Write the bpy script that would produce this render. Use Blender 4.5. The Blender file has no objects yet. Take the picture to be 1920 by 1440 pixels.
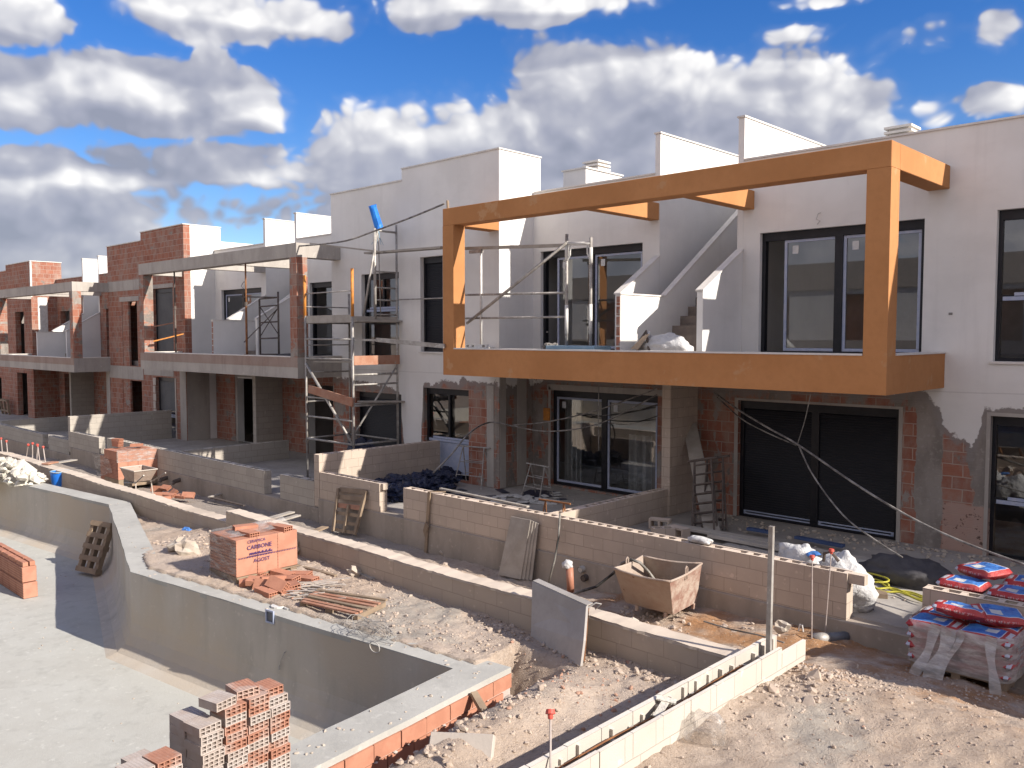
import bpy, bmesh, math, random
from mathutils import Vector, Matrix, Euler, noise
random.seed(7)
R = math.radians
S = bpy.context.scene
COL = S.collection

# ------------------------------------------------------------------ camera
F_PX, CX, CY, CAM_H = 1602.0, 960.0, 720.0, 3.7
PITCH = math.atan(90 / F_PX)
YAW = math.atan(1537 / (F_PX / math.cos(PITCH)))
cam = bpy.data.cameras.new('camera')
cam.sensor_width = 36.0
cam.lens = F_PX / 1920 * 36.0
cam.clip_end = 6000
cam.clip_start = 0.05
camo = bpy.data.objects.new('camera', cam)
COL.objects.link(camo)
camo.location = (0, 0, CAM_H)
camo.rotation_euler = (R(90) - PITCH, 0, YAW)
S.camera = camo

# ------------------------------------------------------------------ light
SUN_DIR = Vector((1.0, 0.22, 0.62)).normalized()        # towards the sun
SUN_EL = math.asin(SUN_DIR.z)
SUN_AZ = math.atan2(SUN_DIR.x, SUN_DIR.y)
sl = bpy.data.lights.new('sun', 'SUN')
sl.energy = 4.2
sl.angle = R(0.5)
sl.color = (1.0, 0.93, 0.84)
so = bpy.data.objects.new('sun', sl)
COL.objects.link(so)
so.rotation_euler = SUN_DIR.to_track_quat('Z', 'Y').to_euler()
so.location = (30, 10, 30)
S.view_settings.view_transform = 'Standard'
S.view_settings.look = 'None'
S.view_settings.exposure = 0.92
S.view_settings.gamma = 1.0
S.render.engine = 'CYCLES'
S.cycles.max_bounces = 5
S.cycles.diffuse_bounces = 3
S.cycles.glossy_bounces = 2
S.cycles.transparent_max_bounces = 12


class NT:
    """small helper round a node tree"""
    def __init__(s, nt):
        s.nt = nt
        s.nt.nodes.clear()

    def n(s, t, **k):
        nd = s.nt.nodes.new(t)
        for a, b in k.items():
            setattr(nd, a, b)
        return nd

    def put(s, sock, v):
        if isinstance(v, bpy.types.NodeSocket):
            s.nt.links.new(v, sock)
        elif v is not None:
            if isinstance(v, (tuple, list)) and len(v) == 3 and sock.type == 'RGBA':
                v = (*v, 1)
            sock.default_value = v

    def m(s, op, a, b=None, c=None, clamp=False):
        nd = s.n('ShaderNodeMath', operation=op, use_clamp=clamp)
        for i, v in enumerate((a, b, c)):
            if v is not None:
                s.put(nd.inputs[i], v)
        return nd.outputs[0]

    def vm(s, op, a, b=None):
        nd = s.n('ShaderNodeVectorMath', operation=op)
        s.put(nd.inputs[0], a)
        if b is not None:
            s.put(nd.inputs[3] if op == 'SCALE' else nd.inputs[1], b)
        return nd.outputs[0]

    def mix(s, f, a, b, blend='MIX'):
        nd = s.n('ShaderNodeMix', data_type='RGBA', blend_type=blend)
        s.put(nd.inputs[0], f)
        s.put(nd.inputs[6], a)
        s.put(nd.inputs[7], b)
        return nd.outputs[2]

    def step(s, v, a, b, lo=0.0, hi=1.0):
        nd = s.n('ShaderNodeMapRange', interpolation_type='SMOOTHSTEP')
        s.put(nd.inputs[0], v)
        for i, x in enumerate((a, b, lo, hi)):
            s.put(nd.inputs[i + 1], x)
        return nd.outputs[0]

    def noise(s, vec, scale, detail=5, rough=0.55, dist=0.0, out=0):
        nd = s.n('ShaderNodeTexNoise')
        s.put(nd.inputs['Vector'], vec)
        nd.inputs['Scale'].default_value = scale
        nd.inputs['Detail'].default_value = detail
        nd.inputs['Roughness'].default_value = rough
        nd.inputs['Distortion'].default_value = dist
        return nd.outputs[out]

    def xyz(s, v):
        nd = s.n('ShaderNodeSeparateXYZ')
        s.put(nd.inputs[0], v)
        return nd.outputs

    def cxyz(s, x, y, z):
        nd = s.n('ShaderNodeCombineXYZ')
        for i, v in enumerate((x, y, z)):
            s.put(nd.inputs[i], v)
        return nd.outputs[0]

    def ramp(s, f, stops, interp='LINEAR'):
        nd = s.n('ShaderNodeValToRGB')
        cr = nd.color_ramp
        cr.interpolation = interp
        while len(cr.elements) < len(stops):
            cr.elements.new(0.5)
        for e, (p, c) in zip(cr.elements, stops):
            e.position = p
            e.color = (*c, 1) if len(c) == 3 else c
        s.put(nd.inputs[0], f)
        return nd.outputs[0]


def ray(u, v):
    a = Vector(((u - CX) / F_PX, -(v - CY) / F_PX, -1.0))
    return camo.rotation_euler.to_matrix() @ a


def at(u, v, z=None, Y=None, X=None):
    """world point that the measured photo position (u, v) has on a plane z=, Y= or X="""
    d = ray(u, v)
    if z is not None:
        t = (z - CAM_H) / d.z
    elif Y is not None:
        t = Y / d.y
    else:
        t = X / d.x
    return Vector((0, 0, CAM_H)) + d * t


# ------------------------------------------------------------------ sky
W = bpy.data.worlds.new('World')
S.world = W
W.use_nodes = True
t = NT(W.node_tree)
sky = t.n('ShaderNodeTexSky', sky_type='NISHITA', sun_disc=False)
sky.sun_elevation = SUN_EL
sky.sun_rotation = SUN_AZ
sky.altitude = 200
sky.air_density = 1.0
sky.dust_density = 0.25
sky.ozone_density = 3.0
hs = t.n('ShaderNodeHueSaturation')
hs.inputs['Saturation'].default_value = 1.36
hs.inputs['Hue'].default_value = 0.516
hs.inputs['Value'].default_value = 1.0
t.put(hs.inputs['Color'], sky.outputs[0])
bg1 = t.n('ShaderNodeBackground')
t.put(bg1.inputs[0], hs.outputs[0])
bg1.inputs[1].default_value = 0.080
tc = t.n('ShaderNodeTexCoord')
X_, Y_, Z_ = t.xyz(tc.outputs['Generated'])
AZ = t.m('ARCTAN2', X_, Y_)
EL = t.m('ARCSINE', Z_)


def azel(u, v):
    d = ray(u, v).normalized()
    return math.atan2(d.x, d.y), math.asin(d.z)


BLOBS = [  # centre and half size of each cloud as measured in the photograph, weight
    (1180, 215, 300, 150, 1.25), (1500, 215, 215, 140, 1.25), (930, 290, 310, 125, 1.25), (1350, 290, 380, 100, 1.2),
    (1480, 150, 110, 75, 0.9), (1140, 150, 150, 80, 0.9), (720, 345, 200, 100, 1.2), (1050, 360, 480, 100, 1.2),
    (230, 175, 175, 72, 1.0), (60, 180, 160, 72, 1.0), (340, 212, 190, 52, 1.0), (475, 195, 75, 60, 0.9), (405, 150, 40, 55, 0.8),
    (200, 325, 200, 58, 1.05), (450, 315, 180, 55, 1.0), (40, 370, 120, 62, 1.05), (300, 405, 480, 66, 1.1),
    (150, 490, 600, 90, 1.3), (560, 420, 200, 70, 1.0), (600, 560, 1200, 70, 1.3),
    (10, 20, 115, 65, 1.05), (430, 15, 220, 68, 1.1), (1010, -10, 300, 55, 1.1), (790, 15, 80, 55, 0.8),
    (1700, 72, 90, 34, 0.6), (1645, 100, 60, 30, 0.45), (1870, 58, 40, 32, 0.42), (1500, 70, 80, 24, 0.55), (1840, 190, 80, 28, 0.5), (1740, 215, 70, 36, 0.5),
    (1560, 0, 80, 18, 0.5),
]


def blob_field(az, el):
    best = None
    for u, v, ru, rv, w in BLOBS:
        a, e = azel(u, v)
        a1, _ = azel(u + ru, v)
        _, e1 = azel(u, v - rv)
        sa, se = 1 / abs(a1 - a), 1 / abs(e1 - e)
        q = t.m('ADD', t.m('POWER', t.m('ABSOLUTE', t.m('MULTIPLY', t.m('SUBTRACT', az, a), sa)), 2.0),
                t.m('POWER', t.m('ABSOLUTE', t.m('MULTIPLY', t.m('SUBTRACT', el, e), se)), 2.0))
        b = t.m('MULTIPLY', t.m('SUBTRACT', 1.0, q), w)
        best = b if best is None else t.m('SMOOTH_MAX', best, b, 0.35)
    far = t.m('MULTIPLY', t.step(t.m('ABSOLUTE', t.m('SUBTRACT', az, -YAW)), 0.75, 1.1), t.m('SUBTRACT', 1.1, t.m('MULTIPLY', el, 0.5)))
    return t.m('ADD', t.m('MAXIMUM', best, -1.0), t.m('MULTIPLY', far, 1.75))     # unseen broken cloud added outside the view to grey the ambient light


def puff(az, el, fine=True):
    """rounded heaps: cellular noise on top of soft noise"""
    p = t.cxyz(t.m('ADD', az, 20.0), t.m('MULTIPLY', el, 1.25), 0.37)
    wn = t.n('ShaderNodeTexNoise', noise_dimensions='2D')
    t.put(wn.inputs['Vector'], p)
    wn.inputs['Scale'].default_value = 9.0
    wn.inputs['Detail'].default_value = 3
    pw = t.vm('ADD', p, t.vm('SCALE', t.vm('SUBTRACT', wn.outputs['Color'], (0.5, 0.5, 0.5)), 0.055))
    out = None
    for sc, wt, sd in ((6.0, 1.4, 0.0), (13.0, 0.85, 3.0), (30.0, 0.55, 7.0), (70.0, 0.36, 9.0))[:4 if fine else 3]:
        vo = t.n('ShaderNodeTexVoronoi', feature='SMOOTH_F1', voronoi_dimensions='2D')
        t.put(vo.inputs['Vector'], t.vm('ADD', pw, (sd, sd, sd)))
        vo.inputs['Scale'].default_value = sc
        vo.inputs['Smoothness'].default_value = 0.55
        k = t.m('MULTIPLY', t.m('SUBTRACT', 0.42, vo.outputs['Distance']), wt)
        out = k if out is None else t.m('ADD', out, k)
    nz = t.noise(p, 4.0, 5, 0.5)
    return t.m('ADD', out, t.m('MULTIPLY', t.m('SUBTRACT', nz, 0.5), 1.6))


B0 = blob_field(AZ, EL)
OA, OE = 0.011, 0.016                                  # a step towards the sun across the sky
P0 = puff(AZ, EL)
PC = puff(AZ, EL, False)
P1 = puff(t.m('ADD', AZ, OA), t.m('ADD', EL, OE), False)
B1 = blob_field(t.m('ADD', AZ, 0.02), t.m('ADD', EL, 0.045))
D0 = t.m('ADD', B0, P0)
AZ0 = AZ
mask = t.m('ADD', t.m('MULTIPLY', t.step(D0, -0.05, 0.32), 0.85), t.m('MULTIPLY', t.step(D0, -0.5, 0.5), 0.15))
fine_ = t.m('SUBTRACT', P0, PC)
relief = t.m('ADD', t.m('SUBTRACT', PC, P1), t.m('MULTIPLY', fine_, 0.75))
edge = t.m('SUBTRACT', B0, B1)                         # > 0 on the upper, sunward rims
soft = t.noise(t.cxyz(AZ, t.m('MULTIPLY', EL, 2.4), 2.0), 4.0, 4, 0.5)
lit = t.m('ADD', t.m('MULTIPLY', relief, 0.62), t.m('MULTIPLY', t.step(edge, 0.0, 1.1), 0.50))
lit = t.m('ADD', lit, t.m('MULTIPLY', t.m('SUBTRACT', soft, 0.5), 0.55))
lit = t.m('SUBTRACT', lit, t.m('MULTIPLY', t.step(D0, 0.4, 2.4), 0.16))
lit = t.m('ADD', lit, 0.29, clamp=True)
ccol = t.ramp(lit, [(0.0, (0.31, 0.33, 0.41)), (0.25, (0.385, 0.40, 0.485)), (0.5, (0.49, 0.498, 0.565)), (0.75, (0.70, 0.70, 0.735)), (1.0, (1.0, 0.985, 0.97))])
bg2 = t.n('ShaderNodeBackground')
# unseen clouds behind the viewer and overhead, brightened and warmed as fill light
away = t.step(t.m('ABSOLUTE', t.m('SUBTRACT', AZ0, -YAW)), 0.8, 1.3)
high = t.step(EL, 0.55, 0.9)
t.put(bg2.inputs[0], t.mix(t.m('MAXIMUM', away, high), ccol, t.mix(1.0, ccol, (1.0, 0.945, 0.86), 'MULTIPLY')))
t.put(bg2.inputs[1], t.m('ADD', 0.56, t.m('MULTIPLY', t.m('MAXIMUM', away, high), 0.62)))
mx = t.n('ShaderNodeMixShader')
t.put(mx.inputs[0], t.m('MULTIPLY', mask, 0.96))
t.nt.links.new(bg1.outputs[0], mx.inputs[1])
t.nt.links.new(bg2.outputs[0], mx.inputs[2])
wo = t.n('ShaderNodeOutputWorld')
t.nt.links.new(mx.outputs[0], wo.inputs[0])
W.cycles.sampling_method = 'MANUAL'
W.cycles.sample_map_resolution = 512

# ------------------------------------------------------------------ materials


def newmat(name):
    m = bpy.data.materials.new(name)
    m.use_nodes = True
    return m, NT(m.node_tree)


def finish(t, col, rough=0.8, bump=None, bstr=0.3, bdist=0.01, metal=0.0, spec=0.3, alpha=None):
    p = t.n('ShaderNodeBsdfPrincipled')
    t.put(p.inputs['Base Color'], col)
    t.put(p.inputs['Roughness'], rough)
    p.inputs['Metallic'].default_value = metal
    p.inputs['Specular IOR Level'].default_value = spec
    if bump is not None:
        b = t.n('ShaderNodeBump')
        b.inputs['Strength'].default_value = bstr
        b.inputs['Distance'].default_value = bdist
        t.put(b.inputs['Height'], bump)
        t.nt.links.new(b.outputs[0], p.inputs['Normal'])
    if alpha is not None:
        t.put(p.inputs['Alpha'], alpha)
    o = t.n('ShaderNodeOutputMaterial')
    t.nt.links.new(p.outputs[0], o.inputs[0])


def pos(t):
    return t.n('ShaderNodeNewGeometry').outputs['Position']


def plain(name, a, b=None, scale=3.0, rough=0.8, bscale=30.0, bstr=0.25, bdist=0.01, metal=0.0, spots=None, spec=0.3, obj=False, stretch=None):
    """two tones mixed by noise, an optional third tone in spots, fine bump"""
    m, t = newmat(name)
    P = t.n('ShaderNodeTexCoord').outputs['Object'] if obj else pos(t)
    if stretch:
        P = t.vm('MULTIPLY', P, stretch)
    b = b or tuple(x * 0.8 for x in a)
    c = t.mix(t.step(t.noise(P, scale, 6, 0.6), 0.35, 0.65), a, b)
    c = t.mix(t.m('MULTIPLY', t.step(t.noise(P, scale * 9, 4, 0.6), 0.4, 0.75), 0.35), c, tuple(x * 0.78 for x in a))
    if spots:
        col, thr, sc = spots
        c = t.mix(t.step(t.noise(P, sc, 5, 0.65), thr, thr + 0.06), c, col)
    finish(t, c, rough, t.noise(P, bscale, 6, 0.6), bstr, bdist, metal, spec)
    return m


def uvw(t):
    """wall coordinates (along, up) for walls that face X or Y"""
    g = t.n('ShaderNodeNewGeometry')
    px, py, pz = t.xyz(g.outputs['Position'])
    nx, ny, nz = t.xyz(g.outputs['True Normal'])
    f = t.m('GREATER_THAN', t.m('ABSOLUTE', nx), 0.6)
    u = t.m('ADD', t.m('MULTIPLY', py, f), t.m('MULTIPLY', px, t.m('SUBTRACT', 1.0, f)))
    return u, pz, g.outputs['Position'], nz


def bricknode(t, u, v, bw, rh, mort, c1, c2, cm, off=0.5, smooth=0.15):
    b = t.n('ShaderNodeTexBrick', offset=off)
    t.put(b.inputs['Vector'], t.cxyz(u, v, 0.0))
    t.put(b.inputs['Color1'], c1)
    t.put(b.inputs['Color2'], c2)
    t.put(b.inputs['Mortar'], cm)
    b.inputs['Scale'].default_value = 1.0
    b.inputs['Mortar Size'].default_value = mort
    b.inputs['Mortar Smooth'].default_value = smooth
    b.inputs['Brick Width'].default_value = bw
    b.inputs['Row Height'].default_value = rh
    return b.outputs


BR1, BR2, BRM = (0.33, 0.135, 0.088), (0.25, 0.098, 0.066), (0.38, 0.30, 0.25)


def brick_layers(t, zoff=0.0, bw=0.33, rh=0.215):
    u, v, P, nz = uvw(t)
    wob = t.m('MULTIPLY', t.m('SUBTRACT', t.noise(P, 6.0, 3), 0.5), 0.02)
    o = bricknode(t, t.m('ADD', u, wob), t.m('ADD', t.m('ADD', v, -zoff), wob), bw, rh, 0.009, BR1, BR2, BRM)
    c = t.mix(t.m('MULTIPLY', t.step(t.noise(P, 4.0, 5), 0.4, 0.7), 0.45), o[0], (0.34, 0.175, 0.125))
    c = t.mix(t.m('MULTIPLY', t.step(t.noise(t.vm('MULTIPLY', P, (1, 1, 0.6)), 2.6, 6, 0.65), 0.42, 0.64), 0.5), c, (0.34, 0.275, 0.23))
    ribs = t.m('SINE', t.m('MULTIPLY', v, 210.0))
    h = t.m('ADD', t.m('SUBTRACT', 1.0, o[1]), t.m('MULTIPLY', ribs, 0.10))
    return c, h, u, v, P


def cement_layer(t, P):
    Ps = t.vm('MULTIPLY', P, (1, 1, 0.45))
    c = t.mix(t.step(t.noise(Ps, 2.2, 6, 0.62), 0.35, 0.66), (0.30, 0.265, 0.235), (0.195, 0.17, 0.15))
    c = t.mix(t.m('MULTIPLY', t.step(t.noise(P, 14.0, 4), 0.55, 0.7), 0.5), c, (0.36, 0.33, 0.30))
    return c


def m_brick(name, patches=0.62, zoff=0.0, bw=0.33, rh=0.215):
    m, t = newmat(name)
    c, h, u, v, P = brick_layers(t, zoff, bw, rh)
    k = t.step(t.noise(t.vm('MULTIPLY', P, (1, 1, 1.6)), 1.7, 6, 0.62), patches, patches + 0.07)
    c = t.mix(k, c, cement_layer(t, P))
    finish(t, c, 0.9, t.m('ADD', h, t.m('MULTIPLY', t.noise(P, 25.0, 5), 0.5)), 0.5, 0.012, spec=0.15)
    return m


def m_facade(name, stops, x0, x1, patches=0.5):
    """brick and cement below, off white render above a ragged edge whose height changes along the row"""
    m, t = newmat(name)
    c, h, u, v, P = brick_layers(t)
    px = t.xyz(P)[0]
    f0 = t.m('DIVIDE', t.m('SUBTRACT', px, x0), x1 - x0)
    bias = t.ramp(f0, [((x - x0) / (x1 - x0), (0.5 + b,) * 3) for x, b in ((-21.5, 0.0), (-16.0, -0.03), (-15.3, -0.06), (-14.4, 0.05), (-9.4, -0.02), (-8.85, -0.02), (-5.48, 0.02), (-5.42, -0.08), (-5.22, -0.06), (-5.16, 0.28), (-4.82, 0.28), (-4.77, -0.13), (-4.42, -0.10), (-4.30, 0.12), (-4.1, 0.25))])
    k = t.step(t.m('ADD', t.noise(t.vm('MULTIPLY', P, (1.5, 1.5, 0.75)), 1.9, 7, 0.66), t.m('SUBTRACT', bias, 0.5)), patches, patches + 0.05)
    c = t.mix(k, c, cement_layer(t, P))
    pk = t.m('MULTIPLY', t.m('MULTIPLY', t.step(px, -4.78, -4.74), t.m('LESS_THAN', px, -3.9)), t.m('SUBTRACT', 1.0, t.step(t.m('ADD', v, t.m('MULTIPLY', t.noise(P, 4.0, 4), 0.15)), 0.88, 0.92)))
    pink = t.mix(t.step(t.noise(P, 11.0, 4, 0.6), 0.60, 0.66), (0.40, 0.275, 0.225), (0.11, 0.065, 0.05))
    c = t.mix(t.m('MULTIPLY', pk, 0.9), c, pink)
    f = t.m('DIVIDE', t.m('SUBTRACT', px, x0), x1 - x0)
    thr = t.m('MULTIPLY', t.ramp(f, [((x - x0) / (x1 - x0), (z / 4.0,) * 3) for x, z in stops]), 4.0)
    rag = t.m('ADD', t.m('MULTIPLY', t.m('SUBTRACT', t.noise(P, 2.6, 6, 0.6), 0.5), 0.75), t.m('MULTIPLY', t.m('SUBTRACT', t.noise(P, 14.0, 4), 0.5), 0.2))
    up = t.step(t.m('ADD', t.m('SUBTRACT', v, thr), rag), -0.03, 0.03)
    grey = t.step(t.m('ADD', t.m('SUBTRACT', v, thr), t.m('MULTIPLY', rag, 1.6)), -0.35, -0.1)
    c = t.mix(t.m('MULTIPLY', grey, 0.85), c, (0.25, 0.225, 0.21))
    wcol = white_colour(t, P)
    line = t.m('SUBTRACT', 1.0, t.step(t.m('ABSOLUTE', t.m('SUBTRACT', v, t.m('ADD', 2.72, t.m('MULTIPLY', t.noise(P, 1.2, 3), 0.05)))), 0.004, 0.016))
    wcol = t.mix(t.m('MULTIPLY', line, 0.4), wcol, (0.42, 0.40, 0.38))
    c = t.mix(up, c, wcol)
    hh = t.mix(up, t.m('ADD', h, t.m('MULTIPLY', t.noise(P, 25.0, 5), 0.6)), t.m('ADD', 1.6, t.m('MULTIPLY', t.noise(P, 60.0, 4), 0.12)))
    finish(t, c, 0.9, hh, 0.5, 0.012, spec=0.2)
    return m


def m_block(name, zoff=0.0, c1=(0.485, 0.40, 0.33), c2=(0.44, 0.365, 0.30), cm=(0.30, 0.25, 0.205)):
    m, t = newmat(name)
    u, v, P, nz = uvw(t)
    wob = t.m('MULTIPLY', t.m('SUBTRACT', t.noise(P, 5.0, 3), 0.5), 0.012)
    o = bricknode(t, t.m('ADD', u, wob), t.m('ADD', t.m('SUBTRACT', v, zoff), wob), 0.4, 0.2, 0.0045, c1, c2, cm, 0.5, 0.3)
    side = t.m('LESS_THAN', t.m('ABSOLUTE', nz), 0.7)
    c = t.mix(side, tuple(min(0.68, v * 1.35) for v in c1), o[0])  # upward faces painted paler, sun on the tops put into the colour
    c = t.mix(t.m('MULTIPLY', t.step(t.noise(P, 1.3, 6, 0.6), 0.42, 0.72), 0.5), c, tuple(x * 0.74 for x in c1))
    c = t.mix(t.m('MULTIPLY', t.step(t.noise(P, 9.0, 4), 0.62, 0.72), 0.6), c, tuple(min(1, x * 1.3) for x in c1))
    h = t.m('ADD', t.m('MULTIPLY', t.m('SUBTRACT', 1.0, t.m('MULTIPLY', o[1], side)), 1.0), t.m('MULTIPLY', t.noise(P, 70.0, 4), 0.5))
    finish(t, c, 0.95, h, 0.55, 0.008, spec=0.1)
    return m


def m_concrete(name, a=(0.43, 0.395, 0.355), b=(0.34, 0.31, 0.28), boards=0.0, tint=None):
    m, t = newmat(name)
    P = pos(t)
    Ps = t.vm('MULTIPLY', P, (1, 1, 0.5))
    c = t.mix(t.step(t.noise(Ps, 1.1, 7, 0.65), 0.33, 0.68), a, b)
    c = t.mix(t.m('MULTIPLY', t.step(t.noise(t.vm('MULTIPLY', P, (2.5, 2.5, 0.3)), 2.0, 5), 0.5, 0.75), 0.4), c, tuple(x * 0.72 for x in b))
    c = t.mix(t.m('MULTIPLY', t.step(t.noise(P, 11.0, 4), 0.6, 0.72), 0.5), c, tuple(min(1, x * 1.25) for x in a))
    if tint:
        c = t.mix(t.step(t.noise(P, 0.55, 4), 0.45, 0.65), c, tint)
    h = t.noise(P, 26.0, 6, 0.65)
    if boards:
        o = t.m('SINE', t.m('MULTIPLY', t.xyz(P)[2], boards))
        h = t.m('ADD', h, t.m('MULTIPLY', o, 0.1))
    finish(t, c, 0.9, h, 0.35, 0.012, spec=0.15)
    return m


def white_colour(t, P):
    c = t.mix(t.step(t.noise(P, 0.7, 6, 0.6), 0.32, 0.68), (0.745, 0.725, 0.695), (0.675, 0.655, 0.625))
    c = t.mix(t.m('MULTIPLY', t.step(t.noise(t.vm('MULTIPLY', P, (3, 3, 0.22)), 2.0, 5), 0.54, 0.76), 0.22), c, (0.56, 0.54, 0.515))
    c = t.mix(t.m('MULTIPLY', t.step(t.noise(t.vm('MULTIPLY', P, (0.6, 0.6, 1.5)), 1.3, 6, 0.65), 0.5, 0.7), 0.16), c, (0.53, 0.51, 0.48))
    return t.mix(t.m('MULTIPLY', t.step(t.noise(P, 9.0, 4, 0.7), 0.66, 0.72), 0.25), c, (0.5, 0.47, 0.44))


def m_white(name):
    m, t = newmat(name)
    P = pos(t)
    finish(t, white_colour(t, P), 0.9, t.m('ADD', t.noise(P, 60.0, 5, 0.6), t.m('MULTIPLY', t.noise(P, 5.0, 4), 1.5)), 0.2, 0.008, spec=0.2)
    return m


M = {}
M['white'] = m_white('white_render')
M['cap'] = plain('white_stone_coping', (0.70, 0.66, 0.61), (0.60, 0.57, 0.53), 3, 0.7)
M['fac1'] = m_facade('facade_render_over_brick', [(-21.4, 2.6), (-18.2, 2.2), (-17.9, 0.2), (-17.35, 0.0), (-17.2, 2.35), (-16.2, 2.62), (-14.38, 2.55), (-13.9, 2.75), (-5.1, 2.75), (-4.75, 2.2), (-4.55, 1.95), (-4.3, 1.75), (-4.15, 2.45), (-2.8, 2.6), (2.0, 2.5)], -21.5, 2.0, 0.50)
M['facwhite'] = M['white']
M['brick'] = m_brick('hollow_brick_wall', 0.62)
M['brickdark'] = m_brick('hollow_brick_wall_with_mortar', 0.56, 0.05)
M['brickbig'] = m_brick('large_hollow_brick_pier', 0.5, 0.02, 0.36, 0.30)
M['conc'] = m_concrete('raw_cast_concrete', boards=0)
M['concdk'] = m_concrete('old_grey_concrete', (0.28, 0.26, 0.24), (0.20, 0.185, 0.17))
M['plinth'] = m_concrete('stained_plinth_concrete', (0.36, 0.31, 0.265), (0.27, 0.235, 0.20))
M['pool'] = m_concrete('pool_gunite', (0.49, 0.45, 0.395), (0.42, 0.385, 0.335), tint=(0.47, 0.405, 0.325))
M['poolfloor'] = m_concrete('pool_floor_screed', (0.455, 0.45, 0.41), (0.415, 0.405, 0.365))
M['coping'] = m_concrete('fresh_cement_coping', (0.43, 0.42, 0.385), (0.375, 0.365, 0.335))
M['terr'] = m_concrete('dusty_terrace_slab', (0.40, 0.37, 0.335), (0.31, 0.285, 0.26))
M['tile'] = plain('balcony_floor_tiles', (0.36, 0.34, 0.32), None, 2, 0.6)
M['step'] = plain('brown_stair_tiles', (0.22, 0.18, 0.15), (0.27, 0.22, 0.185), 4, 0.7)
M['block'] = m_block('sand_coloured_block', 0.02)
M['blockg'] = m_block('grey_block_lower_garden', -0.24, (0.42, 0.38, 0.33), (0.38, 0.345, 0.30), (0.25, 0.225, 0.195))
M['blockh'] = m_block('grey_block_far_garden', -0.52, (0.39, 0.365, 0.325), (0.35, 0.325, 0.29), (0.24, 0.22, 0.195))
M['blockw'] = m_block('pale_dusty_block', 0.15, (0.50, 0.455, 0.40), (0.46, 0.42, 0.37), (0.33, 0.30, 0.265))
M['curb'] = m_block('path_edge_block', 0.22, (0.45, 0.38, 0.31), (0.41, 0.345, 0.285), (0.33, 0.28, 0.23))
M['ochre'] = plain('ochre_render', (0.47, 0.218, 0.086), (0.415, 0.186, 0.070), 0.9, 0.9, 55, 0.22, 0.006, 0, ((0.46, 0.25, 0.12), 0.62, 1.4))
M['black'] = plain('anthracite_frame', (0.012, 0.013, 0.017), (0.02, 0.02, 0.024), 5, 0.35, 60, 0.03)
M['shut'] = plain('dark_roller_shutter', (0.0045, 0.005, 0.009), (0.007, 0.0075, 0.012), 2, 0.5, 60, 0.03)
M['shutgrey'] = plain('dusty_grey_shutter', (0.10, 0.10, 0.10), (0.075, 0.075, 0.078), 2, 0.6, 60, 0.03)
M['film'] = plain('pale_blue_protective_film', (0.34, 0.39, 0.52), (0.42, 0.45, 0.55), 9, 0.5, 60, 0.05)
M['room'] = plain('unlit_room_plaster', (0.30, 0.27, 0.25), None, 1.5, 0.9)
M['steel'] = plain('galvanised_tube', (0.40, 0.38, 0.355), (0.27, 0.245, 0.22), 7, 0.55, 40, 0.2, 0.004, 0.25, ((0.55, 0.53, 0.5), 0.6, 12))
M['steeldk'] = plain('dark_rusty_tube', (0.085, 0.07, 0.062), (0.13, 0.10, 0.085), 9, 0.65, 40, 0.2, 0.004)
M['rust'] = plain('rusty_prop', (0.28, 0.125, 0.05), (0.18, 0.08, 0.04), 10, 0.75, 40, 0.2)
M['orange'] = plain('orange_prop', (0.62, 0.25, 0.045), (0.45, 0.18, 0.05), 10, 0.55, 40, 0.1)
M['wood'] = plain('grey_site_timber', (0.30, 0.225, 0.155), (0.21, 0.155, 0.11), 3, 0.85, 12, 0.4, 0.006, stretch=(1, 1, 1))
M['woodgrey'] = plain('cement_dusted_board', (0.38, 0.345, 0.305), (0.30, 0.27, 0.235), 3, 0.85, 20, 0.3)
M['woodred'] = plain('reddish_site_plank', (0.34, 0.16, 0.10), (0.40, 0.23, 0.16), 4, 0.8, 14, 0.3)
M['clay'] = plain('orange_clay_brick', (0.46, 0.215, 0.14), (0.39, 0.175, 0.112), 6, 0.85, 60, 0.15, 0.004)
M['mortared'] = plain('mortar_covered_brick', (0.52, 0.46, 0.42), (0.44, 0.36, 0.32), 10, 0.95, 30, 0.7, 0.01)
M['film_clear'] = None
M['blue'] = plain('blue_plastic', (0.02, 0.16, 0.62), (0.03, 0.22, 0.70), 4, 0.4, 20, 0.2)
M['navy'] = plain('dark_blue_plastic_sacks', (0.016, 0.021, 0.045), (0.025, 0.03, 0.06), 4, 0.35, 14, 0.5, 0.02)
M['bluefoam'] = plain('blue_foam_board', (0.06, 0.095, 0.20), (0.05, 0.08, 0.17), 4, 0.6)
M['skyfoam'] = plain('light_blue_foam_board', (0.24, 0.36, 0.46), (0.3, 0.42, 0.5), 4, 0.6)
M['red'] = plain('red_plastic_cap', (0.50, 0.07, 0.05), (0.58, 0.12, 0.09), 12, 0.5)
M['bagred'] = plain('red_printed_paper', (0.42, 0.045, 0.045), (0.48, 0.075, 0.07), 5, 0.5, 14, 0.25)
M['bagblue'] = plain('blue_printed_paper', (0.05, 0.16, 0.46), (0.09, 0.24, 0.56), 6, 0.45, 14, 0.25)
M['bagwhite'] = plain('white_printed_panel', (0.62, 0.62, 0.6), (0.5, 0.52, 0.55), 7, 0.5, 14, 0.2)
M['sack'] = plain('white_woven_sack', (0.60, 0.59, 0.575), (0.48, 0.475, 0.475), 5, 0.8, 9, 0.9, 0.05)
M['dryboard'] = plain('pale_dusty_board', (0.46, 0.42, 0.37), (0.38, 0.345, 0.30), 3, 0.85, 20, 0.3)
M['tarp'] = plain('charcoal_tarpaulin', (0.085, 0.08, 0.085), (0.06, 0.057, 0.062), 4, 0.8, 9, 0.5, 0.02)
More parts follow.
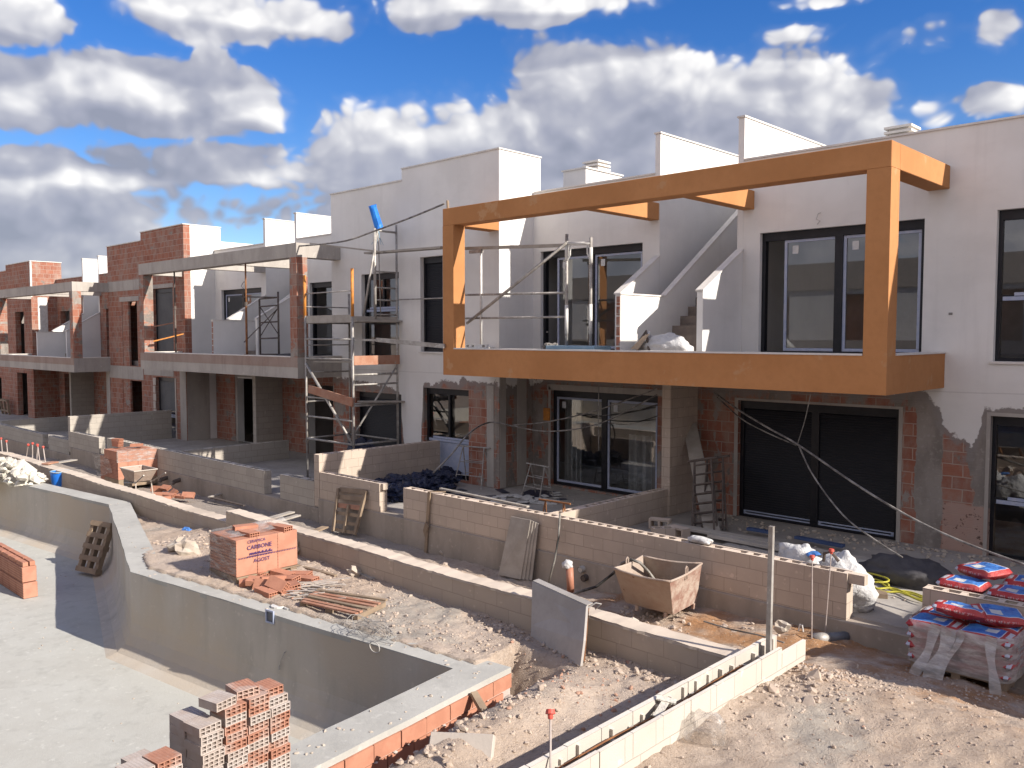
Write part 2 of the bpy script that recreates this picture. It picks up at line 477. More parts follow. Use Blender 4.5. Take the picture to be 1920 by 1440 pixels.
M['card'] = plain('brown_cardboard', (0.36, 0.27, 0.19), (0.31, 0.23, 0.16), 3, 0.9)
M['yellow'] = plain('yellow_hose', (0.48, 0.44, 0.05), (0.40, 0.36, 0.06), 5, 0.5)
M['cable'] = plain('dusty_black_cable', (0.03, 0.028, 0.026), (0.30, 0.28, 0.25), 2.2, 0.7)
M['cablelt'] = plain('dusty_pale_cable', (0.30, 0.28, 0.26), (0.10, 0.09, 0.085), 6, 0.8)
M['pvc'] = plain('grey_pvc_pipe', (0.14, 0.15, 0.17), (0.11, 0.115, 0.13), 4, 0.35)
M['pvclt'] = plain('pale_pvc_pipe', (0.48, 0.46, 0.43), (0.38, 0.36, 0.33), 5, 0.5)
M['pinkpipe'] = plain('terracotta_pvc_pipe', (0.44, 0.20, 0.13), (0.38, 0.17, 0.11), 6, 0.5)
M['skip'] = plain('cement_crusted_steel', (0.40, 0.33, 0.275), (0.34, 0.255, 0.205), 3.0, 0.85, 20, 0.8, 0.012, 0, ((0.17, 0.085, 0.06), 0.64, 5))
M['skiprust'] = plain('rusted_skip_side', (0.26, 0.15, 0.115), (0.42, 0.34, 0.28), 6.0, 0.85, 22, 0.9, 0.012, 0, ((0.13, 0.065, 0.05), 0.6, 9))
M['plate'] = plain('cement_stained_form_panel', (0.40, 0.37, 0.345), (0.32, 0.295, 0.27), 1.6, 0.7, 20, 0.3, 0.006, 0, ((0.19, 0.15, 0.12), 0.66, 3))
M['pale'] = plain('pale_stone_slab', (0.50, 0.44, 0.385), (0.45, 0.40, 0.35), 3, 0.85, 40, 0.2)
M['rubble'] = plain('broken_concrete', (0.46, 0.41, 0.35), (0.40, 0.33, 0.265), 4, 0.95, 20, 0.6)
M['gypsum'] = plain('pale_cement_heap', (0.60, 0.565, 0.49), (0.52, 0.485, 0.42), 5, 0.95, 25, 0.8, 0.02)
M['whitepaint'] = plain('white_metal', (0.66, 0.65, 0.62), (0.55, 0.53, 0.5), 8, 0.5)
M['ink'] = plain('purple_print', (0.06, 0.03, 0.14), (0.07, 0.035, 0.15), 3, 0.6)
M['grit'] = plain('loose_gravel', (0.47, 0.385, 0.315), (0.37, 0.29, 0.23), 5, 0.95, 50, 0.3)
M['rawred'] = M['clay']


def m_glass():
    m, t = newmat('window_glass')
    gl = t.n('ShaderNodeBsdfGlossy')
    gl.inputs['Roughness'].default_value = 0.015
    gl.inputs['Color'].default_value = (0.95, 0.97, 1, 1)
    tr = t.n('ShaderNodeBsdfTransparent')
    tr.inputs['Color'].default_value = (0.86, 0.89, 0.88, 1)
    fr = t.n('ShaderNodeFresnel')
    fr.inputs['IOR'].default_value = 1.6
    mx = t.n('ShaderNodeMixShader')
    t.put(mx.inputs[0], t.m('ADD', t.m('MULTIPLY', fr.outputs[0], 1.15), 0.06, clamp=True))
    t.nt.links.new(tr.outputs[0], mx.inputs[1])
    t.nt.links.new(gl.outputs[0], mx.inputs[2])
    o = t.n('ShaderNodeOutputMaterial')
    t.nt.links.new(mx.outputs[0], o.inputs[0])
    return m


M['glass'] = m_glass()


def m_wrap(name='clear_stretch_wrap', lo=0.10, hi=0.38):
    m, t = newmat(name)
    P = pos(t)
    k = t.step(t.noise(t.vm('MULTIPLY', P, (1, 1, 4)), 4.0, 5, 0.6), 0.4, 0.7)
    d = t.n('ShaderNodeBsdfPrincipled')
    t.put(d.inputs['Base Color'], (0.60, 0.57, 0.54))
    d.inputs['Roughness'].default_value = 0.22
    tr = t.n('ShaderNodeBsdfTransparent')
    tr.inputs['Color'].default_value = (0.93, 0.92, 0.91, 1)
    mx = t.n('ShaderNodeMixShader')
    t.put(mx.inputs[0], t.m('ADD', lo, t.m('MULTIPLY', k, hi)))
    t.nt.links.new(tr.outputs[0], mx.inputs[1])
    t.nt.links.new(d.outputs[0], mx.inputs[2])
    b = t.n('ShaderNodeBump')
    b.inputs['Strength'].default_value = 0.8
    b.inputs['Distance'].default_value = 0.03
    t.put(b.inputs['Height'], t.noise(P, 12.0, 4))
    t.nt.links.new(b.outputs[0], d.inputs['Normal'])
    o = t.n('ShaderNodeOutputMaterial')
    t.nt.links.new(mx.outputs[0], o.inputs[0])
    return m


M['wrap'] = m_wrap()
M['wrapmilky'] = m_wrap('milky_torn_stretch_wrap', 0.42, 0.40)
M['paletube'] = plain('pale_steel_bar', (0.46, 0.40, 0.37), (0.36, 0.30, 0.27), 6, 0.6)
M['upst'] = m_concrete('mortar_smeared_brick_upstand', (0.34, 0.265, 0.225), (0.28, 0.20, 0.165))


def m_ground():
    m, t = newmat('dry_site_earth')
    P = pos(t)
    x, y, z = t.xyz(P)
    a = t.mix(t.step(t.noise(P, 0.9, 6, 0.6), 0.36, 0.64), (0.50, 0.41, 0.335), (0.44, 0.345, 0.27))
    a = t.mix(t.step(t.noise(P, 0.55, 5, 0.6, 0.3), 0.52, 0.66), a, (0.39, 0.345, 0.295))          # cement dust
    # redder damp earth along the dug path
    red = t.m('MULTIPLY', t.step(y, 7.3, 8.2), t.step(x, -10.5, -8.0))
    a = t.mix(t.m('MULTIPLY', red, t.step(t.noise(P, 1.1, 5), 0.38, 0.6)), a, (0.36, 0.20, 0.105))
    gv = t.m('MULTIPLY', t.step(x, -11.0, -14.0), t.step(y, 7.4, 7.8))
    a = t.mix(t.m('MULTIPLY', gv, 0.85), a, (0.30, 0.265, 0.235))
    a = t.mix(t.m('MULTIPLY', t.step(t.noise(P, 18.0, 5, 0.65), 0.52, 0.68), 0.42), a, (0.26, 0.185, 0.125))
    a = t.mix(t.m('MULTIPLY', t.step(t.noise(P, 33.0, 4, 0.6), 0.58, 0.7), 0.55), a, (0.56, 0.49, 0.41))
    h = t.m('ADD', t.noise(P, 30.0, 8, 0.72), t.m('MULTIPLY', t.noise(P, 95.0, 4), 0.45))
    finish(t, a, 0.97, h, 0.85, 0.03, spec=0.08)
    return m


M['ground'] = m_ground()

# ------------------------------------------------------------------ mesh helpers
ORG = {}


class MB:
    def __init__(s):
        s.v, s.f = [], []

    def add(s, vs, fs):
        o = len(s.v)
        s.v += [Vector(p) for p in vs]
        s.f += [tuple(i + o for i in f) for f in fs]
        return s

    def quad(s, *p):
        return s.add(p, [tuple(range(len(p)))])

    def hexa(s, p):
        """8 corners: bottom ring 0-3 counter-clockwise from above, top ring 4-7"""
        return s.add(p, [(3, 2, 1, 0), (4, 5, 6, 7), (0, 1, 5, 4), (1, 2, 6, 5), (2, 3, 7, 6), (3, 0, 4, 7)])

    def box(s, x0, x1, y0, y1, z0, z1):
        return s.hexa([(x0, y0, z0), (x1, y0, z0), (x1, y1, z0), (x0, y1, z0), (x0, y0, z1), (x1, y0, z1), (x1, y1, z1), (x0, y1, z1)])

    def obox(s, c, size, rot=(0, 0, 0), jit=0.0):
        m = Euler(rot).to_matrix() if not isinstance(rot, Matrix) else rot
        hx, hy, hz = (a / 2 for a in size)
        pts = [(-hx, -hy, -hz), (hx, -hy, -hz), (hx, hy, -hz), (-hx, hy, -hz), (-hx, -hy, hz), (hx, -hy, hz), (hx, hy, hz), (-hx, hy, hz)]
        return s.hexa([Vector(c) + m @ (Vector(p) + Vector((random.uniform(-jit, jit) for _ in range(3)))) for p in pts])

    def bar(s, a, b, w, h, up=(0, 0, 1)):
        """rectangular bar from a to b; w sideways, h along up"""
        a, b = Vector(a), Vector(b)
        d = (b - a).normalized()
        u = Vector(up)
        sd = d.cross(u)
        if sd.length < 1e-3:
            sd = d.cross(Vector((1, 0, 0)))
        sd.normalize()
        u = sd.cross(d).normalized()
        p = []
        for q in (a, b):
            p.append([q + sd * (i * w / 2) + u * (j * h / 2) for i, j in ((-1, -1), (1, -1), (1, 1), (-1, 1))])
        o = p[0] + p[1]
        return s.add(o, [(0, 1, 2, 3), (7, 6, 5, 4), (4, 5, 1, 0), (5, 6, 2, 1), (6, 7, 3, 2), (7, 4, 0, 3)])

    def tube(s, pts, r, n=8, cap=True, r2=None):
        pts = [Vector(p) for p in pts]
        k = len(pts)
        o = len(s.v)
        ref = None
        for i, p in enumerate(pts):
            d = (pts[min(i + 1, k - 1)] - pts[max(i - 1, 0)]).normalized()
            if ref is None:
                ref = d.orthogonal().normalized()
            ref = (ref - d * ref.dot(d))
            ref = ref.normalized() if ref.length > 1e-5 else d.orthogonal().normalized()
            b = d.cross(ref)
            rr = r if r2 is None else r + (r2 - r) * i / (k - 1)
            for j in range(n):
                an = 2 * math.pi * j / n
                s.v.append(p + (ref * math.cos(an) + b * math.sin(an)) * rr)
        for i in range(k - 1):
            for j in range(n):
                j2 = (j + 1) % n
                s.f.append((o + i * n + j, o + i * n + j2, o + (i + 1) * n + j2, o + (i + 1) * n + j))
        if cap:
            s.f.append(tuple(o + j for j in reversed(range(n))))
            s.f.append(tuple(o + (k - 1) * n + j for j in range(n)))
        return s

    def prism(s, poly, z0, z1):
        n = len(poly)
        vs = [(x, y, z0) for x, y in poly] + [(x, y, z1) for x, y in poly]
        fs = [tuple(reversed(range(n))), tuple(range(n, 2 * n))] + [(i, (i + 1) % n, n + (i + 1) % n, n + i) for i in range(n)]
        return s.add(vs, fs)

    def sidewall(s, poly, x0, x1):
        """prism of a (y, z) outline between two x"""
        n = len(poly)
        vs = [(x0, y, z) for y, z in poly] + [(x1, y, z) for y, z in poly]
        fs = [tuple(range(n)), tuple(reversed(range(n, 2 * n)))] + [(i, n + i, n + (i + 1) % n, (i + 1) % n) for i in range(n)]
        return s.add(vs, fs)

    def wall(s, x0, x1, z0, z1, y0, y1, holes=()):
        """wall in the x-z plane from y0 (front) to y1 with rectangular openings"""
        xs = sorted({x0, x1, *[h[0] for h in holes], *[h[1] for h in holes]})
        zs = sorted({z0, z1, *[h[2] for h in holes], *[h[3] for h in holes]})
        xs = [x for x in xs if x0 <= x <= x1]
        zs = [z for z in zs if z0 <= z <= z1]

        def solid(i, k):
            if i < 0 or k < 0 or i >= len(xs) - 1 or k >= len(zs) - 1:
                return False
            cx, cz = (xs[i] + xs[i + 1]) / 2, (zs[k] + zs[k + 1]) / 2
            return not any(h[0] < cx < h[1] and h[2] < cz < h[3] for h in holes)
        for i in range(len(xs) - 1):
            for k in range(len(zs) - 1):
                if not solid(i, k):
                    continue
                a, b, c, d = xs[i], xs[i + 1], zs[k], zs[k + 1]
                s.quad((a, y0, c), (b, y0, c), (b, y0, d), (a, y0, d))
                s.quad((b, y1, c), (a, y1, c), (a, y1, d), (b, y1, d))
                if not solid(i - 1, k):
                    s.quad((a, y1, c), (a, y0, c), (a, y0, d), (a, y1, d))
                if not solid(i + 1, k):
                    s.quad((b, y0, c), (b, y1, c), (b, y1, d), (b, y0, d))
                if not solid(i, k - 1):
                    s.quad((a, y1, c), (b, y1, c), (b, y0, c), (a, y0, c))
                if not solid(i, k + 1):
                    s.quad((a, y0, d), (b, y0, d), (b, y1, d), (a, y1, d))
        return s

    def rock(s, c, r, sub=1, amp=0.35, squash=0.7, seed=None):
        bm = bmesh.new()
        bmesh.ops.create_icosphere(bm, subdivisions=sub, radius=1.0)
        sd = Vector((random.random() * 90, random.random() * 90, random.random() * 90))
        rot = Euler((random.random() * 6, random.random() * 6, random.random() * 6)).to_matrix()
        sc = Vector((random.uniform(0.7, 1.25), random.uniform(0.7, 1.2), random.uniform(0.55, 1.0)))
        bm.verts.ensure_lookup_table()
        vs = []
        for v in bm.verts:
            p = v.co * (1 + amp * noise.noise(v.co * 1.3 + sd) * 1.6)
            p = rot @ Vector((p.x * sc.x, p.y * sc.y, p.z * sc.z))
            vs.append(Vector(c) + Vector((p.x, p.y, p.z * squash)) * r)
        s.add(vs, [tuple(v.index for v in f.verts) for f in bm.faces])
        bm.free()
        return s

    def build(s, name, mat, parent=None, smooth=False, bevel=0.0, seg=1, origin=None):
        me = bpy.data.meshes.new(name)
        org = ORG.get(parent.as_pointer(), Vector()) if parent else Vector(origin or (0, 0, 0))
        me.from_pydata([v - org for v in s.v], [], s.f)
        me.validate()
        o = bpy.data.objects.new(name, me)
        COL.objects.link(o)
        if parent:
            o.parent = parent
        else:
            o.location = org
        ORG[o.as_pointer()] = org
        me.materials.append(M[mat] if isinstance(mat, str) else mat)
        if smooth:
            for p in me.polygons:
                p.use_smooth = True
        if bevel:
            b = o.modifiers.new('bevel', 'BEVEL')
            b.width = bevel
            b.segments = seg
            b.limit_method = 'ANGLE'
            b.angle_limit = R(40)
        return o


def tag(o, label, cat, group=None, kind=None):
    o['label'] = label
    o['category'] = cat
    if group:
        o['group'] = group
    o['kind'] = kind or 'thing'
    return o


def thing(name, label, cat, loc=(0, 0, 0), group=None):
    o = bpy.data.objects.new(name, None)
    o.empty_display_size = 0.2
    COL.objects.link(o)
    o.location = loc
    ORG[o.as_pointer()] = Vector(loc)
    return tag(o, label, cat, group)


def struct(name, mb, mat, **k):
    o = mb.build(name, mat, **k)
    o['kind'] = 'structure'
    return o


def dup(root, loc, rotz=None, label=None, group=None):
    """copy of a thing with copies of its parts and sub-parts"""
    r = root.copy()
    COL.objects.link(r)
    r.location = loc
    if rotz is not None:
        r.rotation_euler = (0, 0, rotz)
    if label:
        r['label'] = label
    if group:
        r['group'] = group
    for ch in list(root.children):
        c = ch.copy()
        COL.objects.link(c)
        c.parent = r
        for g in ch.children:
            d = g.copy()
            COL.objects.link(d)
            d.parent = c
    return r


def sm(a, b, x):
    if a == b:
        return float(x > a)
    t_ = max(0.0, min(1.0, (x - a) / (b - a)))
    return t_ * t_ * (3 - 2 * t_)


def lerp(a, b, k):
    return a + (b - a) * k


def catenary(a, b, sag, n=14):
    a, b = Vector(a), Vector(b)
    return [a.lerp(b, i / n) - Vector((0, 0, sag * 4 * (i / n) * (1 - i / n))) for i in range(n + 1)]


def parts(name, mat, parent, boxes):
    """each box a part of its own"""
    return [MB().box(*b).build(name, mat, parent) for b in boxes]
# ------------------------------------------------------------------ ground
POOL_IN = [(-30.0, 5.36), (-18.0, 6.82), (-12.58, 5.05), (-6.46, 5.86), (-5.50, -2.2), (-30.0, -5.0)]
POOL_OUT = [(-30.0, 5.80), (-17.93, 7.22), (-12.55, 5.50), (-6.05, 6.30), (-5.02, -2.4), (-30.4, -5.4)]
POOL_MID = [((a[0] + b[0]) / 2, (a[1] + b[1]) / 2) for a, b in zip(POOL_IN, POOL_OUT)]


def inside(poly, x, y):
    c = False
    for i in range(len(poly)):
        (x1, y1), (x2, y2) = poly[i], poly[i - 1]
        if (y1 > y) != (y2 > y) and x < (x2 - x1) * (y - y1) / (y2 - y1) + x1:
            c = not c
    return c


def side_dist(x, y):
    """distance outside the outer face of the pool's right-hand wall"""
    (x1, y1), (x2, y2) = POOL_OUT[3], POOL_OUT[4]
    L = math.hypot(x2 - x1, y2 - y1)
    return ((x - x1) * (y1 - y2) - (y - y1) * (x1 - x2)) / L * 1.0


def fbm(x, y, f, o=4):
    return noise.fractal(Vector((x * f, y * f, 3.1)), 1.0, 2.0, o)


def gz(x, y, fine=True):
    zp = lerp(0.27, 0.03, sm(-13, -17, x))
    base = lerp(-0.20, -0.56, sm(-4.5, -10.5, x))
    base = lerp(base, -0.78, sm(-17, -28, x))
    base = lerp(base, -1.05, sm(-32, -40, x))
    bank = lerp(0.52, 0.02, sm(-4.2, -8.5, x))
    zpath = lerp(base, bank, sm(9.3, 7.6, y + 0.3 * fbm(x, y, 0.7)))
    zr = lerp(0.50, -0.30, max(0, min(1, (y - 7.7) / 3.1)))
    if y < 7.38:
        z = 0.50 if x > -3.74 else zp
        z = z + (0.10 * sm(-2.5, 1.5, x) if x > -3.74 else 0)
    else:
        z = lerp(zpath, zr, sm(-4.7, -3.6, x))
    if x < -3.74 and y < 7.0:
        d = side_dist(x, y)
        if -0.3 < d < 1.6 and y < 6.9:
            w = 0.16 * fbm(x, y, 1.3)
            tr = sm(0.62, 0.22, d + w) * sm(6.85, 6.4, y)
            z += -0.62 * tr * sm(2.6, 4.0, y) - 0.2 * tr * sm(4.0, 2.6, y)
            z += 0.14 * math.exp(-((d - 0.85) / 0.3) ** 2) * sm(6.8, 5.8, y)
    if fine:
        a = 0.035 if y < 7.4 else 0.05
        if x > -3.7:
            a = 0.05
        z += a * fbm(x, y, 0.9, 5) + 0.022 * fbm(x + 7, y, 3.4, 4) + 0.016 * fbm(x, y + 5, 7.0, 4)
        cl = noise.noise(Vector((x * 11.0, y * 11.0, 0.3)))
        pt = sm(-0.1, 0.35, noise.noise(Vector((x * 0.8, y * 0.8, 7.7))))
        z += 0.030 * max(0.0, cl - 0.12) * pt + 0.010 * noise.noise(Vector((x * 19.0, y * 19.0, 4.4)))
    if y > 11.0:
        z = lerp(z, -1.0, sm(11.0, 11.6, y))
    if y < -1:
        z = lerp(z, 0.0, sm(-1, -3, y))
    if x > 4:
        z = lerp(z, 0.0, sm(4, 8, x))
    if x < -45:
        z = lerp(z, -1.4, sm(-45, -60, x))
    if inside(POOL_MID, x, y):
        z = -2.2
    return z


def axis(fine0, fine1, step, mid0, mid1, mstep, far):
    a = []
    x = fine0
    while x < fine1:
        a.append(x)
        x += step
    a.append(fine1)
    x = fine0 - mstep
    while x > mid0:
        a.append(x)
        x -= mstep
    x = fine1 + mstep
    while x < mid1:
        a.append(x)
        x += mstep
    for f in (1, 2, 5, 12, 30):
        a += [mid0 - far * f / 30, mid1 + far * f / 30]
    return sorted(a)


xs = axis(-12.0, 0.4, 0.04, -60, 10, 0.3, 3000)
xs = sorted([x for x in xs if not -19 < x < -12] + [-19 + 0.07 * k for k in range(100)])
ys = axis(3.4, 11.1, 0.042, -8, 30, 0.5, 3000)
g = MB()
for y in ys:
    for x in xs:
        g.v.append(Vector((x, y, gz(x, y) if -62 < x < 12 and -10 < y < 32 else (-1.0 if y > 0 else -0.4))))
nx = len(xs)
for j in range(len(ys) - 1):
    for i in range(nx - 1):
        k = j * nx + i
        g.f.append((k, k + 1, k + nx + 1, k + nx))
struct('ground', g, 'ground', smooth=True)

# terrace slabs that the garden walls stand on
for x0, x1, zt in ((-16.55, 3.0, 0.0), (-32.05, -16.56, -0.22), (-60.0, -32.06, -0.52)):
    struct('terrace', MB().box(x0, x1, 10.88, 15.9, zt - 0.75, zt), 'plinth', bevel=0.015)
    struct('terrace_floor', MB().box(x0 + 0.01, x1 - 0.01, 11.12, 15.76, zt - 0.05, zt + 0.006), 'terr')

# ------------------------------------------------------------------ swimming pool
pool = thing('swimming_pool', 'unfinished concrete swimming pool with bare grey walls and dusty cement coping', 'swimming pool', (-14, 3, -0.95))


def offset_in(poly, d):
    n = len(poly)
    out = []
    for i in range(n):
        p0, p1, p2 = Vector(poly[i - 1]), Vector(poly[i]), Vector(poly[(i + 1) % n])
        e1, e2 = (p1 - p0).normalized(), (p2 - p1).normalized()
        n1, n2 = Vector((e1.y, -e1.x)), Vector((e2.y, -e2.x))
        m = (n1 + n2)
        m = m / max(0.3, m.dot(n1))
        out.append(tuple(p1 + m * d))
    return out


rings = [(POOL_IN, 0.236)] + [(offset_in(POOL_IN, o), z) for o, z in ((0.0, -0.50), (0.03, -0.66), (0.10, -0.80), (0.21, -0.90), (0.36, -0.945))]
mb = MB()
n = len(POOL_IN)
for poly, z in rings:
    mb.v += [Vector((x, y, z)) for x, y in poly]
for r in range(len(rings) - 1):
    for i in range(n):
        j = (i + 1) % n
        mb.f.append((r * n + i, (r + 1) * n + i, (r + 1) * n + j, r * n + j))
mb.build('wall', 'pool', pool)
mb = MB()
fl = offset_in(POOL_IN, 0.355)
mb.v = [Vector((x, y, -0.945)) for x, y in fl]
mb.f = [tuple(reversed(range(n)))]
mb.build('floor', 'poolfloor', pool)
# coping: a ring of slabs with slightly worn edges, cut at the expansion joints
mb = MB()
joint_marks = []
for i in range(n):
    j = (i + 1) % n
    a, b, c, d = (Vector((*p, 0)) for p in (POOL_IN[i], POOL_IN[j], POOL_OUT[j], POOL_OUT[i]))
    L = (b - a).length
    k = max(1, int(L / 0.35))
    for q in range(k):
        f0, f1 = q / k, (q + 1) / k
        p = [a.lerp(b, f0), a.lerp(b, f1), d.lerp(c, f1), d.lerp(c, f0)]
        if q:
            p[0], p[3] = last
        w = 0.009
        if q < k - 1:
            p[1] = p[1] + (p[1] - p[2]).normalized() * random.uniform(-w, w)
            p[2] = p[2] + (p[2] - p[1]).normalized() * random.uniform(-w, w * 0.5)
        last = (p[1], p[2])
        z1 = 0.25 + 0.004 * math.sin(q * 1.7)
        mb.hexa([v + Vector((0, 0, 0.19)) for v in (p[0], p[3], p[2], p[1])][::-1] + [v + Vector((0, 0, 0.25)) for v in (p[0], p[3], p[2], p[1])][::-1])
mb.build('coping', 'coping', pool)
# outer face of the right-hand wall: exposed hollow brick in two and a half courses
mb = MB()
(x1, y1), (x2, y2) = POOL_OUT[3], POOL_OUT[4]
e = Vector((x2 - x1, y2 - y1, 0)).normalized()
nrm = Vector((-e.y, e.x, 0))
if nrm.x < 0:
    nrm = -nrm
zc = [(0.186, 0.04), (0.022, -0.12), (-0.136, -0.28), (-0.296, -0.44)]
for r, (zt, zb) in enumerate(zc):
    s_ = -0.02 + (0.16 if r % 2 else 0)
    while s_ < 8:
        p0 = Vector((x1, y1, 0)) + e * max(0, s_)
        p1 = Vector((x1, y1, 0)) + e * (s_ + 0.322)
        off = random.uniform(-0.006, 0.008) + (0.012 if r == 0 else 0)
        q = [p0 - nrm * 0.13, p1 - nrm * 0.13, p1 + nrm * off, p0 + nrm * off]
        mb.hexa([v + Vector((0, 0, zb)) for v in q] + [v + Vector((0, 0, zt)) for v in q])
        s_ += 0.332
mb.build('brick_course', 'clay', pool)
mb = MB()
q = [Vector((x1, y1, 0)) - nrm * 0.135, Vector((x1, y1, 0)) + e * 8.3 - nrm * 0.135, Vector((x1, y1, 0)) + e * 8.3 - nrm * 0.012, Vector((x1, y1, 0)) - nrm * 0.012]
mb.hexa([v + Vector((0, 0, -0.6)) for v in q] + [v + Vector((0, 0, 0.186)) for v in q])
for k in range(26):                                    # mortar squeezed out between the courses
    p = Vector((x1, y1, 0)) + e * random.uniform(0.05, 5) + nrm * 0.006
    mb.rock((p.x, p.y, random.choice((0.03, -0.128)) + random.uniform(-0.01, 0.01)), random.uniform(0.012, 0.035), 1, 0.4, 0.6)
mb.build('mortar_bed', 'mortared', pool)
# skimmer box in the wall, recess, and the tag end of a cable below it
sk = at(507, 1155, z=0.17)
dirw = (Vector((*POOL_IN[3], 0)) - Vector((*POOL_IN[2], 0))).normalized()
nin = Vector((dirw.y, -dirw.x, 0))


def wallpt(u, v):
    """point on the near stretch of the pool's long inner face"""
    d = ray(u, v)
    p0 = Vector((*POOL_IN[2], 0))
    c = Vector((0, 0, CAM_H))
    k = (p0 - c).dot(nin) / d.dot(nin)
    return c + d * k


def frame_on(mbx, c, ax, up, nn, w, h, b, dep):
    for sx, sy, ww, hh in ((-w / 2 + b / 2, 0, b, h), (w / 2 - b / 2, 0, b, h), (0, h / 2 - b / 2, w - 2 * b, b), (0, -h / 2 + b / 2, w - 2 * b, b)):
        q = [c + ax * (sx + i * ww / 2) + up * (sy + j * hh / 2) for i, j in ((-1, -1), (1, -1), (1, 1), (-1, 1))]
        mbx.add(q + [v + nn * dep for v in q], [(3, 2, 1, 0), (4, 5, 6, 7), (0, 1, 5, 4), (1, 2, 6, 5), (2, 3, 7, 6), (3, 0, 4, 7)])


UP = Vector((0, 0, 1))
c = wallpt(507, 1156)
mb = MB()
frame_on(mb, c, dirw, UP, nin, 0.155, 0.165, 0.02, 0.018)
skm = mb.build('skimmer', 'film', pool)
mb = MB()
q = [c + nin * 0.004 + dirw * i * 0.06 + UP * j * 0.065 for i, j in ((-1, -1), (1, -1), (1, 1), (-1, 1))]
mb.quad(*q)
mb.build('opening', 'pvc', skm)
c2 = wallpt(84, 918)
for (u, v), (du, dv) in (((536, 1222), (-9, 25)), ((86, 968), (-8, 20))):
    a = wallpt(u, v)
    b = wallpt(u + du, v + dv)
    mb = MB()
    if u < 200:                                        # the far stretch of wall is a little further off
        a = a + Vector((-3.2, 0.9, 0)) * 0
    mb.tube([a, a + nin * 0.03 - UP * 0.01, a.lerp(b, 0.5) + nin * 0.04, b + nin * 0.03], 0.007, 6)
    if u > 200:
        mb.tube([b + nin * 0.03, b + nin * 0.03 - UP * 0.05], 0.012, 6)
        mb.build('cable_end', 'pvclt', pool)
# paper strips and mortar crumbs on the coping joints
mb = MB()
for i in range(90):
    k = random.choice((1, 2, 2, 3, 3, 3))
    a, b, c_, d = (Vector((*p, 0)) for p in (POOL_IN[k], POOL_IN[(k + 1) % n], POOL_OUT[(k + 1) % n], POOL_OUT[k]))
    f = random.random() ** 1.2 if k < 3 else random.random() * 0.45
    p = a.lerp(b, f).lerp(d.lerp(c_, f), random.uniform(0.05, 0.95))
    mb.rock((p.x, p.y, 0.252), random.uniform(0.006, 0.026), 1, 0.4, 0.55)
mb.build('mortar_crumbs', 'rubble', pool)['kind'] = 'stuff'

# ------------------------------------------------------------------ garden walls of hollow block


def block_wall(label, ax, a0, a1, c0, z0, z1, mat='block', th=0.2, cells=True, group='hollow block garden walls', name='block_wall', gap=None):
    """ax 'x': runs along x, faces at y = c0 and c0 + th.  Top course is open cells."""
    mb = MB()

    def bx(p0, p1, q0, q1, za, zb):
        if ax == 'x':
            mb.box(p0, p1, q0, q1, za, zb)
        else:
            mb.box(q0, q1, p0, p1, za, zb)
    if not cells:
        bx(a0, a1, c0, c0 + th, z0, z1)
    else:
        zc = z1 - 0.13
        bx(a0, a1, c0, c0 + th, z0, zc)
        bx(a0, a1, c0, c0 + 0.038, zc, z1)
        bx(a0, a1, c0 + th - 0.038, c0 + th, zc, z1)
        # webs: about 0.05 wide every 0.2, doubled at block joints
        p = a0
        k = 0
        while p < a1 - 0.03:
            w = 0.055 if k % 2 else 0.075
            q1 = min(p + w, a1)
            fill = random.random() < (0.16 if gap is None else gap)
            if fill:
                q1 = min(p + 0.2 + w, a1)
            bx(p, q1, c0 + 0.038, c0 + th - 0.038, zc, z1 - (0.004 if not fill else random.uniform(0.0, 0.015)))
            p += 0.2
            k += 1
            if fill:
                p += 0.2
                k += 1
        bx(max(a1 - 0.05, p - 0.2 + 0.09), a1, c0 + 0.038, c0 + th - 0.038, zc, z1 - 0.002)
    o = mb.build(name, mat)
    return tag(o, label, 'wall', group)


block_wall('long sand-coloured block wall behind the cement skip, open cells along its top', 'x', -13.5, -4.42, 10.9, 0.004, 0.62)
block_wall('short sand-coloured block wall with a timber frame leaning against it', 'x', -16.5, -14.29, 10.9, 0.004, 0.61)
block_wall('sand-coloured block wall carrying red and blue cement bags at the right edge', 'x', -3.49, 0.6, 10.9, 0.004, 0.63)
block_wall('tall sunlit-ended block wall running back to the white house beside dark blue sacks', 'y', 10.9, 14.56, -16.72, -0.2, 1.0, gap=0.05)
block_wall('low stepped block wall running back below the left end of the big glazed door', 'y', 11.11, 14.72, -9.9, 0.007, 0.57)
block_wall('low grey block wall just left of the timber frame, top cells open', 'x', -18.2, -16.73, 10.9, -0.214, 0.37, 'blockg')
block_wall('long grey block wall in shade behind the wrapped brick pallet', 'x', -28.8, -18.93, 10.9, -0.214, 0.37, 'blockg', gap=0.6)
block_wall('grey block wall running back between the two gardens of the brick and concrete house', 'y', 11.11, 14.72, -24.2, -0.213, 0.36, 'blockg', gap=0.8)
block_wall('grey block wall with a sunlit white end left of the wrapped brick pallet', 'y', 10.9, 14.56, -32.25, -0.4, 0.86, 'blockg', gap=0.9)
block_wall('short grey block stub at the foot of the sunlit-ended grey wall', 'x', -32.04, -29.45, 10.9, -0.214, 0.33, 'blockg', gap=0.9)
block_wall('short pale grey block wall between two gaps at the far left', 'x', -34.3, -32.26, 10.9, -0.514, 0.0, 'blockh')
block_wall('long low grey block wall at the left edge of the photo', 'x', -44.0, -34.95, 10.9, -0.514, 0.0, 'blockh')
block_wall('grey block wall running back behind the red-capped bars at the far left', 'y', 11.11, 14.72, -40.9, -0.513, 0.10, 'blockh', gap=0.8)

# low edge wall between path and pool, in two steps
mb = MB()


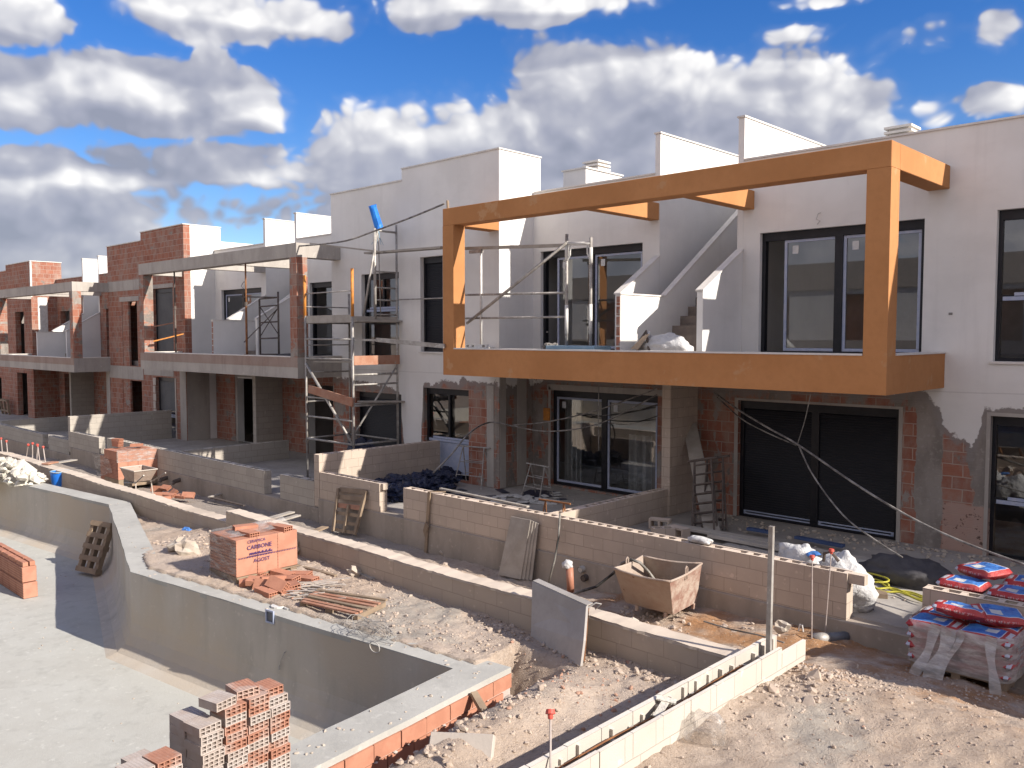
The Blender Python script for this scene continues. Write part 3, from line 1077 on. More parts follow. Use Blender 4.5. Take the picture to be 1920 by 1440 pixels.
def rough_curb(mbx, x0, x1, y0, y1, z0, z1):
    k = int((x1 - x0) / 0.09)
    top = []
    for i in range(k + 1):
        x = lerp(x0, x1, i / k)
        top.append((x, y0 + random.uniform(-0.016, 0.008), y1 + random.uniform(-0.012, 0.02), z1 + random.uniform(-0.005, 0.004) + 0.008 * math.sin(x * 1.7)))
    for i in range(k):
        a, b = top[i], top[i + 1]
        mbx.hexa([(a[0], y0, z0), (b[0], y0, z0), (b[0], y1, z0), (a[0], y1, z0), (a[0], y0, a[3] - 0.03), (b[0], y0, b[3] - 0.03), (b[0], y1, b[3] - 0.03), (a[0], y1, a[3] - 0.03)])
        mbx.hexa([(a[0], a[1], a[3] - 0.029), (b[0], b[1], b[3] - 0.029), (b[0], b[2], b[3] - 0.029), (a[0], a[2], a[3] - 0.029), (a[0], a[1] + 0.008, a[3]), (b[0], b[1] + 0.008, b[3]), (b[0], b[2], b[3]), (a[0], a[2], a[3])])


rough_curb(mb, -13.9, -3.86, 7.25, 7.50, -0.1, 0.63)
o = mb.build('edge_wall', 'curb')
tag(o, 'long low block edge wall with cement top between the path and the pool', 'wall')
mb = MB()
rough_curb(mb, -26.5, -13.91, 7.25, 7.52, -0.3, 0.43)
for i in range(14):                                   # the far end bends round in a curve
    a0, a1 = R(90 + i * 6), R(90 + (i + 1) * 6)
    c = Vector((-26.5, 6.2, 0))
    p = [c + Vector((math.cos(a), math.sin(a), 0)) * r for a, r in ((a0, 1.05), (a1, 1.05), (a1, 1.32), (a0, 1.32))]
    mb.hexa([v + Vector((0, 0, -0.3)) for v in p[::-1]] + [v + Vector((0, 0, 0.43)) for v in p[::-1]])
o = mb.build('edge_wall', 'curb')
tag(o, 'lower grey edge wall that curves away at the far left beside the blue bucket', 'wall')

# double wall of U blocks in the foreground, channel open, bars and wire in it
fw = thing('channel_wall', 'pale wall of U-shaped blocks with steel bars lying in its open channel', 'wall', (-3.74, 4, 0.4))
mb = MB()
mb.box(-3.90, -3.64, 0.3, 7.50, 0.05, 0.56)
mb.build('block_course', 'blockw', fw)
mb = MB()
y = 0.3
while y < 7.45:
    y1 = min(y + 0.398, 7.50)
    j = random.uniform(-0.005, 0.005)
    mb.box(-3.672 + j, -3.64 + j, y + 0.003, y1, 0.562, 0.752 + random.uniform(-0.004, 0.004))
    y += 0.4
y = 0.2
while y < 7.45:
    y1 = min(y + 0.398, 7.62)
    j = random.uniform(-0.005, 0.005)
    mb.box(-3.90 + j, -3.856 + j, y + 0.003, y1, 0.562, 0.752 + random.uniform(-0.004, 0.004))
    for yy in (y + 0.1, y + 0.3):                     # broken webs standing out of the inner faces
        if random.random() < 0.85:
            mb.box(-3.858, -3.835 + random.uniform(0, 0.02), yy, yy + 0.03, 0.562, 0.70 + random.uniform(-0.02, 0.04))
        if random.random() < 0.8:
            mb.box(-3.70 - random.uniform(0, 0.02), -3.67, yy + 0.02, yy + 0.05, 0.562, 0.68 + random.uniform(-0.02, 0.04))
    y += 0.4
mb.box(-3.672, -3.64, 7.5, 8.0, 0.5, 0.70)
mb.box(-3.90, -3.856, 7.62, 7.82, 0.45, 0.74)
mb.build('channel_block', 'blockw', fw)
mb = MB()
mb.box(-3.855, -3.673, 0.3, 7.5, 0.555, 0.60)
mb.build('channel_bed', 'concdk', fw)
for xo, zo in ((-3.80, 0.665), (-3.775, 0.64)):
    mb = MB()
    mb.tube([(xo + 0.012 * math.sin(i * 1.3), 0.3 + i * 0.52, zo + 0.006 * math.cos(i * 2.1)) for i in range(14)], 0.0085, 6)
    mb.build('steel_bar', 'rust', fw)
y = 0.7
while y < 7.4:                                        # cross pieces bedded in mortar
    mb = MB()
    mb.tube([(-3.83, y, 0.655), (-3.705, y + 0.05, 0.648)], 0.014, 6)
    mb.rock((-3.71, y + 0.05, 0.645), 0.03, 1, 0.35)
    mb.build('cross_tie', 'pvclt', fw)
    y += 0.29
mb = MB()
for y in (5.77, 3.95):
    mb.obox((-3.79, y, 0.75), (0.16, 0.07, 0.012), (0.1, 0.15, 0.5))
    mb.obox((-3.76, y - 0.12, 0.72), (0.06, 0.22, 0.01), (0.2, 0.1, 0.25))
mb.build('cement_scrap', 'gypsum', fw)

# ------------------------------------------------------------------ houses
FA, FB = 15.77, 14.57


def slats(mb, x0, x1, z0, z1, y, step=0.048):
    z = z0
    while z < z1 - 0.004:
        zt = min(z + step, z1)
        mb.quad((x0, y - 0.008, z), (x1, y - 0.008, z), (x1, y, zt - 0.006), (x0, y, zt - 0.006))
        mb.quad((x0, y, zt - 0.006), (x1, y, zt - 0.006), (x1, y - 0.008, zt), (x0, y - 0.008, zt))
        z = zt


def sliding(h, x0, x1, z0, z1, y, films=True, shutter=0.0, curtain=False, smat='shut', open_left=0.0, leaves=2, label=None):
    """anthracite sliding door set back in its opening"""
    fy = y + 0.10
    b = 0.075
    mb = MB()
    mb.box(x0, x0 + b, fy, fy + 0.12, z0, z1)
    mb.box(x1 - b, x1, fy, fy + 0.12, z0, z1)
    mb.box(x0 + b, x1 - b, fy, fy + 0.12, z1 - 0.16, z1)
    mb.box(x0 + b, x1 - b, fy, fy + 0.12, z0, z0 + 0.06)
    xm = (x0 + x1) / 2
    if leaves == 2:
        mb.box(xm - 0.075, xm + 0.075, fy + 0.004, fy + 0.11, z0 + 0.06, z1 - 0.16)
    d = mb.build('sliding_door', 'black', h)
    if label:
        d['label'] = label
    spans = [(x0 + b, xm - 0.075), (xm + 0.075, x1 - b)] if leaves == 2 else [(x0 + b, x1 - b)]
    za, zb = z0 + 0.06, z1 - 0.16
    for i, (a, c) in enumerate(spans):
        zs = zb - shutter * (zb - za)
        if shutter < 0.99:
            a2 = a + (open_left if i == 0 else 0)
            mb = MB()
            mb.quad((a2 + 0.06, fy + 0.06, za + 0.07), (c - 0.02, fy + 0.06, za + 0.07), (c - 0.02, fy + 0.06, zs - 0.03), (a2 + 0.06, fy + 0.06, zs - 0.03))
            mb.build('pane', 'glass', d)
            if films:
                mb = MB()
                mb.box(a2 + 0.004, a2 + 0.058, fy + 0.035, fy + 0.055, za + 0.01, zs - 0.01)
                mb.box(a2 + 0.06, c - 0.004, fy + 0.035, fy + 0.055, za + 0.01, za + 0.065)
                mb.box(a2 + 0.06, c - 0.004, fy + 0.035, fy + 0.055, zs - 0.06, zs - 0.01)
                if i == len(spans) - 1:
                    mb.box(c - 0.055, c - 0.005, fy + 0.02, fy + 0.033, za + 0.07, zs - 0.07)
                mb.build('protective_film', 'film', d)
                mb = MB()
                mb.box(a2 + 0.16, a2 + 0.28, fy + 0.052, fy + 0.056, zs - 0.28, zs - 0.12)
                mb.build('sticker', 'bagwhite', d)
        if shutter > 0:
            mb = MB()
            slats(mb, a, c, zs, zb, fy + 0.045)
            mb.build('shutter', smat, d)
        if curtain:
            mb = MB()
            k = 40
            x_a, x_b = (a + 0.03, a + 0.42 * (c - a)) if i == 0 else (a + 0.3 * (c - a), c)
            pts = [(lerp(x_a, x_b, q / k), fy + 0.30 + 0.05 * math.sin(q * 1.25) + 0.02 * math.sin(q * 3.1)) for q in range(k + 1)]
            zt_ = zb if i == 0 else za + (zb - za) * 0.62
            for q in range(k):
                mb.quad((*pts[q], za), (*pts[q + 1], za), (*pts[q + 1], zt_), (*pts[q], zt_))
            mb.build('curtain', 'sack', d, smooth=True)
    return d


def casement(h, x0, x1, z0, z1, y, shutter=0.0, smat='shut', rail=None, film=True, mull=True, panel=None, label=None):
    """window or glazed door with a middle rail"""
    fy = y + 0.12
    b = 0.06
    mb = MB()
    mb.box(x0, x0 + b, fy, fy + 0.09, z0, z1)
    mb.box(x1 - b, x1, fy, fy + 0.09, z0, z1)
    mb.box(x0 + b, x1 - b, fy, fy + 0.09, z1 - 0.16, z1)
    mb.box(x0 + b, x1 - b, fy, fy + 0.09, z0, z0 + 0.06)
    zr = z0 + (rail if rail else 0.42 * (z1 - z0))
    if rail is not None:
        mb.box(x0 + b, x1 - b, fy + 0.003, fy + 0.085, zr - 0.05, zr + 0.05)
    if mull:
        xm = (x0 + x1) / 2
        mb.box(xm - 0.035, xm + 0.035, fy + 0.006, fy + 0.08, zr + 0.05, z1 - 0.16)
    w = mb.build('window', 'black', h)
    if label:
        w['label'] = label
    zs = z1 - 0.16 - shutter * (z1 - z0 - 0.22)
    mb = MB()
    if shutter < 0.98:
        mb.quad((x0 + b, fy + 0.05, z0 + 0.06), (x1 - b, fy + 0.05, z0 + 0.06), (x1 - b, fy + 0.05, zs), (x0 + b, fy + 0.05, zs))
        mb.build('pane', 'glass', w)
    if panel:
        mb = MB()
        mb.box(x0 + b + 0.02, x1 - b - 0.02, fy + 0.02, fy + 0.04, z0 + 0.12, zr - 0.06)
        mb.build('panel', panel, w)
    if film and rail is not None:
        mb = MB()
        mb.box(x0 + b + 0.03, x1 - b, fy - 0.008, fy + 0.002, zr - 0.045, zr + 0.02)
        mb.box(x0 + b + 0.2, x1 - b, fy - 0.016, fy - 0.009, zr + 0.03, zr + 0.085)
        mb.build('protective_film', 'film', w)
    if shutter:
        mb = MB()
        slats(mb, x0 + b, x1 - b, zs, z1 - 0.16, fy + 0.035)
        mb.build('shutter', smat, w)
    return w


def sill(h, x0, x1, y, z, mat='cap'):
    MB().box(x0 - 0.05, x1 + 0.05, y - 0.04, y + 0.12, z - 0.035, z + 0.002).build('sill', mat, h)


def capped(h, name, x0, x1, y0, y1, z0, z1, mat, over=0.025):
    o = MB().box(x0, x1, y0, y1, z0, z1 - 0.035).build(name, mat, h)
    MB().box(x0 - over, x1 + over, y0 - over, y1 + over, z1 - 0.034, z1).build('cap', 'cap', o)
    return o


def house(name, label, xl, xb, xe, xr, dz, st):
    """xl..xb left half block, xb..xe recessed part, xe..xr right half block; dz is the step down the slope"""
    g = 'row of two-storey houses under construction'
    h = thing('terraced_house', label, 'house', ((xl + xr) / 2, FA, dz), g)
    Z = lambda z: z + dz
    # --- walls
    bh = st['block_holes']
    MB().wall(xl, xb, Z(-0.3), Z(8.115), FB, FB + 0.25, [(a, b, Z(c), Z(d)) for a, b, c, d in bh]).build('front_wall', st['blockmat'], h)
    o = MB().box(xl - 0.0, xb + 0.025, FB - 0.03, FB + 0.28, Z(8.116), Z(8.15)).build('cap', 'cap', h)
    MB().box(xb - 0.25, xb, FB + 0.251, 16.04, Z(-0.3), Z(8.115)).build('side_wall', st['sidemat'], h)
    MB().box(xb - 0.28, xb + 0.025, FB + 0.281, 16.06, Z(8.116), Z(8.15)).build('cap', 'cap', h)
    MB().box(xb - 0.25, xb, 16.05, 25, Z(2.5), Z(7.25 + st.get('raise', 0))).build('side_wall', 'white', h)
    holes = [(a, b, Z(c), Z(d)) for a, b, c, d in st['recess_holes']]
    X1, X3 = xb + 3.73, xb + 5.60
    holes.append((X1 - 0.10, X3 + 0.10, Z(3.05), Z(9)))
    mb = MB().wall(xb, xe, Z(-0.3), Z(7.215), FA, FA + 0.25, holes)
    mb.build('front_wall', st['recmat'], h)
    parts('cap', 'cap', h, [(xb + 0.03, X1 - 0.13, FA - 0.03, FA + 0.28, Z(7.216), Z(7.25)), (X3 + 0.13, xe, FA - 0.03, FA + 0.28, Z(7.216), Z(7.25))])
    if xr > xe:
        MB().wall(xe, xr, Z(-0.3), Z(8.115), FB, FB + 0.25, [(a, b, Z(c), Z(d)) for a, b, c, d in st['right_holes']]).build('front_wall', st['rightmat'], h)
        MB().box(xe - 0.02, xr, FB - 0.03, FB + 0.28, Z(8.116), Z(8.15)).build('cap', 'cap', h)
        MB().box(xe, xe + 0.25, FB + 0.251, 16.04, Z(-0.3), Z(8.115)).build('side_wall', st['rightmat'], h)
    # --- floors, roof, back
    mb = MB()
    mb.box(xl + 0.01, xr - 0.01, FA + 0.26, 25, Z(2.85), Z(3.3))
    mb.box(xl + 0.01, xb - 0.26, FB + 0.26, FA + 0.255, Z(2.85), Z(3.3))
    if xr > xe:
        mb.box(xe + 0.26, xr - 0.01, FB + 0.26, FA + 0.255, Z(2.85), Z(3.3))
    mb.box(xl + 0.01, xr - 0.01, FB + 0.26, 25, Z(-0.3), Z(-0.02)) if False else None
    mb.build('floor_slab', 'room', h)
    mb = MB()
    mb.box(xl, X1 - 0.13, 16.06, 25, Z(6.75), Z(7.0))
    mb.box(X3 + 0.13, xr, 16.06, 25, Z(6.75), Z(7.0))
    mb.box(X1 - 0.129, X3 + 0.129, 20.5, 25, Z(6.75), Z(7.0))
    mb.box(xl, xb - 0.26, FB + 0.26, 16.055, Z(7.4), Z(7.6))
    if xr > xe:
        mb.box(xe + 0.26, xr, FB + 0.26, 16.055, Z(7.4), Z(7.6))
    mb.build('roof', 'tile', h)
    mb = MB()
    mb.box(xl, xr, 25.0, 25.2, Z(-0.3), Z(7.25))
    for x in (xb + 3.4, xb + 6.0):
        mb.box(x, x + 0.1, FA + 0.26, 24.9, Z(-0.3), Z(2.84))
    mb.box(xl + 0.02, xr - 0.02, 20.6, 20.7, Z(-0.3), Z(2.84))
    mb.box(xl + 0.02, X1 - 0.14, 20.6, 20.7, Z(3.31), Z(6.74))
    mb.box(X3 + 0.14, xr - 0.02, 20.6, 20.7, Z(3.31), Z(6.74))
    mb.box(xl + 0.01, xl + 0.11, FB + 0.26, 20.5, Z(-0.3), Z(2.84))
    mb.box(xl + 0.01, xl + 0.11, FB + 0.26, 20.5, Z(3.31), Z(7.3))
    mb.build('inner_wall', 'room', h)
    # --- stair towers and stair up to the roof
    for x in (X1 - 0.13, X3):
        o = MB().box(x, x + 0.13, FA - 0.004, 20.4, Z(3.3), Z(8.075)).build('stair_wall', 'white', h)
        MB().box(x - 0.025, x + 0.155, FA - 0.035, 20.42, Z(8.076), Z(8.11)).build('cap', 'cap', o)
    X2 = xb + 4.43
    for x, pts in ((X1 - 0.13, [(14.35, 3.3), (14.35, 4.56), (15.76, 5.42), (15.76, 3.3)]),
                   (X2 - 0.10, [(13.42, 3.3), (13.42, 4.50), (14.93, 4.50), (20.0, 7.9), (20.0, 3.3)]),
                   (X3, [(14.27, 3.3), (14.27, 4.55), (15.76, 5.42), (15.76, 3.3)])):
        pts = [(y, Z(z)) for y, z in pts]
        o = MB().sidewall(pts, x, x + (0.10 if abs(x - X2) < 0.2 else 0.13)).build('stair_parapet', st['parmat'], h)
        mb = MB()
        tops = pts[1:-1]
        w = 0.10 if abs(x - X2) < 0.2 else 0.13
        for i in range(len(tops) - 1):
            (ya, za), (yb, zb) = tops[i], tops[i + 1]
            if i == 0:
                ya -= 0.025
            mb.hexa([(x - 0.02, ya, za + 0.001), (x + w + 0.02, ya, za + 0.001), (x + w + 0.02, yb, zb + 0.001), (x - 0.02, yb, zb + 0.001),
                     (x - 0.02, ya, za + 0.032), (x + w + 0.02, ya, za + 0.032), (x + w + 0.02, yb, zb + 0.032), (x - 0.02, yb, zb + 0.032)])
        mb.build('cap', 'cap', o)
        if abs(x - X2) < 0.2 and st.get('rawend', True):
            mb = MB()
            for k in range(6):
                mb.box(x + 0.01, x + 0.09, 13.408, 13.419, Z(3.32 + k * 0.195), Z(3.32 + k * 0.195 + 0.17))
            mb.build('raw_brick_end', 'brickdark', o)
    mb = MB()
    for k in range(16):
        y0 = 14.62 + 0.30 * k
        zt = 3.3 + 0.205 * (k + 1)
        mb.box(X2 + 0.002, X3 - 0.002, y0, y0 + 0.30 + (0.02 if k < 15 else 0), Z(zt - 0.5 if k > 1 else 3.305), Z(zt))
    mb.build('stair', 'step', h)
    # --- balcony
    fx0, fx1 = st['frame']
    fm = st['framemat']
    mb = MB()
    mb.box(fx0 + 0.2, fx1 - 0.2, 13.3, FA - 0.003, Z(2.83), Z(3.3))
    b = mb.build('balcony', 'tile', h)
    mb = MB()
    zc = 3.43
    mb.box(fx0, fx1, 13.1, 13.3, Z(2.81), Z(zc - 0.03))
    ye = FA - 0.003 if st['right_to_FA'] else FB - 0.003
    mb.box(fx1 - 0.2, fx1, 13.301, ye, Z(2.81), Z(zc - 0.03))
    mb.box(fx0, fx0 + 0.2, 13.301, FB - 0.003, Z(2.81), Z(zc - 0.03))
    mb.build('balcony_edge', fm, h)
    mb = MB()
    mb.box(fx0 + 0.365, fx1 - 0.365, 13.085, 13.315, Z(zc - 0.029), Z(zc))
    mb.box(fx1 - 0.215, fx1 + 0.015, 13.46, ye, Z(zc - 0.029), Z(zc))
    mb.box(fx0 - 0.015, fx0 + 0.215, 13.46, FB - 0.003, Z(zc - 0.029), Z(zc))
    mb.build('coping', 'cap', h)
    if st.get('upstand'):
        mb = MB()
        mb.box(fx0 + 0.01, fx1 - 0.01, 13.093, 13.099, Z(3.12), Z(zc - 0.031))
        mb.build('balcony_upstand', st['upstand'], h)
    mb = MB()
    zb_, zt_ = 6.20, 6.59
    pw = 0.36
    mb.box(fx0, fx1, 13.1, 13.45, Z(zb_), Z(zt_))
    mb.box(fx1 - pw, fx1, 13.451, ye, Z(zb_), Z(zt_))
    mb.box(fx0, fx0 + pw, 13.451, FB - 0.003, Z(zb_), Z(zt_))
    for xa in (xb + 3.46, xb + 5.72):
        mb.box(xa, xa + 0.25, 13.451, FA - 0.003, Z(zb_ + 0.02), Z(zt_ - 0.003))
    pg = mb.build('pergola_frame', fm, h, bevel=0.008 if fm == 'ochre' else 0)
    for xa in (fx0, fx1 - pw):
        MB().box(xa, xa + pw, 13.1, 13.45, Z(zc - 0.03), Z(zb_ - 0.001)).build('post', st['postmat'], h)
    # ground floor party wall below the balcony
    MB().box(xb + 4.53, xb + 4.73, 14.73, FA - 0.003, Z(-0.3), Z(2.82)).build('party_wall', st['partymat'], h)
    for w in st['chimneys']:
        x, y, z0, z1 = w
        c = MB().box(x + 0.05, x + 0.48, y + 0.05, y + 0.48, Z(6.9), Z(z1 - 0.3)).build('chimney', 'white', h)
        mb = MB()
        for k in range(3):
            zz = Z(z1 - 0.28 + k * 0.1)
            mb.box(x - 0.02, x + 0.55, y - 0.02, y + 0.55, zz, zz + 0.05)
            if k < 2:
                mb.box(x + 0.06, x + 0.47, y + 0.06, y + 0.47, zz + 0.05, zz + 0.1)
        mb.build('chimney_cap', 'cap', c)
    return h


# house with the ochre frame ------------------------------------------------
xb = -14.38
h1 = house('h', 'white house with the ochre pergola frame and balcony', -18.02, xb, -0.6, 3.4, 0.0, dict(
    block_holes=[(-17.28, -16.40, 3.29, 5.75), (-17.18, -15.45, 0.06, 2.35)],
    recess_holes=[(xb + 0.25, xb + 3.28, 3.34, 5.77), (xb + 6.1, xb + 9.2, 3.34, 5.74), (xb + 0.6, xb + 3.72, 0.05, 2.38), (xb + 5.68, xb + 8.85, -0.02, 2.39), (-4.05, -2.65, 3.28, 5.77), (-4.05, -2.65, -0.01, 2.37)],
    right_holes=[], blockmat='fac1', sidemat='fac1', recmat='fac1', rightmat='fac1', parmat='white', frame=(-14.74, -4.79), framemat='ochre', postmat='ochre',
    right_to_FA=True, partymat='block', chimneys=[(-15.42, 19.0, 0, 8.62), (-7.1, 19.0, 0, 8.2)]))
MB().box(-15.3, -14.52, 18.0, 19.6, 7.0, 8.16).build('roof_box', 'white', h1)
MB().box(-15.34, -14.48, 17.96, 19.64, 8.161, 8.2).build('cap', 'cap', h1)
mb = MB()
mb.sidewall([(16.1, 7.0), (16.1, 7.38), (18.0, 7.95), (18.0, 7.0)], -14.62, -14.5)
casement(h1, -17.28, -16.40, 3.29, 5.75, FB, shutter=1.0, mull=False, film=False, label='closed dark roller shutter on the tall narrow upper window')
sill(h1, -17.28, -16.40, FB, 3.285)
casement(h1, -17.18, -15.45, 0.06, 2.35, FB, rail=0.95, panel='film', label='glazed door with film-covered lower panel beside the trestles')
sliding(h1, xb + 0.25, xb + 3.28, 3.34, 5.77, FA, open_left=0.35, label='upper sliding door with its right half open, behind the balcony scaffold')
sliding(h1, xb + 6.1, xb + 9.2, 3.34, 5.74, FA, open_left=0.38, label='wide upper sliding door behind the right ochre post')
sliding(h1, xb + 0.6, xb + 3.72, 0.05, 2.38, FA, curtain=True, label='ground floor sliding door with curtain inside')
sliding(h1, xb + 5.68, xb + 8.85, -0.02, 2.39, FA, shutter=0.955, films=True, label='wide ground floor door closed by black roller shutters')
casement(h1, -4.05, -2.65, 3.28, 5.77, FA, rail=1.05, mull=False, label='upper window cut by the right edge of the photo')
casement(h1, -4.05, -2.65, -0.01, 2.37, FA, rail=0.95, mull=False, label='ground floor glazed door at the right edge')
sill(h1, -4.05, -2.65, FA, 3.275)
parts('door_surround', 'conc', h1, [(-4.11, -4.052, FA - 0.012, FA + 0.1, 0.0, 2.43), (-4.051, -2.6, FA - 0.012, FA + 0.1, 2.372, 2.43), (xb + 0.53, xb + 0.598, FA - 0.02, FA + 0.1, 0.0, 2.46), (xb + 0.5, xb + 3.9, FA - 0.02, FA + 0.1, 2.383, 2.52), (xb + 5.6, xb + 5.678, FA - 0.012, FA + 0.1, 0.0, 2.44), (xb + 5.679, xb + 8.92, FA - 0.012, FA + 0.1, 2.393, 2.44), (xb + 8.852, xb + 8.92, FA - 0.012, FA + 0.1, 0.0, 2.392)])
parts('cement_strip', 'conc', h1, [(xb - 0.42, xb - 0.18, FB - 0.012, FB - 0.001, 0.02, 2.5), (xb + 0.001, xb + 0.012, FB + 0.02, FB + 0.22, 0.02, 2.75), (xb + 0.001, xb + 0.012, FB + 0.62, FB + 0.95, 0.02, 2.75)])
tag_ = MB().box(-13.99, -13.79, FA - 0.05, FA - 0.003, 1.62, 1.93).build('alarm_box', 'orange', h1)
mb = MB()
for p in ((-4.72, 4.08), (-13.9, 3.8), (-10.99, 0)):
    if p[1]:
        mb.box(p[0] - 0.03, p[0] + 0.03, FA - 0.01, FA - 0.002, p[1] - 0.02, p[1] + 0.02)
mb.build('socket_box', 'concdk', h1)
mb = MB()
mb.tube([(-7.05, FA - 0.003, 6.02), (-7.07, FA - 0.06, 6.0), (-7.1, FA - 0.07, 5.9), (-7.03, FA - 0.05, 5.86), (-7.09, FA - 0.05, 5.8)], 0.008, 5)
mb.build('lamp_wire', 'pvclt', h1)

# raw concrete and brick house --------------------------------------------------
xb = -30.77
h2 = house('h', 'half-rendered house with raw concrete pergola and brick posts', -34.5, xb, -21.3, -18.02, -0.3, dict(
    block_holes=[(-33.5, -31.75, 3.38, 5.84), (-33.4, -31.7, -0.1, 2.4)],
    recess_holes=[(xb + 0.5, xb + 3.4, 3.34, 5.72), (xb + 6.45, xb + 9.1, 3.34, 5.74), (xb + 1.6, xb + 3.5, 0.08, 2.45), (xb + 6.3, xb + 9.2, 0.05, 2.4)],
    right_holes=[(-19.85, -18.17, 3.27, 5.73), (-20.15, -18.1, 0.25, 2.42)], blockmat='brick', sidemat='white', recmat='facwhite', rightmat='fac1', parmat='white',
    frame=(-31.25, -20.84), framemat='conc', postmat='brickbig', right_to_FA=False, partymat='blockg', upstand='upst', chimneys=[], **{'raise': 0.35}))
Z2 = -0.3
casement(h2, -33.5, -31.75, 3.38 + Z2, 5.84 + Z2, FB, shutter=1.0, smat='shutgrey', mull=False, film=False, label='grey roller shutter in the raw brick upper window')
casement(h2, -33.4, -31.7, -0.1 + Z2, 2.4 + Z2, FB, shutter=0.5, smat='shutgrey', rail=1.0, mull=False, label='half-shuttered ground floor door in brick')
sliding(h2, xb + 0.5, xb + 3.4, 3.34 + Z2, 5.72 + Z2, FA, label='upper sliding door behind the dark trestle frame')
sliding(h2, xb + 6.45, xb + 9.1, 3.34 + Z2, 5.74 + Z2, FA, films=False, open_left=0.6, label='upper sliding door right of the brick post')
casement(h2, -19.85, -18.17, 3.27 + Z2, 5.73 + Z2, FB, rail=1.45, label='upper window behind the scaffold tower')
casement(h2, -20.15, -18.1, 0.25 + Z2, 2.42 + Z2, FB, shutter=0.98, mull=False, film=False, label='dark roller shutter behind the foot of the scaffold tower')
parts('concrete_column', 'conc', h2, [(xb + 1.45, xb + 1.6, FA - 0.012, FA - 0.001, 0.05 + Z2, 2.5 + Z2), (xb + 3.5, xb + 3.62, FA - 0.012, FA - 0.001, 0.05 + Z2, 2.5 + Z2),
                                      (xb + 1.45, xb + 3.62, FA - 0.012, FA - 0.001, 2.501 + Z2, 2.62 + Z2), (xb + 0.001, xb + 0.012, FB + 0.02, FB + 0.9, 0.0 + Z2, 2.8 + Z2), (-31.28, -30.785, FB - 0.012, FB - 0.001, 0.0 + Z2, 2.8 + Z2)])
mb = MB()                                              # raw brick face of the ground floor under the balcony
mb.wall(xb + 0.015, xb + 4.52, Z2 - 0.25, 2.81 + Z2, FA - 0.03, FA - 0.02, [(xb + 1.45, xb + 3.62, Z2 - 0.25, 2.62 + Z2)])
mb.wall(xb + 4.74, -21.31, Z2 - 0.25, 2.81 + Z2, FA - 0.03, FA - 0.02, [(xb + 6.3, xb + 9.2, 0.05 + Z2, 2.4 + Z2)])
mb.build('raw_brick_face', 'brickdark', h2)
parts('concrete_lintel', 'conc', h2, [(-34.45, -31.8, FB - 0.01, FB - 0.001, 2.45 + Z2, 3.2 + Z2), (-33.55, -31.7, FB - 0.012, FB - 0.001, 5.845 + Z2, 6.0 + Z2)])
mb = MB()                                              # rough door surround with keyed edges
for k in range(8):
    mb.box(-33.62, -33.42 + 0.05 * (k % 2), FB - 0.02, FB - 0.004, -0.1 + Z2 + k * 0.31, -0.1 + Z2 + k * 0.31 + 0.28)
mb.box(-31.69, -31.6, FB - 0.02, FB - 0.004, -0.1 + Z2, 2.4 + Z2)
mb.build('door_surround', 'pale', h2)
mb = MB()
mb.tube([(-28.4, FA - 0.003, 5.95 + Z2), (-28.45, FA - 0.08, 5.95 + Z2), (-28.6, FA - 0.1, 5.8 + Z2), (-28.45, FA - 0.05, 5.68 + Z2)], 0.012, 5)
mb.build('lamp_wire', 'concdk', h2)

# brick house further down the row ----------------------------------------------
xb = -47.78
h3 = house('h', 'raw brick house with concrete frame at the left edge', -51.75, xb, -37.92, -34.5, -0.63, dict(
    block_holes=[(-50.4, -49.0, 3.3, 5.6), (-50.4, -48.8, 0.0, 2.4)],
    recess_holes=[(xb + 0.5, xb + 3.4, 3.34, 5.6), (xb + 6.45, xb + 9.1, 3.34, 5.6), (xb + 0.8, xb + 3.3, 0.0, 2.4), (xb + 6.4, xb + 9.0, 0.0, 2.4)],
    right_holes=[(-36.5, -35.0, 3.1, 5.75), (-36.6, -34.7, 0.6, 2.5)], blockmat='brick', sidemat='brick', recmat='brickdark', rightmat='brick', parmat='white',
    frame=(-48.1, -37.85), framemat='conc', postmat='brickbig', right_to_FA=False, partymat='blockg', upstand='upst', rawend=False, chimneys=[]))
Z3 = -0.63
MB().box(-36.5, -35.9, FB + 0.02, FB + 0.1, 3.1 + Z3, 5.75 + Z3).build('raw_brick_reveal', 'brickdark', h3)
MB().box(-36.6, -35.9, FB + 0.02, FB + 0.1, 0.6 + Z3, 2.5 + Z3).build('raw_brick_reveal', 'brickdark', h3)
parts('concrete_band', 'conc', h3, [(-37.92, -34.52, FB - 0.012, FB - 0.001, 2.55 + Z3, 3.08 + Z3), (-36.7, -34.8, FB - 0.012, FB - 0.001, 5.755 + Z3, 5.95 + Z3), (-38.3, -37.93, FB - 0.02, FA - 0.1, 0 + Z3, 2.8 + Z3), (-37.93, -34.52, FB - 0.012, FB - 0.001, 6.2 + Z3, 6.62 + Z3)])
parts('cement_strip', 'whitepaint', h3, [(xb + 0.001, xb + 0.014, FB + 0.3, FB + 0.75, 3.3 + Z3, 6.3 + Z3), (xb - 0.1, xb + 0.012, FB - 0.014, FB + 0.06, 6.3 + Z3, 8.11 + Z3)])
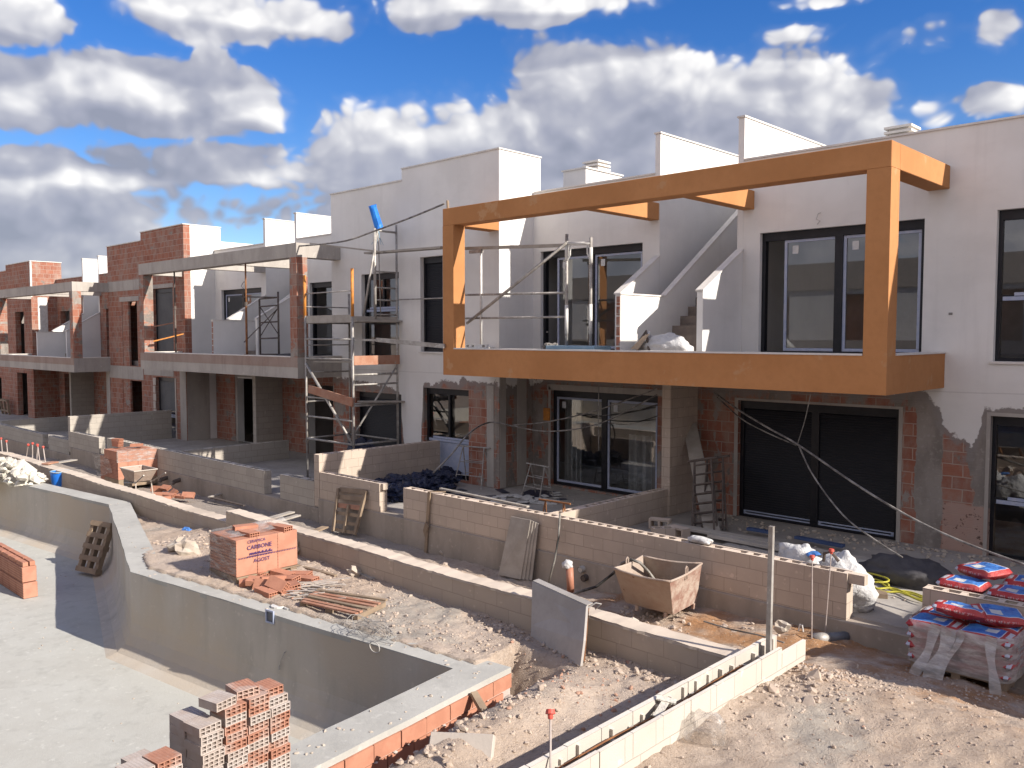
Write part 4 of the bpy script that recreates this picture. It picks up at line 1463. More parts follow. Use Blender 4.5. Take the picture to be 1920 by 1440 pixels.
# the next house beyond, only its corner block in view
h4 = thing('terraced_house', 'farthest brick corner block at the left edge of the photo', 'house', (-54, FA, -1.0), 'row of two-storey houses under construction')
MB().wall(-58, -51.77, -1.3, 7.2, FB + 0.02, FB + 0.27, [(-55, -53.5, 2.2, 4.7), (-55, -53.2, -0.9, 1.4)]).build('front_wall', 'brick', h4)
MB().box(-58, -51.77, FB, FB + 0.3, 7.201, 7.24).build('cap', 'cap', h4)
MB().box(-58, -51.77, FB + 0.3, 25, 6.0, 6.3).build('roof', 'tile', h4)
MB().box(-58, -51.77, FB + 3.0, FB + 3.1, -1.3, 5.99).build('inner_wall', 'room', h4)
MB().box(-57.9, -57.8, FB + 0.3, FB + 2.9, -1.3, 5.99).build('inner_wall', 'room', h4)

# neighbouring house just outside the photo on the right: it throws the shade on the near ground
hn = thing('neighbour_house', 'plain white neighbouring house beyond the right edge', 'house', (10, 14, 0))
MB().box(7.4, 16, 11.0, 24, -0.5, 6.9).build('wall', 'white', hn)
MB().box(7.35, 16.1, 10.95, 24.1, 6.901, 7.0).build('roof', 'cap', hn)
# ------------------------------------------------------------------ more materials for the site gear


def m_clayrib():
    m, t = newmat('ribbed_clay_brick_pack')
    g = t.n('ShaderNodeNewGeometry')
    P = g.outputs['Position']
    nx, ny, nz = t.xyz(g.outputs['True Normal'])
    x, y, z = t.xyz(P)
    c = t.mix(t.step(t.noise(P, 5.0, 5), 0.4, 0.65), (0.45, 0.225, 0.155), (0.39, 0.185, 0.125))
    f = t.m('GREATER_THAN', t.m('ABSOLUTE', ny), 0.6)
    w = t.m('SINE', t.m('MULTIPLY', z, 2 * math.pi / 0.043))
    k = t.m('MULTIPLY', f, t.step(w, 0.2, 0.8))
    c = t.mix(t.m('MULTIPLY', k, 0.5), c, (0.16, 0.075, 0.055))
    finish(t, c, 0.85, t.m('ADD', t.m('MULTIPLY', k, -1.0), t.m('MULTIPLY', t.noise(P, 50.0, 4), 0.2)), 0.6, 0.01, spec=0.15)
    return m


M['clayrib'] = m_clayrib()
M['crumb'] = plain('dusty_brick_crumb', (0.42, 0.265, 0.195), (0.36, 0.20, 0.14), 6, 0.95)


def m_groove(name, a, b):
    """hollow brick with grooved faces, patterned along its own length"""
    m, t = newmat(name)
    P = t.n('ShaderNodeTexCoord').outputs['Object']
    rnd = t.n('ShaderNodeObjectInfo').outputs['Random']
    x, y, z = t.xyz(P)
    g = t.n('ShaderNodeNewGeometry')
    w = t.m('SINE', t.m('MULTIPLY', y, 2 * math.pi / 0.027))
    c = t.mix(t.step(t.noise(t.vm('ADD', P, t.cxyz(rnd, rnd, rnd)), 9.0, 5), 0.35, 0.65), a, b)
    c = t.mix(t.m('MULTIPLY', t.step(w, 0.1, 0.7), 0.35), c, tuple(v * 0.55 for v in a))
    dust = t.step(t.noise(t.vm('ADD', t.vm('SCALE', P, 1.0), t.cxyz(t.m('MULTIPLY', rnd, 7.0), 0.0, 0.0)), 5.0, 5, 0.6), 0.45, 0.62)
    c = t.mix(t.m('MULTIPLY', dust, 0.55), c, (0.50, 0.43, 0.38))
    finish(t, c, 0.92, t.m('ADD', w, t.noise(P, 80.0, 4)), 0.5, 0.006, spec=0.1)
    return m


M['grooved'] = m_groove('grooved_clay_brick', (0.45, 0.225, 0.155), (0.39, 0.185, 0.125))
M['groovedmort'] = m_groove('grooved_mortar_caked_brick', (0.50, 0.44, 0.40), (0.44, 0.36, 0.31))


def m_bag():
    m, t = newmat('printed_cement_bag')
    P = t.n('ShaderNodeTexCoord').outputs['Object']
    x, y, z = t.xyz(P)
    ax, ay = t.m('ABSOLUTE', x), t.m('ABSOLUTE', y)

    def rect(x0, x1, y0, y1):
        a = t.m('MULTIPLY', t.m('GREATER_THAN', x, x0), t.m('LESS_THAN', x, x1))
        b = t.m('MULTIPLY', t.m('GREATER_THAN', y, y0), t.m('LESS_THAN', y, y1))
        return t.m('MULTIPLY', a, b)
    c = t.mix(t.step(t.noise(P, 6.0, 4), 0.35, 0.65), (0.40, 0.035, 0.038), (0.47, 0.07, 0.065))
    top = t.m('GREATER_THAN', z, 0.045)
    c = t.mix(t.m('MULTIPLY', top, rect(-0.155, 0.235, -0.165, 0.165)), c, (0.6, 0.6, 0.62))
    blue = t.mix(t.step(t.noise(P, 9.0, 4), 0.4, 0.6), (0.035, 0.12, 0.42), (0.07, 0.22, 0.56))
    c = t.mix(t.m('MULTIPLY', top, rect(-0.145, 0.225, -0.155, 0.155)), c, blue)
    c = t.mix(t.m('MULTIPLY', top, rect(-0.09, 0.03, -0.11, 0.02)), c, (0.6, 0.6, 0.58))
    c = t.mix(t.m('MULTIPLY', top, rect(-0.24, -0.19, -0.10, 0.10)), c, (0.55, 0.55, 0.58))
    side = t.m('LESS_THAN', z, 0.03)
    txt = t.m('MULTIPLY', t.m('GREATER_THAN', t.noise(t.vm('MULTIPLY', P, (60, 60, 22)), 1.0, 2), 0.52), t.m('MULTIPLY', t.m('LESS_THAN', ax, 0.17), t.m('LESS_THAN', t.m('ABSOLUTE', z), 0.016)))
    c = t.mix(t.m('MULTIPLY', side, t.m('MULTIPLY', txt, 0.6)), c, (0.6, 0.5, 0.48))
    c = t.mix(t.m('MULTIPLY', side, rect(-0.26, -0.215, -1, 1)), c, (0.5, 0.52, 0.6))
    finish(t, c, 0.42, t.noise(P, 11.0, 6, 0.65, 0.6), 0.8, 0.035, spec=0.4)
    return m


M['bag'] = m_bag()


def pillow(sx, sy, sz, nx_=14, ny_=12, wob=0.03, power=7.0):
    """soft bag: flattened superellipsoid grid, origin in its middle"""
    mb = MB()
    sd = random.random() * 50
    for side in (1, -1):
        for j in range(ny_ + 1):
            for i in range(nx_ + 1):
                u, v = -1 + 2 * i / nx_, -1 + 2 * j / ny_
                h = max(0.0, (1 - abs(u) ** power)) ** 0.5 * max(0.0, (1 - abs(v) ** power)) ** 0.5
                w = wob * noise.noise(Vector((u * 1.8 + sd, v * 1.8, side)))
                pinch = 1 - 0.05 * (abs(u) ** 3) * (abs(v) ** 3)
                mb.v.append(Vector((u * sx / 2 * pinch, v * sy / 2 * pinch, side * sz / 2 * h + w * h)))
        o = 0 if side == 1 else (nx_ + 1) * (ny_ + 1)
        for j in range(ny_):
            for i in range(nx_):
                k = o + j * (nx_ + 1) + i
                q = (k, k + 1, k + nx_ + 2, k + nx_ + 1)
                mb.f.append(q if side == 1 else q[::-1])
    return mb


def lump(c, size, seed, sub=4, amp=0.35, freq=1.6, flat=0.0, fold=0.1):
    """crumpled soft heap resting on its base"""
    bm = bmesh.new()
    bmesh.ops.create_icosphere(bm, subdivisions=sub, radius=1.0)
    mb = MB()
    sd = Vector((seed * 3.7, seed * 1.3, seed * 7.1))
    for v in bm.verts:
        p = v.co
        r = 1 + amp * noise.fractal(p * freq + sd, 1.0, 2.0, 3) + fold * abs(noise.noise(p * freq * 2.7 + sd))
        z = p.z * r
        if z < flat - 0.6:
            z = flat - 0.6
        mb.v.append(Vector(c) + Vector((p.x * r * size[0], p.y * r * size[1], (z + 0.6 - flat) * size[2])))
    mb.f = [tuple(v.index for v in f.verts) for f in bm.faces]
    bm.free()
    return mb


def pallet(name, label, c, rot, group=None, mat='wood', w=0.8, l=1.0, n=5):
    """wooden pallet: top boards, three bearers, bottom boards; local box, base at c"""
    p = thing(name, label, 'pallet', c, group)
    ORG[p.as_pointer()] = Vector()
    for i in range(n):
        y = -l / 2 + 0.05 + i * (l - 0.1) / (n - 1)
        MB().box(-w / 2, w / 2, y - 0.05, y + 0.05, 0.118, 0.14).build('top_board', mat, p)
    for x in (-w / 2 + 0.05, 0, w / 2 - 0.05):
        MB().box(x - 0.045, x + 0.045, -l / 2, l / 2, 0.023, 0.117).build('bearer', mat, p)
    for y in (-l / 2 + 0.05, 0, l / 2 - 0.05):
        MB().box(-w / 2, w / 2, y - 0.05, y + 0.05, 0.0, 0.022).build('bottom_board', mat, p)
    p.rotation_euler = rot
    return p


# ------------------------------------------------------------------ cement skip
z0 = -0.17
b = [at(1173, 1130, z=z0), at(1262, 1153, z=z0), at(1306, 1129, z=z0)]
b.append(b[0] + b[2] - b[1])
zr = 0.42
r_ = [at(1151, 1066, z=zr), at(1256, 1091, z=zr), at(1316, 1057, z=zr), at(1205, 1043, z=zr)]
sk_ = thing('cement_skip', 'cement-crusted steel skip tub standing on the path', 'skip', ((b[0] + b[2]) / 2))
mb = MB()
ins = Vector(((r_[0] + r_[2]) / 2))
ri = [p.lerp(Vector((ins.x, ins.y, p.z)), 0.035) for p in r_]
cb = (b[0] + b[2]) / 2
bi = [p.lerp(cb, 0.06) + Vector((0, 0, 0.06)) for p in b]


def sagged(p, q, k, n=8):
    return [p.lerp(q, i / n) - Vector((0, 0, k * math.sin(math.pi * i / n))) for i in range(n + 1)]


edges = []
for i in range(4):
    edges.append((sagged(r_[i], r_[(i + 1) % 4], 0.03), [b[i].lerp(b[(i + 1) % 4], k / 8) for k in range(9)],
                  sagged(ri[i], ri[(i + 1) % 4], 0.03), [bi[i].lerp(bi[(i + 1) % 4], k / 8) for k in range(9)]))
for to, bo, ti, bin_ in edges[:1] + edges[2:]:
    for k in range(8):
        mb.quad(bo[k], bo[k + 1], to[k + 1], to[k])
        mb.quad(ti[k], ti[k + 1], bin_[k + 1], bin_[k])
        mb.quad(to[k], to[k + 1], ti[k + 1], ti[k])
to, bo, ti, bin_ = edges[1]
for k in range(8):
    mb.quad(ti[k], ti[k + 1], bin_[k + 1], bin_[k])
    mb.quad(to[k], to[k + 1], ti[k + 1], ti[k])
mb.quad(*[p for p in reversed(b)])
mb.quad(*bi)
mb.build('tub', 'skip', sk_)
mb = MB()
for k in range(8):
    mb.quad(bo[k], bo[k + 1], to[k + 1], to[k])
mb.build('end_panel', 'skiprust', sk_)
mb = MB()
for i in range(4):
    mb.tube([p + Vector((0, 0, 0.004)) for p in sagged(r_[i], r_[(i + 1) % 4], 0.03)], 0.017, 8)
mb.build('rim', 'skip', sk_, smooth=True)
for p, q in ((r_[0].lerp(r_[3], 0.45), 1), (r_[1].lerp(r_[2], 0.5), 1)):
    mb = MB()
    d = (r_[3] - r_[0]).normalized()
    mb.tube([p - UP * 0.1 - d * 0.03, p + UP * 0.06 - d * 0.03, p + UP * 0.085, p + UP * 0.06 + d * 0.03, p - UP * 0.1 + d * 0.03], 0.013, 6)
    mb.build('lifting_eye', 'skip', sk_)
mb = MB()
for k in range(26):
    f, h = random.random(), random.random()
    p = bi[0].lerp(bi[1], f).lerp(bi[3].lerp(bi[2], f), h)
    mb.rock(p + UP * random.uniform(0.08, 0.2) * (1 - f), random.uniform(0.03, 0.09), 1, 0.4)
mb.build('hardened_mortar', 'rubble', sk_)
for p in (b[0].lerp(b[1], 0.25), b[0].lerp(b[1], 0.85), b[1].lerp(b[2], 0.85)):
    MB().box(p.x - 0.02, p.x + 0.02, p.y - 0.02, p.y + 0.02, z0 - 0.07, z0 + 0.01).build('foot', 'skiprust', sk_)
mb = MB()
pts = [at(1078, 1112, z=-0.22), at(1118, 1100, z=-0.18), at(1150, 1075, z=0.05), at(1167, 1056, z=0.36), at(1183, 1049, z=0.44), at(1200, 1055, z=0.42), at(1216, 1072, z=0.2), at(1228, 1088, z=0.1)]
mb.tube(pts, 0.022, 8)
tag(mb.build('rubber_hose', 'cable', smooth=True), 'dusty black rubber hose looping over the rim into the cement skip', 'hose')

# ------------------------------------------------------------------ bent form panel
P_ = [at(995, 1194, z=0.27), at(1088, 1250, z=0.27), at(1096, 1192, z=0.40)]
fp = thing('form_panel', 'bent grey steel form panel leaning against the edge wall', 'panel', P_[0])
bl, br = at(995, 1194, z=0.26), at(1088, 1250, z=0.26)
ml, mr = at(996, 1172, Y=bl.y + 0.04), at(1094, 1203, Y=br.y + 0.05)
tl, tr = at(998, 1091, Y=bl.y + 0.20), at(1099, 1137, Y=br.y + 0.24)
mb = MB()
th = Vector((0.35, 0.9, 0.25)).normalized() * 0.03
for a, b_, c, d in ((bl, br, mr, ml), (ml, mr, tr, tl)):
    mb.hexa([a, b_, b_ + th, a + th, d, c, c + th, d + th])
mb.build('sheet', 'plate', fp)
mb = MB()
tw = Vector((0.02, 0.09, 0.012))
mb.hexa([tl + th * 0.3, tr + th * 0.3, tr + tw, tl + tw, tl + UP * 0.012 + th * 0.3, tr + UP * 0.012 + th * 0.3, tr + tw + UP * 0.012, tl + tw + UP * 0.012])
mb.build('top_flange', 'plate', fp)
mb = MB()
for f in (0.1, 0.5, 0.92):
    a, c = bl.lerp(br, f) + th, tl.lerp(tr, f) + th
    mb.bar(a + Vector((0.02, 0.05, 0.01)), c + Vector((0.02, 0.04, -0.01)), 0.04, 0.03)
mb.build('stiffener', 'rust', fp)
mb = MB()
mb.tube([tr + Vector((0, 0.03, -0.02)), tr + Vector((0.06, 0.09, 0.03)), tr + Vector((0.10, 0.13, 0.02)), tr + Vector((0.03, 0.12, -0.05))], 0.009, 6)
mb.build('handle', 'steel', fp)

# ------------------------------------------------------------------ boards leaning on the long garden wall
for i in range(4):
    o = MB()
    bx_, by_ = -10.0 + i * 0.05, 10.62 + i * 0.028
    b0 = at(934, 1078, z=-0.53) + Vector((i * 0.055, 0.03 * i, 0))
    b1 = at(976, 1087, z=-0.53) + Vector((i * 0.06, 0.03 * i, 0))
    t0 = at(958, 968, Y=10.78 + 0.02 * i) + Vector((i * 0.055, 0, 0))
    t1 = at(995, 975, Y=10.78 + 0.02 * i) + Vector((i * 0.06, 0, -0.01 * i))
    n_ = (b1 - b0).cross(t0 - b0).normalized() * -0.02
    if n_.y < 0:
        n_ = -n_
    o.hexa([b0, b1, b1 + n_, b0 + n_, t0, t1, t1 + n_, t0 + n_])
    tag(o.build('shuttering_board', 'woodgrey', bevel=0.004), ('foremost' if i == 0 else ['', 'second', 'third', 'rearmost'][i]) + ' of the four grey boards leaning on the long block wall', 'board', 'grey boards leaning on the block wall')

# timber frame leaning on the short wall
tf = thing('timber_rack', 'timber pallet frame leaning against the short block wall', 'frame', at(655, 1000, z=-0.5))
L0, L1 = at(624, 996, z=-0.5), at(634, 916, Y=10.84)
R0, R1 = at(665, 1003, z=-0.5), at(686, 921, Y=10.84)
mb = MB()
mb.bar(L0, L1, 0.07, 0.04, (0, -1, 0.3))
mb.build('side_rail', 'wood', tf)
mb = MB()
mb.bar(R0, R1, 0.075, 0.05, (0, -1, 0.3))
mb.build('side_rail', 'wood', tf)
mb = MB()
mb.bar(L0.lerp(R0, 0.5), L1.lerp(R1, 0.48).lerp(L0.lerp(R0, 0.5), 0.35), 0.06, 0.04, (0, -1, 0.3))
mb.build('middle_rail', 'wood', tf)
for k, f in enumerate((0.03, 0.22, 0.42, 0.6, 0.8, 0.97)):
    mb = MB()
    off = Vector((0, 0.045, 0))
    mb.bar(L0.lerp(L1, f) + off, R0.lerp(R1, f) + off, 0.10 if k > 2 else 0.07, 0.02, (0, -1, 0.3))
    mb.build('cross_board', 'woodred' if k == 3 else 'wood', tf)
mb = MB()
mb.bar(at(798, 1037, z=-0.58), at(805, 922, Y=10.86), 0.075, 0.025, (0, -1, 0))
mb.bar(at(805, 922, Y=10.87), at(835, 922, Y=11.05), 0.05, 0.02)
tag(mb.build('timber_batten', 'wood'), 'upright brown batten standing against the long wall near its left end', 'batten')
mb = MB()
mb.bar(at(788, 1028, z=-0.58), at(801, 983, Y=10.80), 0.13, 0.02, (0, -1, 0.2))
tag(mb.build('timber_board', 'wood'), 'short brown board leaning beside the upright batten', 'board')
mb = MB()
mb.tube([at(1028, 1095, z=-0.42), at(1040, 1050, Y=10.6), at(1047, 1010, Y=10.8), at(1050, 962, Y=10.87)], 0.018, 7)
tag(mb.build('leaning_bar', 'cable', smooth=True), 'dark bar leaning on the long wall right of the grey boards', 'bar')
mb = MB()
mb.bar(at(826, 916, z=0.645), at(990, 950, z=0.645), 0.07, 0.03)
tag(mb.build('long_batten', 'woodgrey'), 'long grey batten lying along the back of the long wall top', 'batten')
mb = MB()
mb.tube([at(1070, 1110, z=-0.3), at(1068, 1065, Y=at(1070, 1110, z=-0.3).y)], 0.058, 14)
pk = mb.build('drain_pipe', 'pinkpipe', smooth=True)
tag(pk, 'upright terracotta drain pipe with a white bag over its end', 'pipe')
c = at(1066, 1062, Y=at(1070, 1110, z=-0.3).y)
lump((c.x - 0.02, c.y, c.z - 0.03), (0.085, 0.085, 0.08), 3, 3).build('bag_cover', 'sack', pk, smooth=True)
for u, v, col, lab in ((1093, 1066, 'pvclt', 'pale round drain stub in the plinth under the long wall'), (1099, 1082, 'steeldk', 'dark ragged drain hole just below the pale drain stub')):
    c = at(u, v, Y=10.875)
    mb = MB()
    mb.tube([c + Vector((0, 0.05, 0)), c + Vector((0, -0.08, -0.01))], 0.055, 12, cap=False)
    mb.tube([c + Vector((0, 0.02, 0)), c + Vector((0, -0.078, -0.01))], 0.045, 12)
    tag(mb.build('drain_stub', col), lab, 'pipe')
for u, v, lab in ((313, 895, 'left one of two black pipe stubs in the plinth behind the brick pallet'), (337, 899, 'right one of two black pipe stubs in the plinth behind the brick pallet')):
    c = at(u, v, Y=10.875)
    mb = MB()
    mb.tube([c + Vector((0, 0.05, 0)), c + Vector((0.05, -0.2, -0.04))], 0.06, 10)
    mb.tube([c + Vector((0.05, -0.2, -0.04)), c + Vector((0.06, -0.24, -0.1))], 0.05, 8)
    tag(mb.build('pipe_stub', 'steeldk'), lab, 'pipe')
c0, c1, c2 = at(1524, 1197, z=-0.2), at(1551, 1196, z=-0.2), at(1588, 1193, z=-0.2)
dp = thing('pvc_pipe', 'dark plastic pipe lying below the end of the long wall', 'pipe', c1)
mb = MB()
mb.tube([c1, c2], 0.065, 14)
mb.build('pipe', 'pvc', dp, smooth=True)
mb = MB()
mb.tube([c0, c1 + (c2 - c1) * 0.05], 0.07, 14)
mb.build('sleeve', 'steel', dp, smooth=True)

# ------------------------------------------------------------------ steel stakes with red caps


def stake(base, top, label, group=None, cap='red', r=0.008):
    s = thing('rebar_stake', label, 'stake', base, group)
    MB().tube([base, top], r, 6).build('bar', 'paletube', s)
    d = (top - base).normalized()
    mb = MB()
    mb.tube([top - d * 0.045, top - d * 0.01], 0.017, 10, r2=0.022)
    mb.tube([top - d * 0.01, top + d * 0.022], 0.037, 12, r2=0.03)
    mb.build('cap', cap, s, smooth=False)
    return s


stake(Vector((-3.77, 4.32, 0.58)), at(1032, 1336, Y=4.5), 'rusty bar with round red cap standing in the foreground block channel')
b0 = at(1522, 1200, z=-0.2)
stake(b0, at(1523, 1044, Y=b0.y + 0.1), 'shorter left bar with red cap at the end of the long wall', 'pair of red-capped bars by the long wall')
b1 = at(1547, 1190, z=-0.2)
stake(b1, at(1559, 1032, Y=b1.y + 0.05), 'taller tilted right bar with red cap at the end of the long wall', 'pair of red-capped bars by the long wall')
for (u0, v0, u1, v1) in ((5, 855, 2, 822), (15, 856, 12, 827), (48, 864, 53, 834), (61, 865, 61, 831), (69, 867, 70, 834), (75, 868, 70.5, 835), (86, 873, 81, 838)):
    a = at(u0, v0, Y=7.8)
    stake(a, at(u1, v1, Y=7.8), 'thin bar with red cap standing behind the curved edge wall at far left', 'thin red-capped bars at the far left', r=0.0135)

# square post at the end of the channel wall
ba = at(1440, 1272, z=0.42)
tp = at(1443, 986, Y=ba.y)
mb = MB()
mb.bar(ba - UP * 0.15, Vector((ba.x + 0.01, ba.y, tp.z)), 0.045, 0.04, (0, 1, 0))
po = mb.build('steel_post', 'steel')
tag(po, 'tall thin square steel post at the end of the channel wall', 'post')
mb = MB()
for k in range(9):
    mb.rock((ba.x + random.uniform(-0.06, 0.1), ba.y + random.uniform(-0.1, 0.08), 0.47 + random.uniform(-0.03, 0.05)), random.uniform(0.03, 0.07), 1)
mb.build('concrete_footing', 'gypsum', po)

# ------------------------------------------------------------------ bags of mortar
bagme = pillow(0.56, 0.40, 0.125)
bag0 = bagme.build('cement_bag', 'bag', smooth=True)
bag_first = [True]


def bag(c, rz, label, group, tilt=(0, 0)):
    o = bag0 if bag_first[0] else bag0.copy()
    if not bag_first[0]:
        COL.objects.link(o)
    bag_first[0] = False
    o.location = c
    o.rotation_euler = (tilt[0], tilt[1], rz)
    tag(o, label, 'cement bag', group)
    return o


plb = pallet('wooden_pallet', 'wooden pallet under the wrapped red and white bags at right', (-2.84, 10.40, -0.13), (0, 0, 0), w=0.95, l=0.78)
zb = 0.015
GB = 'red and blue printed mortar bags on the pallet'
lab_low = 'red mortar bag in the wrapped layers of the pallet at right'
for layer in range(4):
    for i, xx in enumerate((-3.10, -2.58)):
        for j, yy in enumerate((10.20, 10.60)):
            if layer == 3:
                lb = [['red and blue bag at the front left corner of the top wrapped layer', 'red and blue bag at the back left of the top wrapped layer'], ['red and blue bag at the front right of the top wrapped layer', 'red and blue bag at the back right of the top wrapped layer']][i][j]
            else:
                lb = lab_low
            bag((xx + random.uniform(-0.015, 0.015), yy + random.uniform(-0.01, 0.01), zb + 0.06 + layer * 0.118), random.choice((0, math.pi)) + random.uniform(-0.04, 0.04), lb, GB)
bag((-2.92, 10.38, zb + 0.585), R(8), 'blue-faced red bag lying tilted on top of the wrapped pallet', GB, (R(-9), R(4)))
bag((-2.58, 10.55, zb + 0.56), R(28), 'plain red bag end sticking out behind the tilted top bag', GB, (R(4), R(3)))
wr = MB()
k = 34
loop = []
for i in range(k):
    a = 2 * math.pi * i / k
    ca, sa = math.cos(a), math.sin(a)
    q = (abs(ca) ** 6 + abs(sa) ** 6) ** (-1 / 6)
    loop.append((ca * q * 0.548, sa * q * 0.425))
lv = [(0.0, 1.0), (0.12, 1.012), (0.24, 0.998), (0.36, 1.01), (0.455, 1.0), (0.475, 0.96)]
for z_, f in lv:
    for x_, y_ in loop:
        jn = 0.008 * noise.noise(Vector((x_ * 6, y_ * 6, z_ * 9)))
        wr.v.append(Vector((-2.84 + x_ * (f + jn), 10.40 + y_ * (f + jn), zb + z_)))
for a in range(len(lv) - 1):
    for i in range(k):
        j = (i + 1) % k
        wr.f.append((a * k + i, a * k + j, (a + 1) * k + j, (a + 1) * k + i))
wrp = wr.build('stretch_wrap', 'wrapmilky', smooth=True)
tag(wrp, 'torn clear stretch wrap round the bags on the right pallet', 'plastic wrap')
for x0_, x1_, w_ in ((-3.02, -3.20, 0.05), (-2.90, -3.02, 0.07), (-2.50, -2.38, 0.05), (-2.78, -2.95, 0.03)):
    mb = MB()
    n_ = 12
    L_, R_ = [], []
    for i in range(n_ + 1):
        f = i / n_
        z_ = lerp(zb + 0.50, -0.12, f ** 1.1)
        y_ = 9.97 - 0.30 * f ** 1.5 + 0.02 * math.sin(f * 9)
        x_ = lerp(x0_, x1_, f) + 0.02 * math.sin(f * 7 + x0_ * 9)
        ww = w_ * (0.7 + 0.5 * math.sin(f * 5 + 1) ** 2)
        L_.append((x_ - ww, y_ + 0.015 * math.sin(f * 14), z_))
        R_.append((x_ + ww, y_ - 0.02 * math.sin(f * 11), z_ - 0.02))
    for i in range(n_):
        mb.quad(L_[i], R_[i], R_[i + 1], L_[i + 1])
    mb.build('hanging_strip', 'wrapmilky', wrp, smooth=True)
GW = 'mortar bags stacked behind the right-hand wall'
for layer in range(4):
    for i, xx in enumerate((-3.18, -2.6, -2.02)):
        lb = 'red mortar bag low in the stack behind the right-hand block wall'
        if layer == 3:
            lb = ['red and blue bag at the left end of the stack behind the right wall', 'red and blue bag with white lettering in front on the stack behind the right wall', 'red and blue bag cut by the right edge behind the right wall'][i]
        bag((xx, 11.42 + (0.0 if i != 1 else -0.04), 0.19 + layer * 0.125 + 0.06 * (layer == 3)), random.uniform(-0.08, 0.08), lb, GW)
bag((-3.05, 11.75, 0.755), R(-28), 'topmost red and blue bag lying crosswise behind the right wall', GW, (R(3), R(-3)))
bag((-2.55, 11.85, 0.66), R(4), 'dark blue-faced bag at the back of the stack behind the right wall', GW)

# white big bag slumped behind the long wall, charcoal tarpaulin, hose
o = lump((-4.72, 11.42, 0.0), (0.42, 0.27, 0.44), 5, 4, 0.22, 1.5, 0.0, 0.22).build('bulk_bag', 'sack', smooth=True)
tag(o, 'white woven bulk bag slumped over the right end of the long wall', 'bulk bag')
mb = MB()
mb.rock((-5.02, 11.2, 0.72), 0.10, 2, 0.3, 0.5)
mb.build('blue_liner', 'bagblue', o)
mb = MB()
mb.tube([(-4.85, 11.16, 0.66), (-4.82, 11.12, 0.78), (-4.72, 11.10, 0.82), (-4.63, 11.13, 0.70)], 0.022, 6)
mb.build('lifting_strap', 'steeldk', o)
c = at(1500, 1045, Y=11.3)
o = lump((c.x, c.y, 0.05), (0.36, 0.15, 0.46), 9, 4, 0.22, 1.5, 0.0, 0.22).build('bulk_bag', 'sack', smooth=True)
tag(o, 'half empty white bulk bag showing behind the long wall top', 'bulk bag')
c = at(1692, 1092, z=0.0)
o = lump((c.x, c.y, 0.0), (0.62, 0.36, 0.24), 21, 4, 0.25, 1.3, 0.0, 0.25).build('tarpaulin', 'tarp', smooth=True)
tag(o, 'crumpled charcoal tarpaulin heap on the right terrace', 'tarpaulin')
mb = MB()
for s_ in range(4):
    ph = random.random() * 6
    pts = []
    c = at(1640, 1098, z=0.02)
    for i in range(26):
        f = i / 25
        u = lerp(1612, 1735, f)
        v = lerp(1080, 1120, f) + 9 * math.sin(f * 9 + ph) * (1 - f) + s_ * 3
        p = at(u, v, z=0.03 + 0.012 * s_)
        pts.append(p)
    mb.tube(pts, 0.014, 6)
c = at(1632, 1094, z=0.04)
mb.tube([c + Vector((0.26 * math.cos(a * 0.35), 0.16 * math.sin(a * 0.35), 0.015 + 0.004 * a)) for a in range(30)], 0.014, 6)
tag(mb.build('garden_hose', 'yellow', smooth=True), 'tangled yellow hose on the right terrace beside the tarpaulin', 'hose')
o = lump((*at(1625, 1075, z=0.0).xy, 0.0), (0.45, 0.3, 0.10), 33, 3, 0.35).build('sand_heap', 'gypsum', smooth=True)
tag(o, 'small pale sand heap between bulk bag and tarpaulin', 'heap')
mb = MB().obox((*at(1640, 1112, z=0.05).xy, 0.04), (0.32, 0.2, 0.07), (0, 0, 0.5))
tag(mb.build('timber_offcut', 'wood', bevel=0.004), 'brown timber block beside the yellow hose', 'timber')

# long boards on the terrace in front of the black shutters
for k, (a, b_, w_, m_, lb) in enumerate((((1252, 983), (1690, 1063), 0.20, 'dryboard', 'long grey board on the terrace nearest the black shutters'),
                                     ((1330, 1003), (1700, 1074), 0.16, 'dryboard', 'long grey board in the middle before the black shutters'),
                                     ((1360, 1022), (1600, 1072), 0.16, 'dryboard', 'long grey board farthest from the black shutters'))):
    mb = MB()
    mb.bar(at(*a, z=0.11), at(*b_, z=0.11), w_, 0.06)
    for f in (0.15, 0.5, 0.85):
        q = at(*a, z=0.045).lerp(at(*b_, z=0.045), f)
        mb.box(q.x - 0.05, q.x + 0.05, q.y - 0.09, q.y + 0.09, 0.005, 0.082)
    tag(mb.build('scaffold_board', m_, bevel=0.004), lb, 'board', 'boards lying before the black shutters')
for a, b_, lb in (((1402, 991), (1445, 998), 'short blue foam strip left of the square post'), ((1492, 1007), (1582, 1024), 'longer blue foam strip right of the square post')):
    mb = MB()
    mb.bar(at(*a, z=0.12), at(*b_, z=0.12), 0.12, 0.05)
    tag(mb.build('foam_strip', 'bluefoam', bevel=0.004), lb, 'foam strip', 'blue foam strips')
for (u, v, rz, rx, lb) in ((1238, 983, 0.3, 0, 'pale loose hollow block standing at the foot of the party wall'), (1243, 1000, 0.9, 1.57, 'loose hollow block on its side showing its holes'), (1272, 999, -0.2, 0, 'small loose block nearest the leaning trestles')):
    t_ = thing('hollow_block', lb, 'block', (*at(u, v, z=0.1).xy, 0.11), 'loose blocks by the party wall')
    ORG[t_.as_pointer()] = Vector()
    MB().wall(-0.2, 0.2, -0.1, 0.1, -0.1, 0.1, [(-0.16, -0.02, -0.065, 0.065), (0.02, 0.16, -0.065, 0.065)]).build('shell', 'block', t_)
    t_.rotation_euler = (rx, 0, rz)

# ------------------------------------------------------------------ trestles


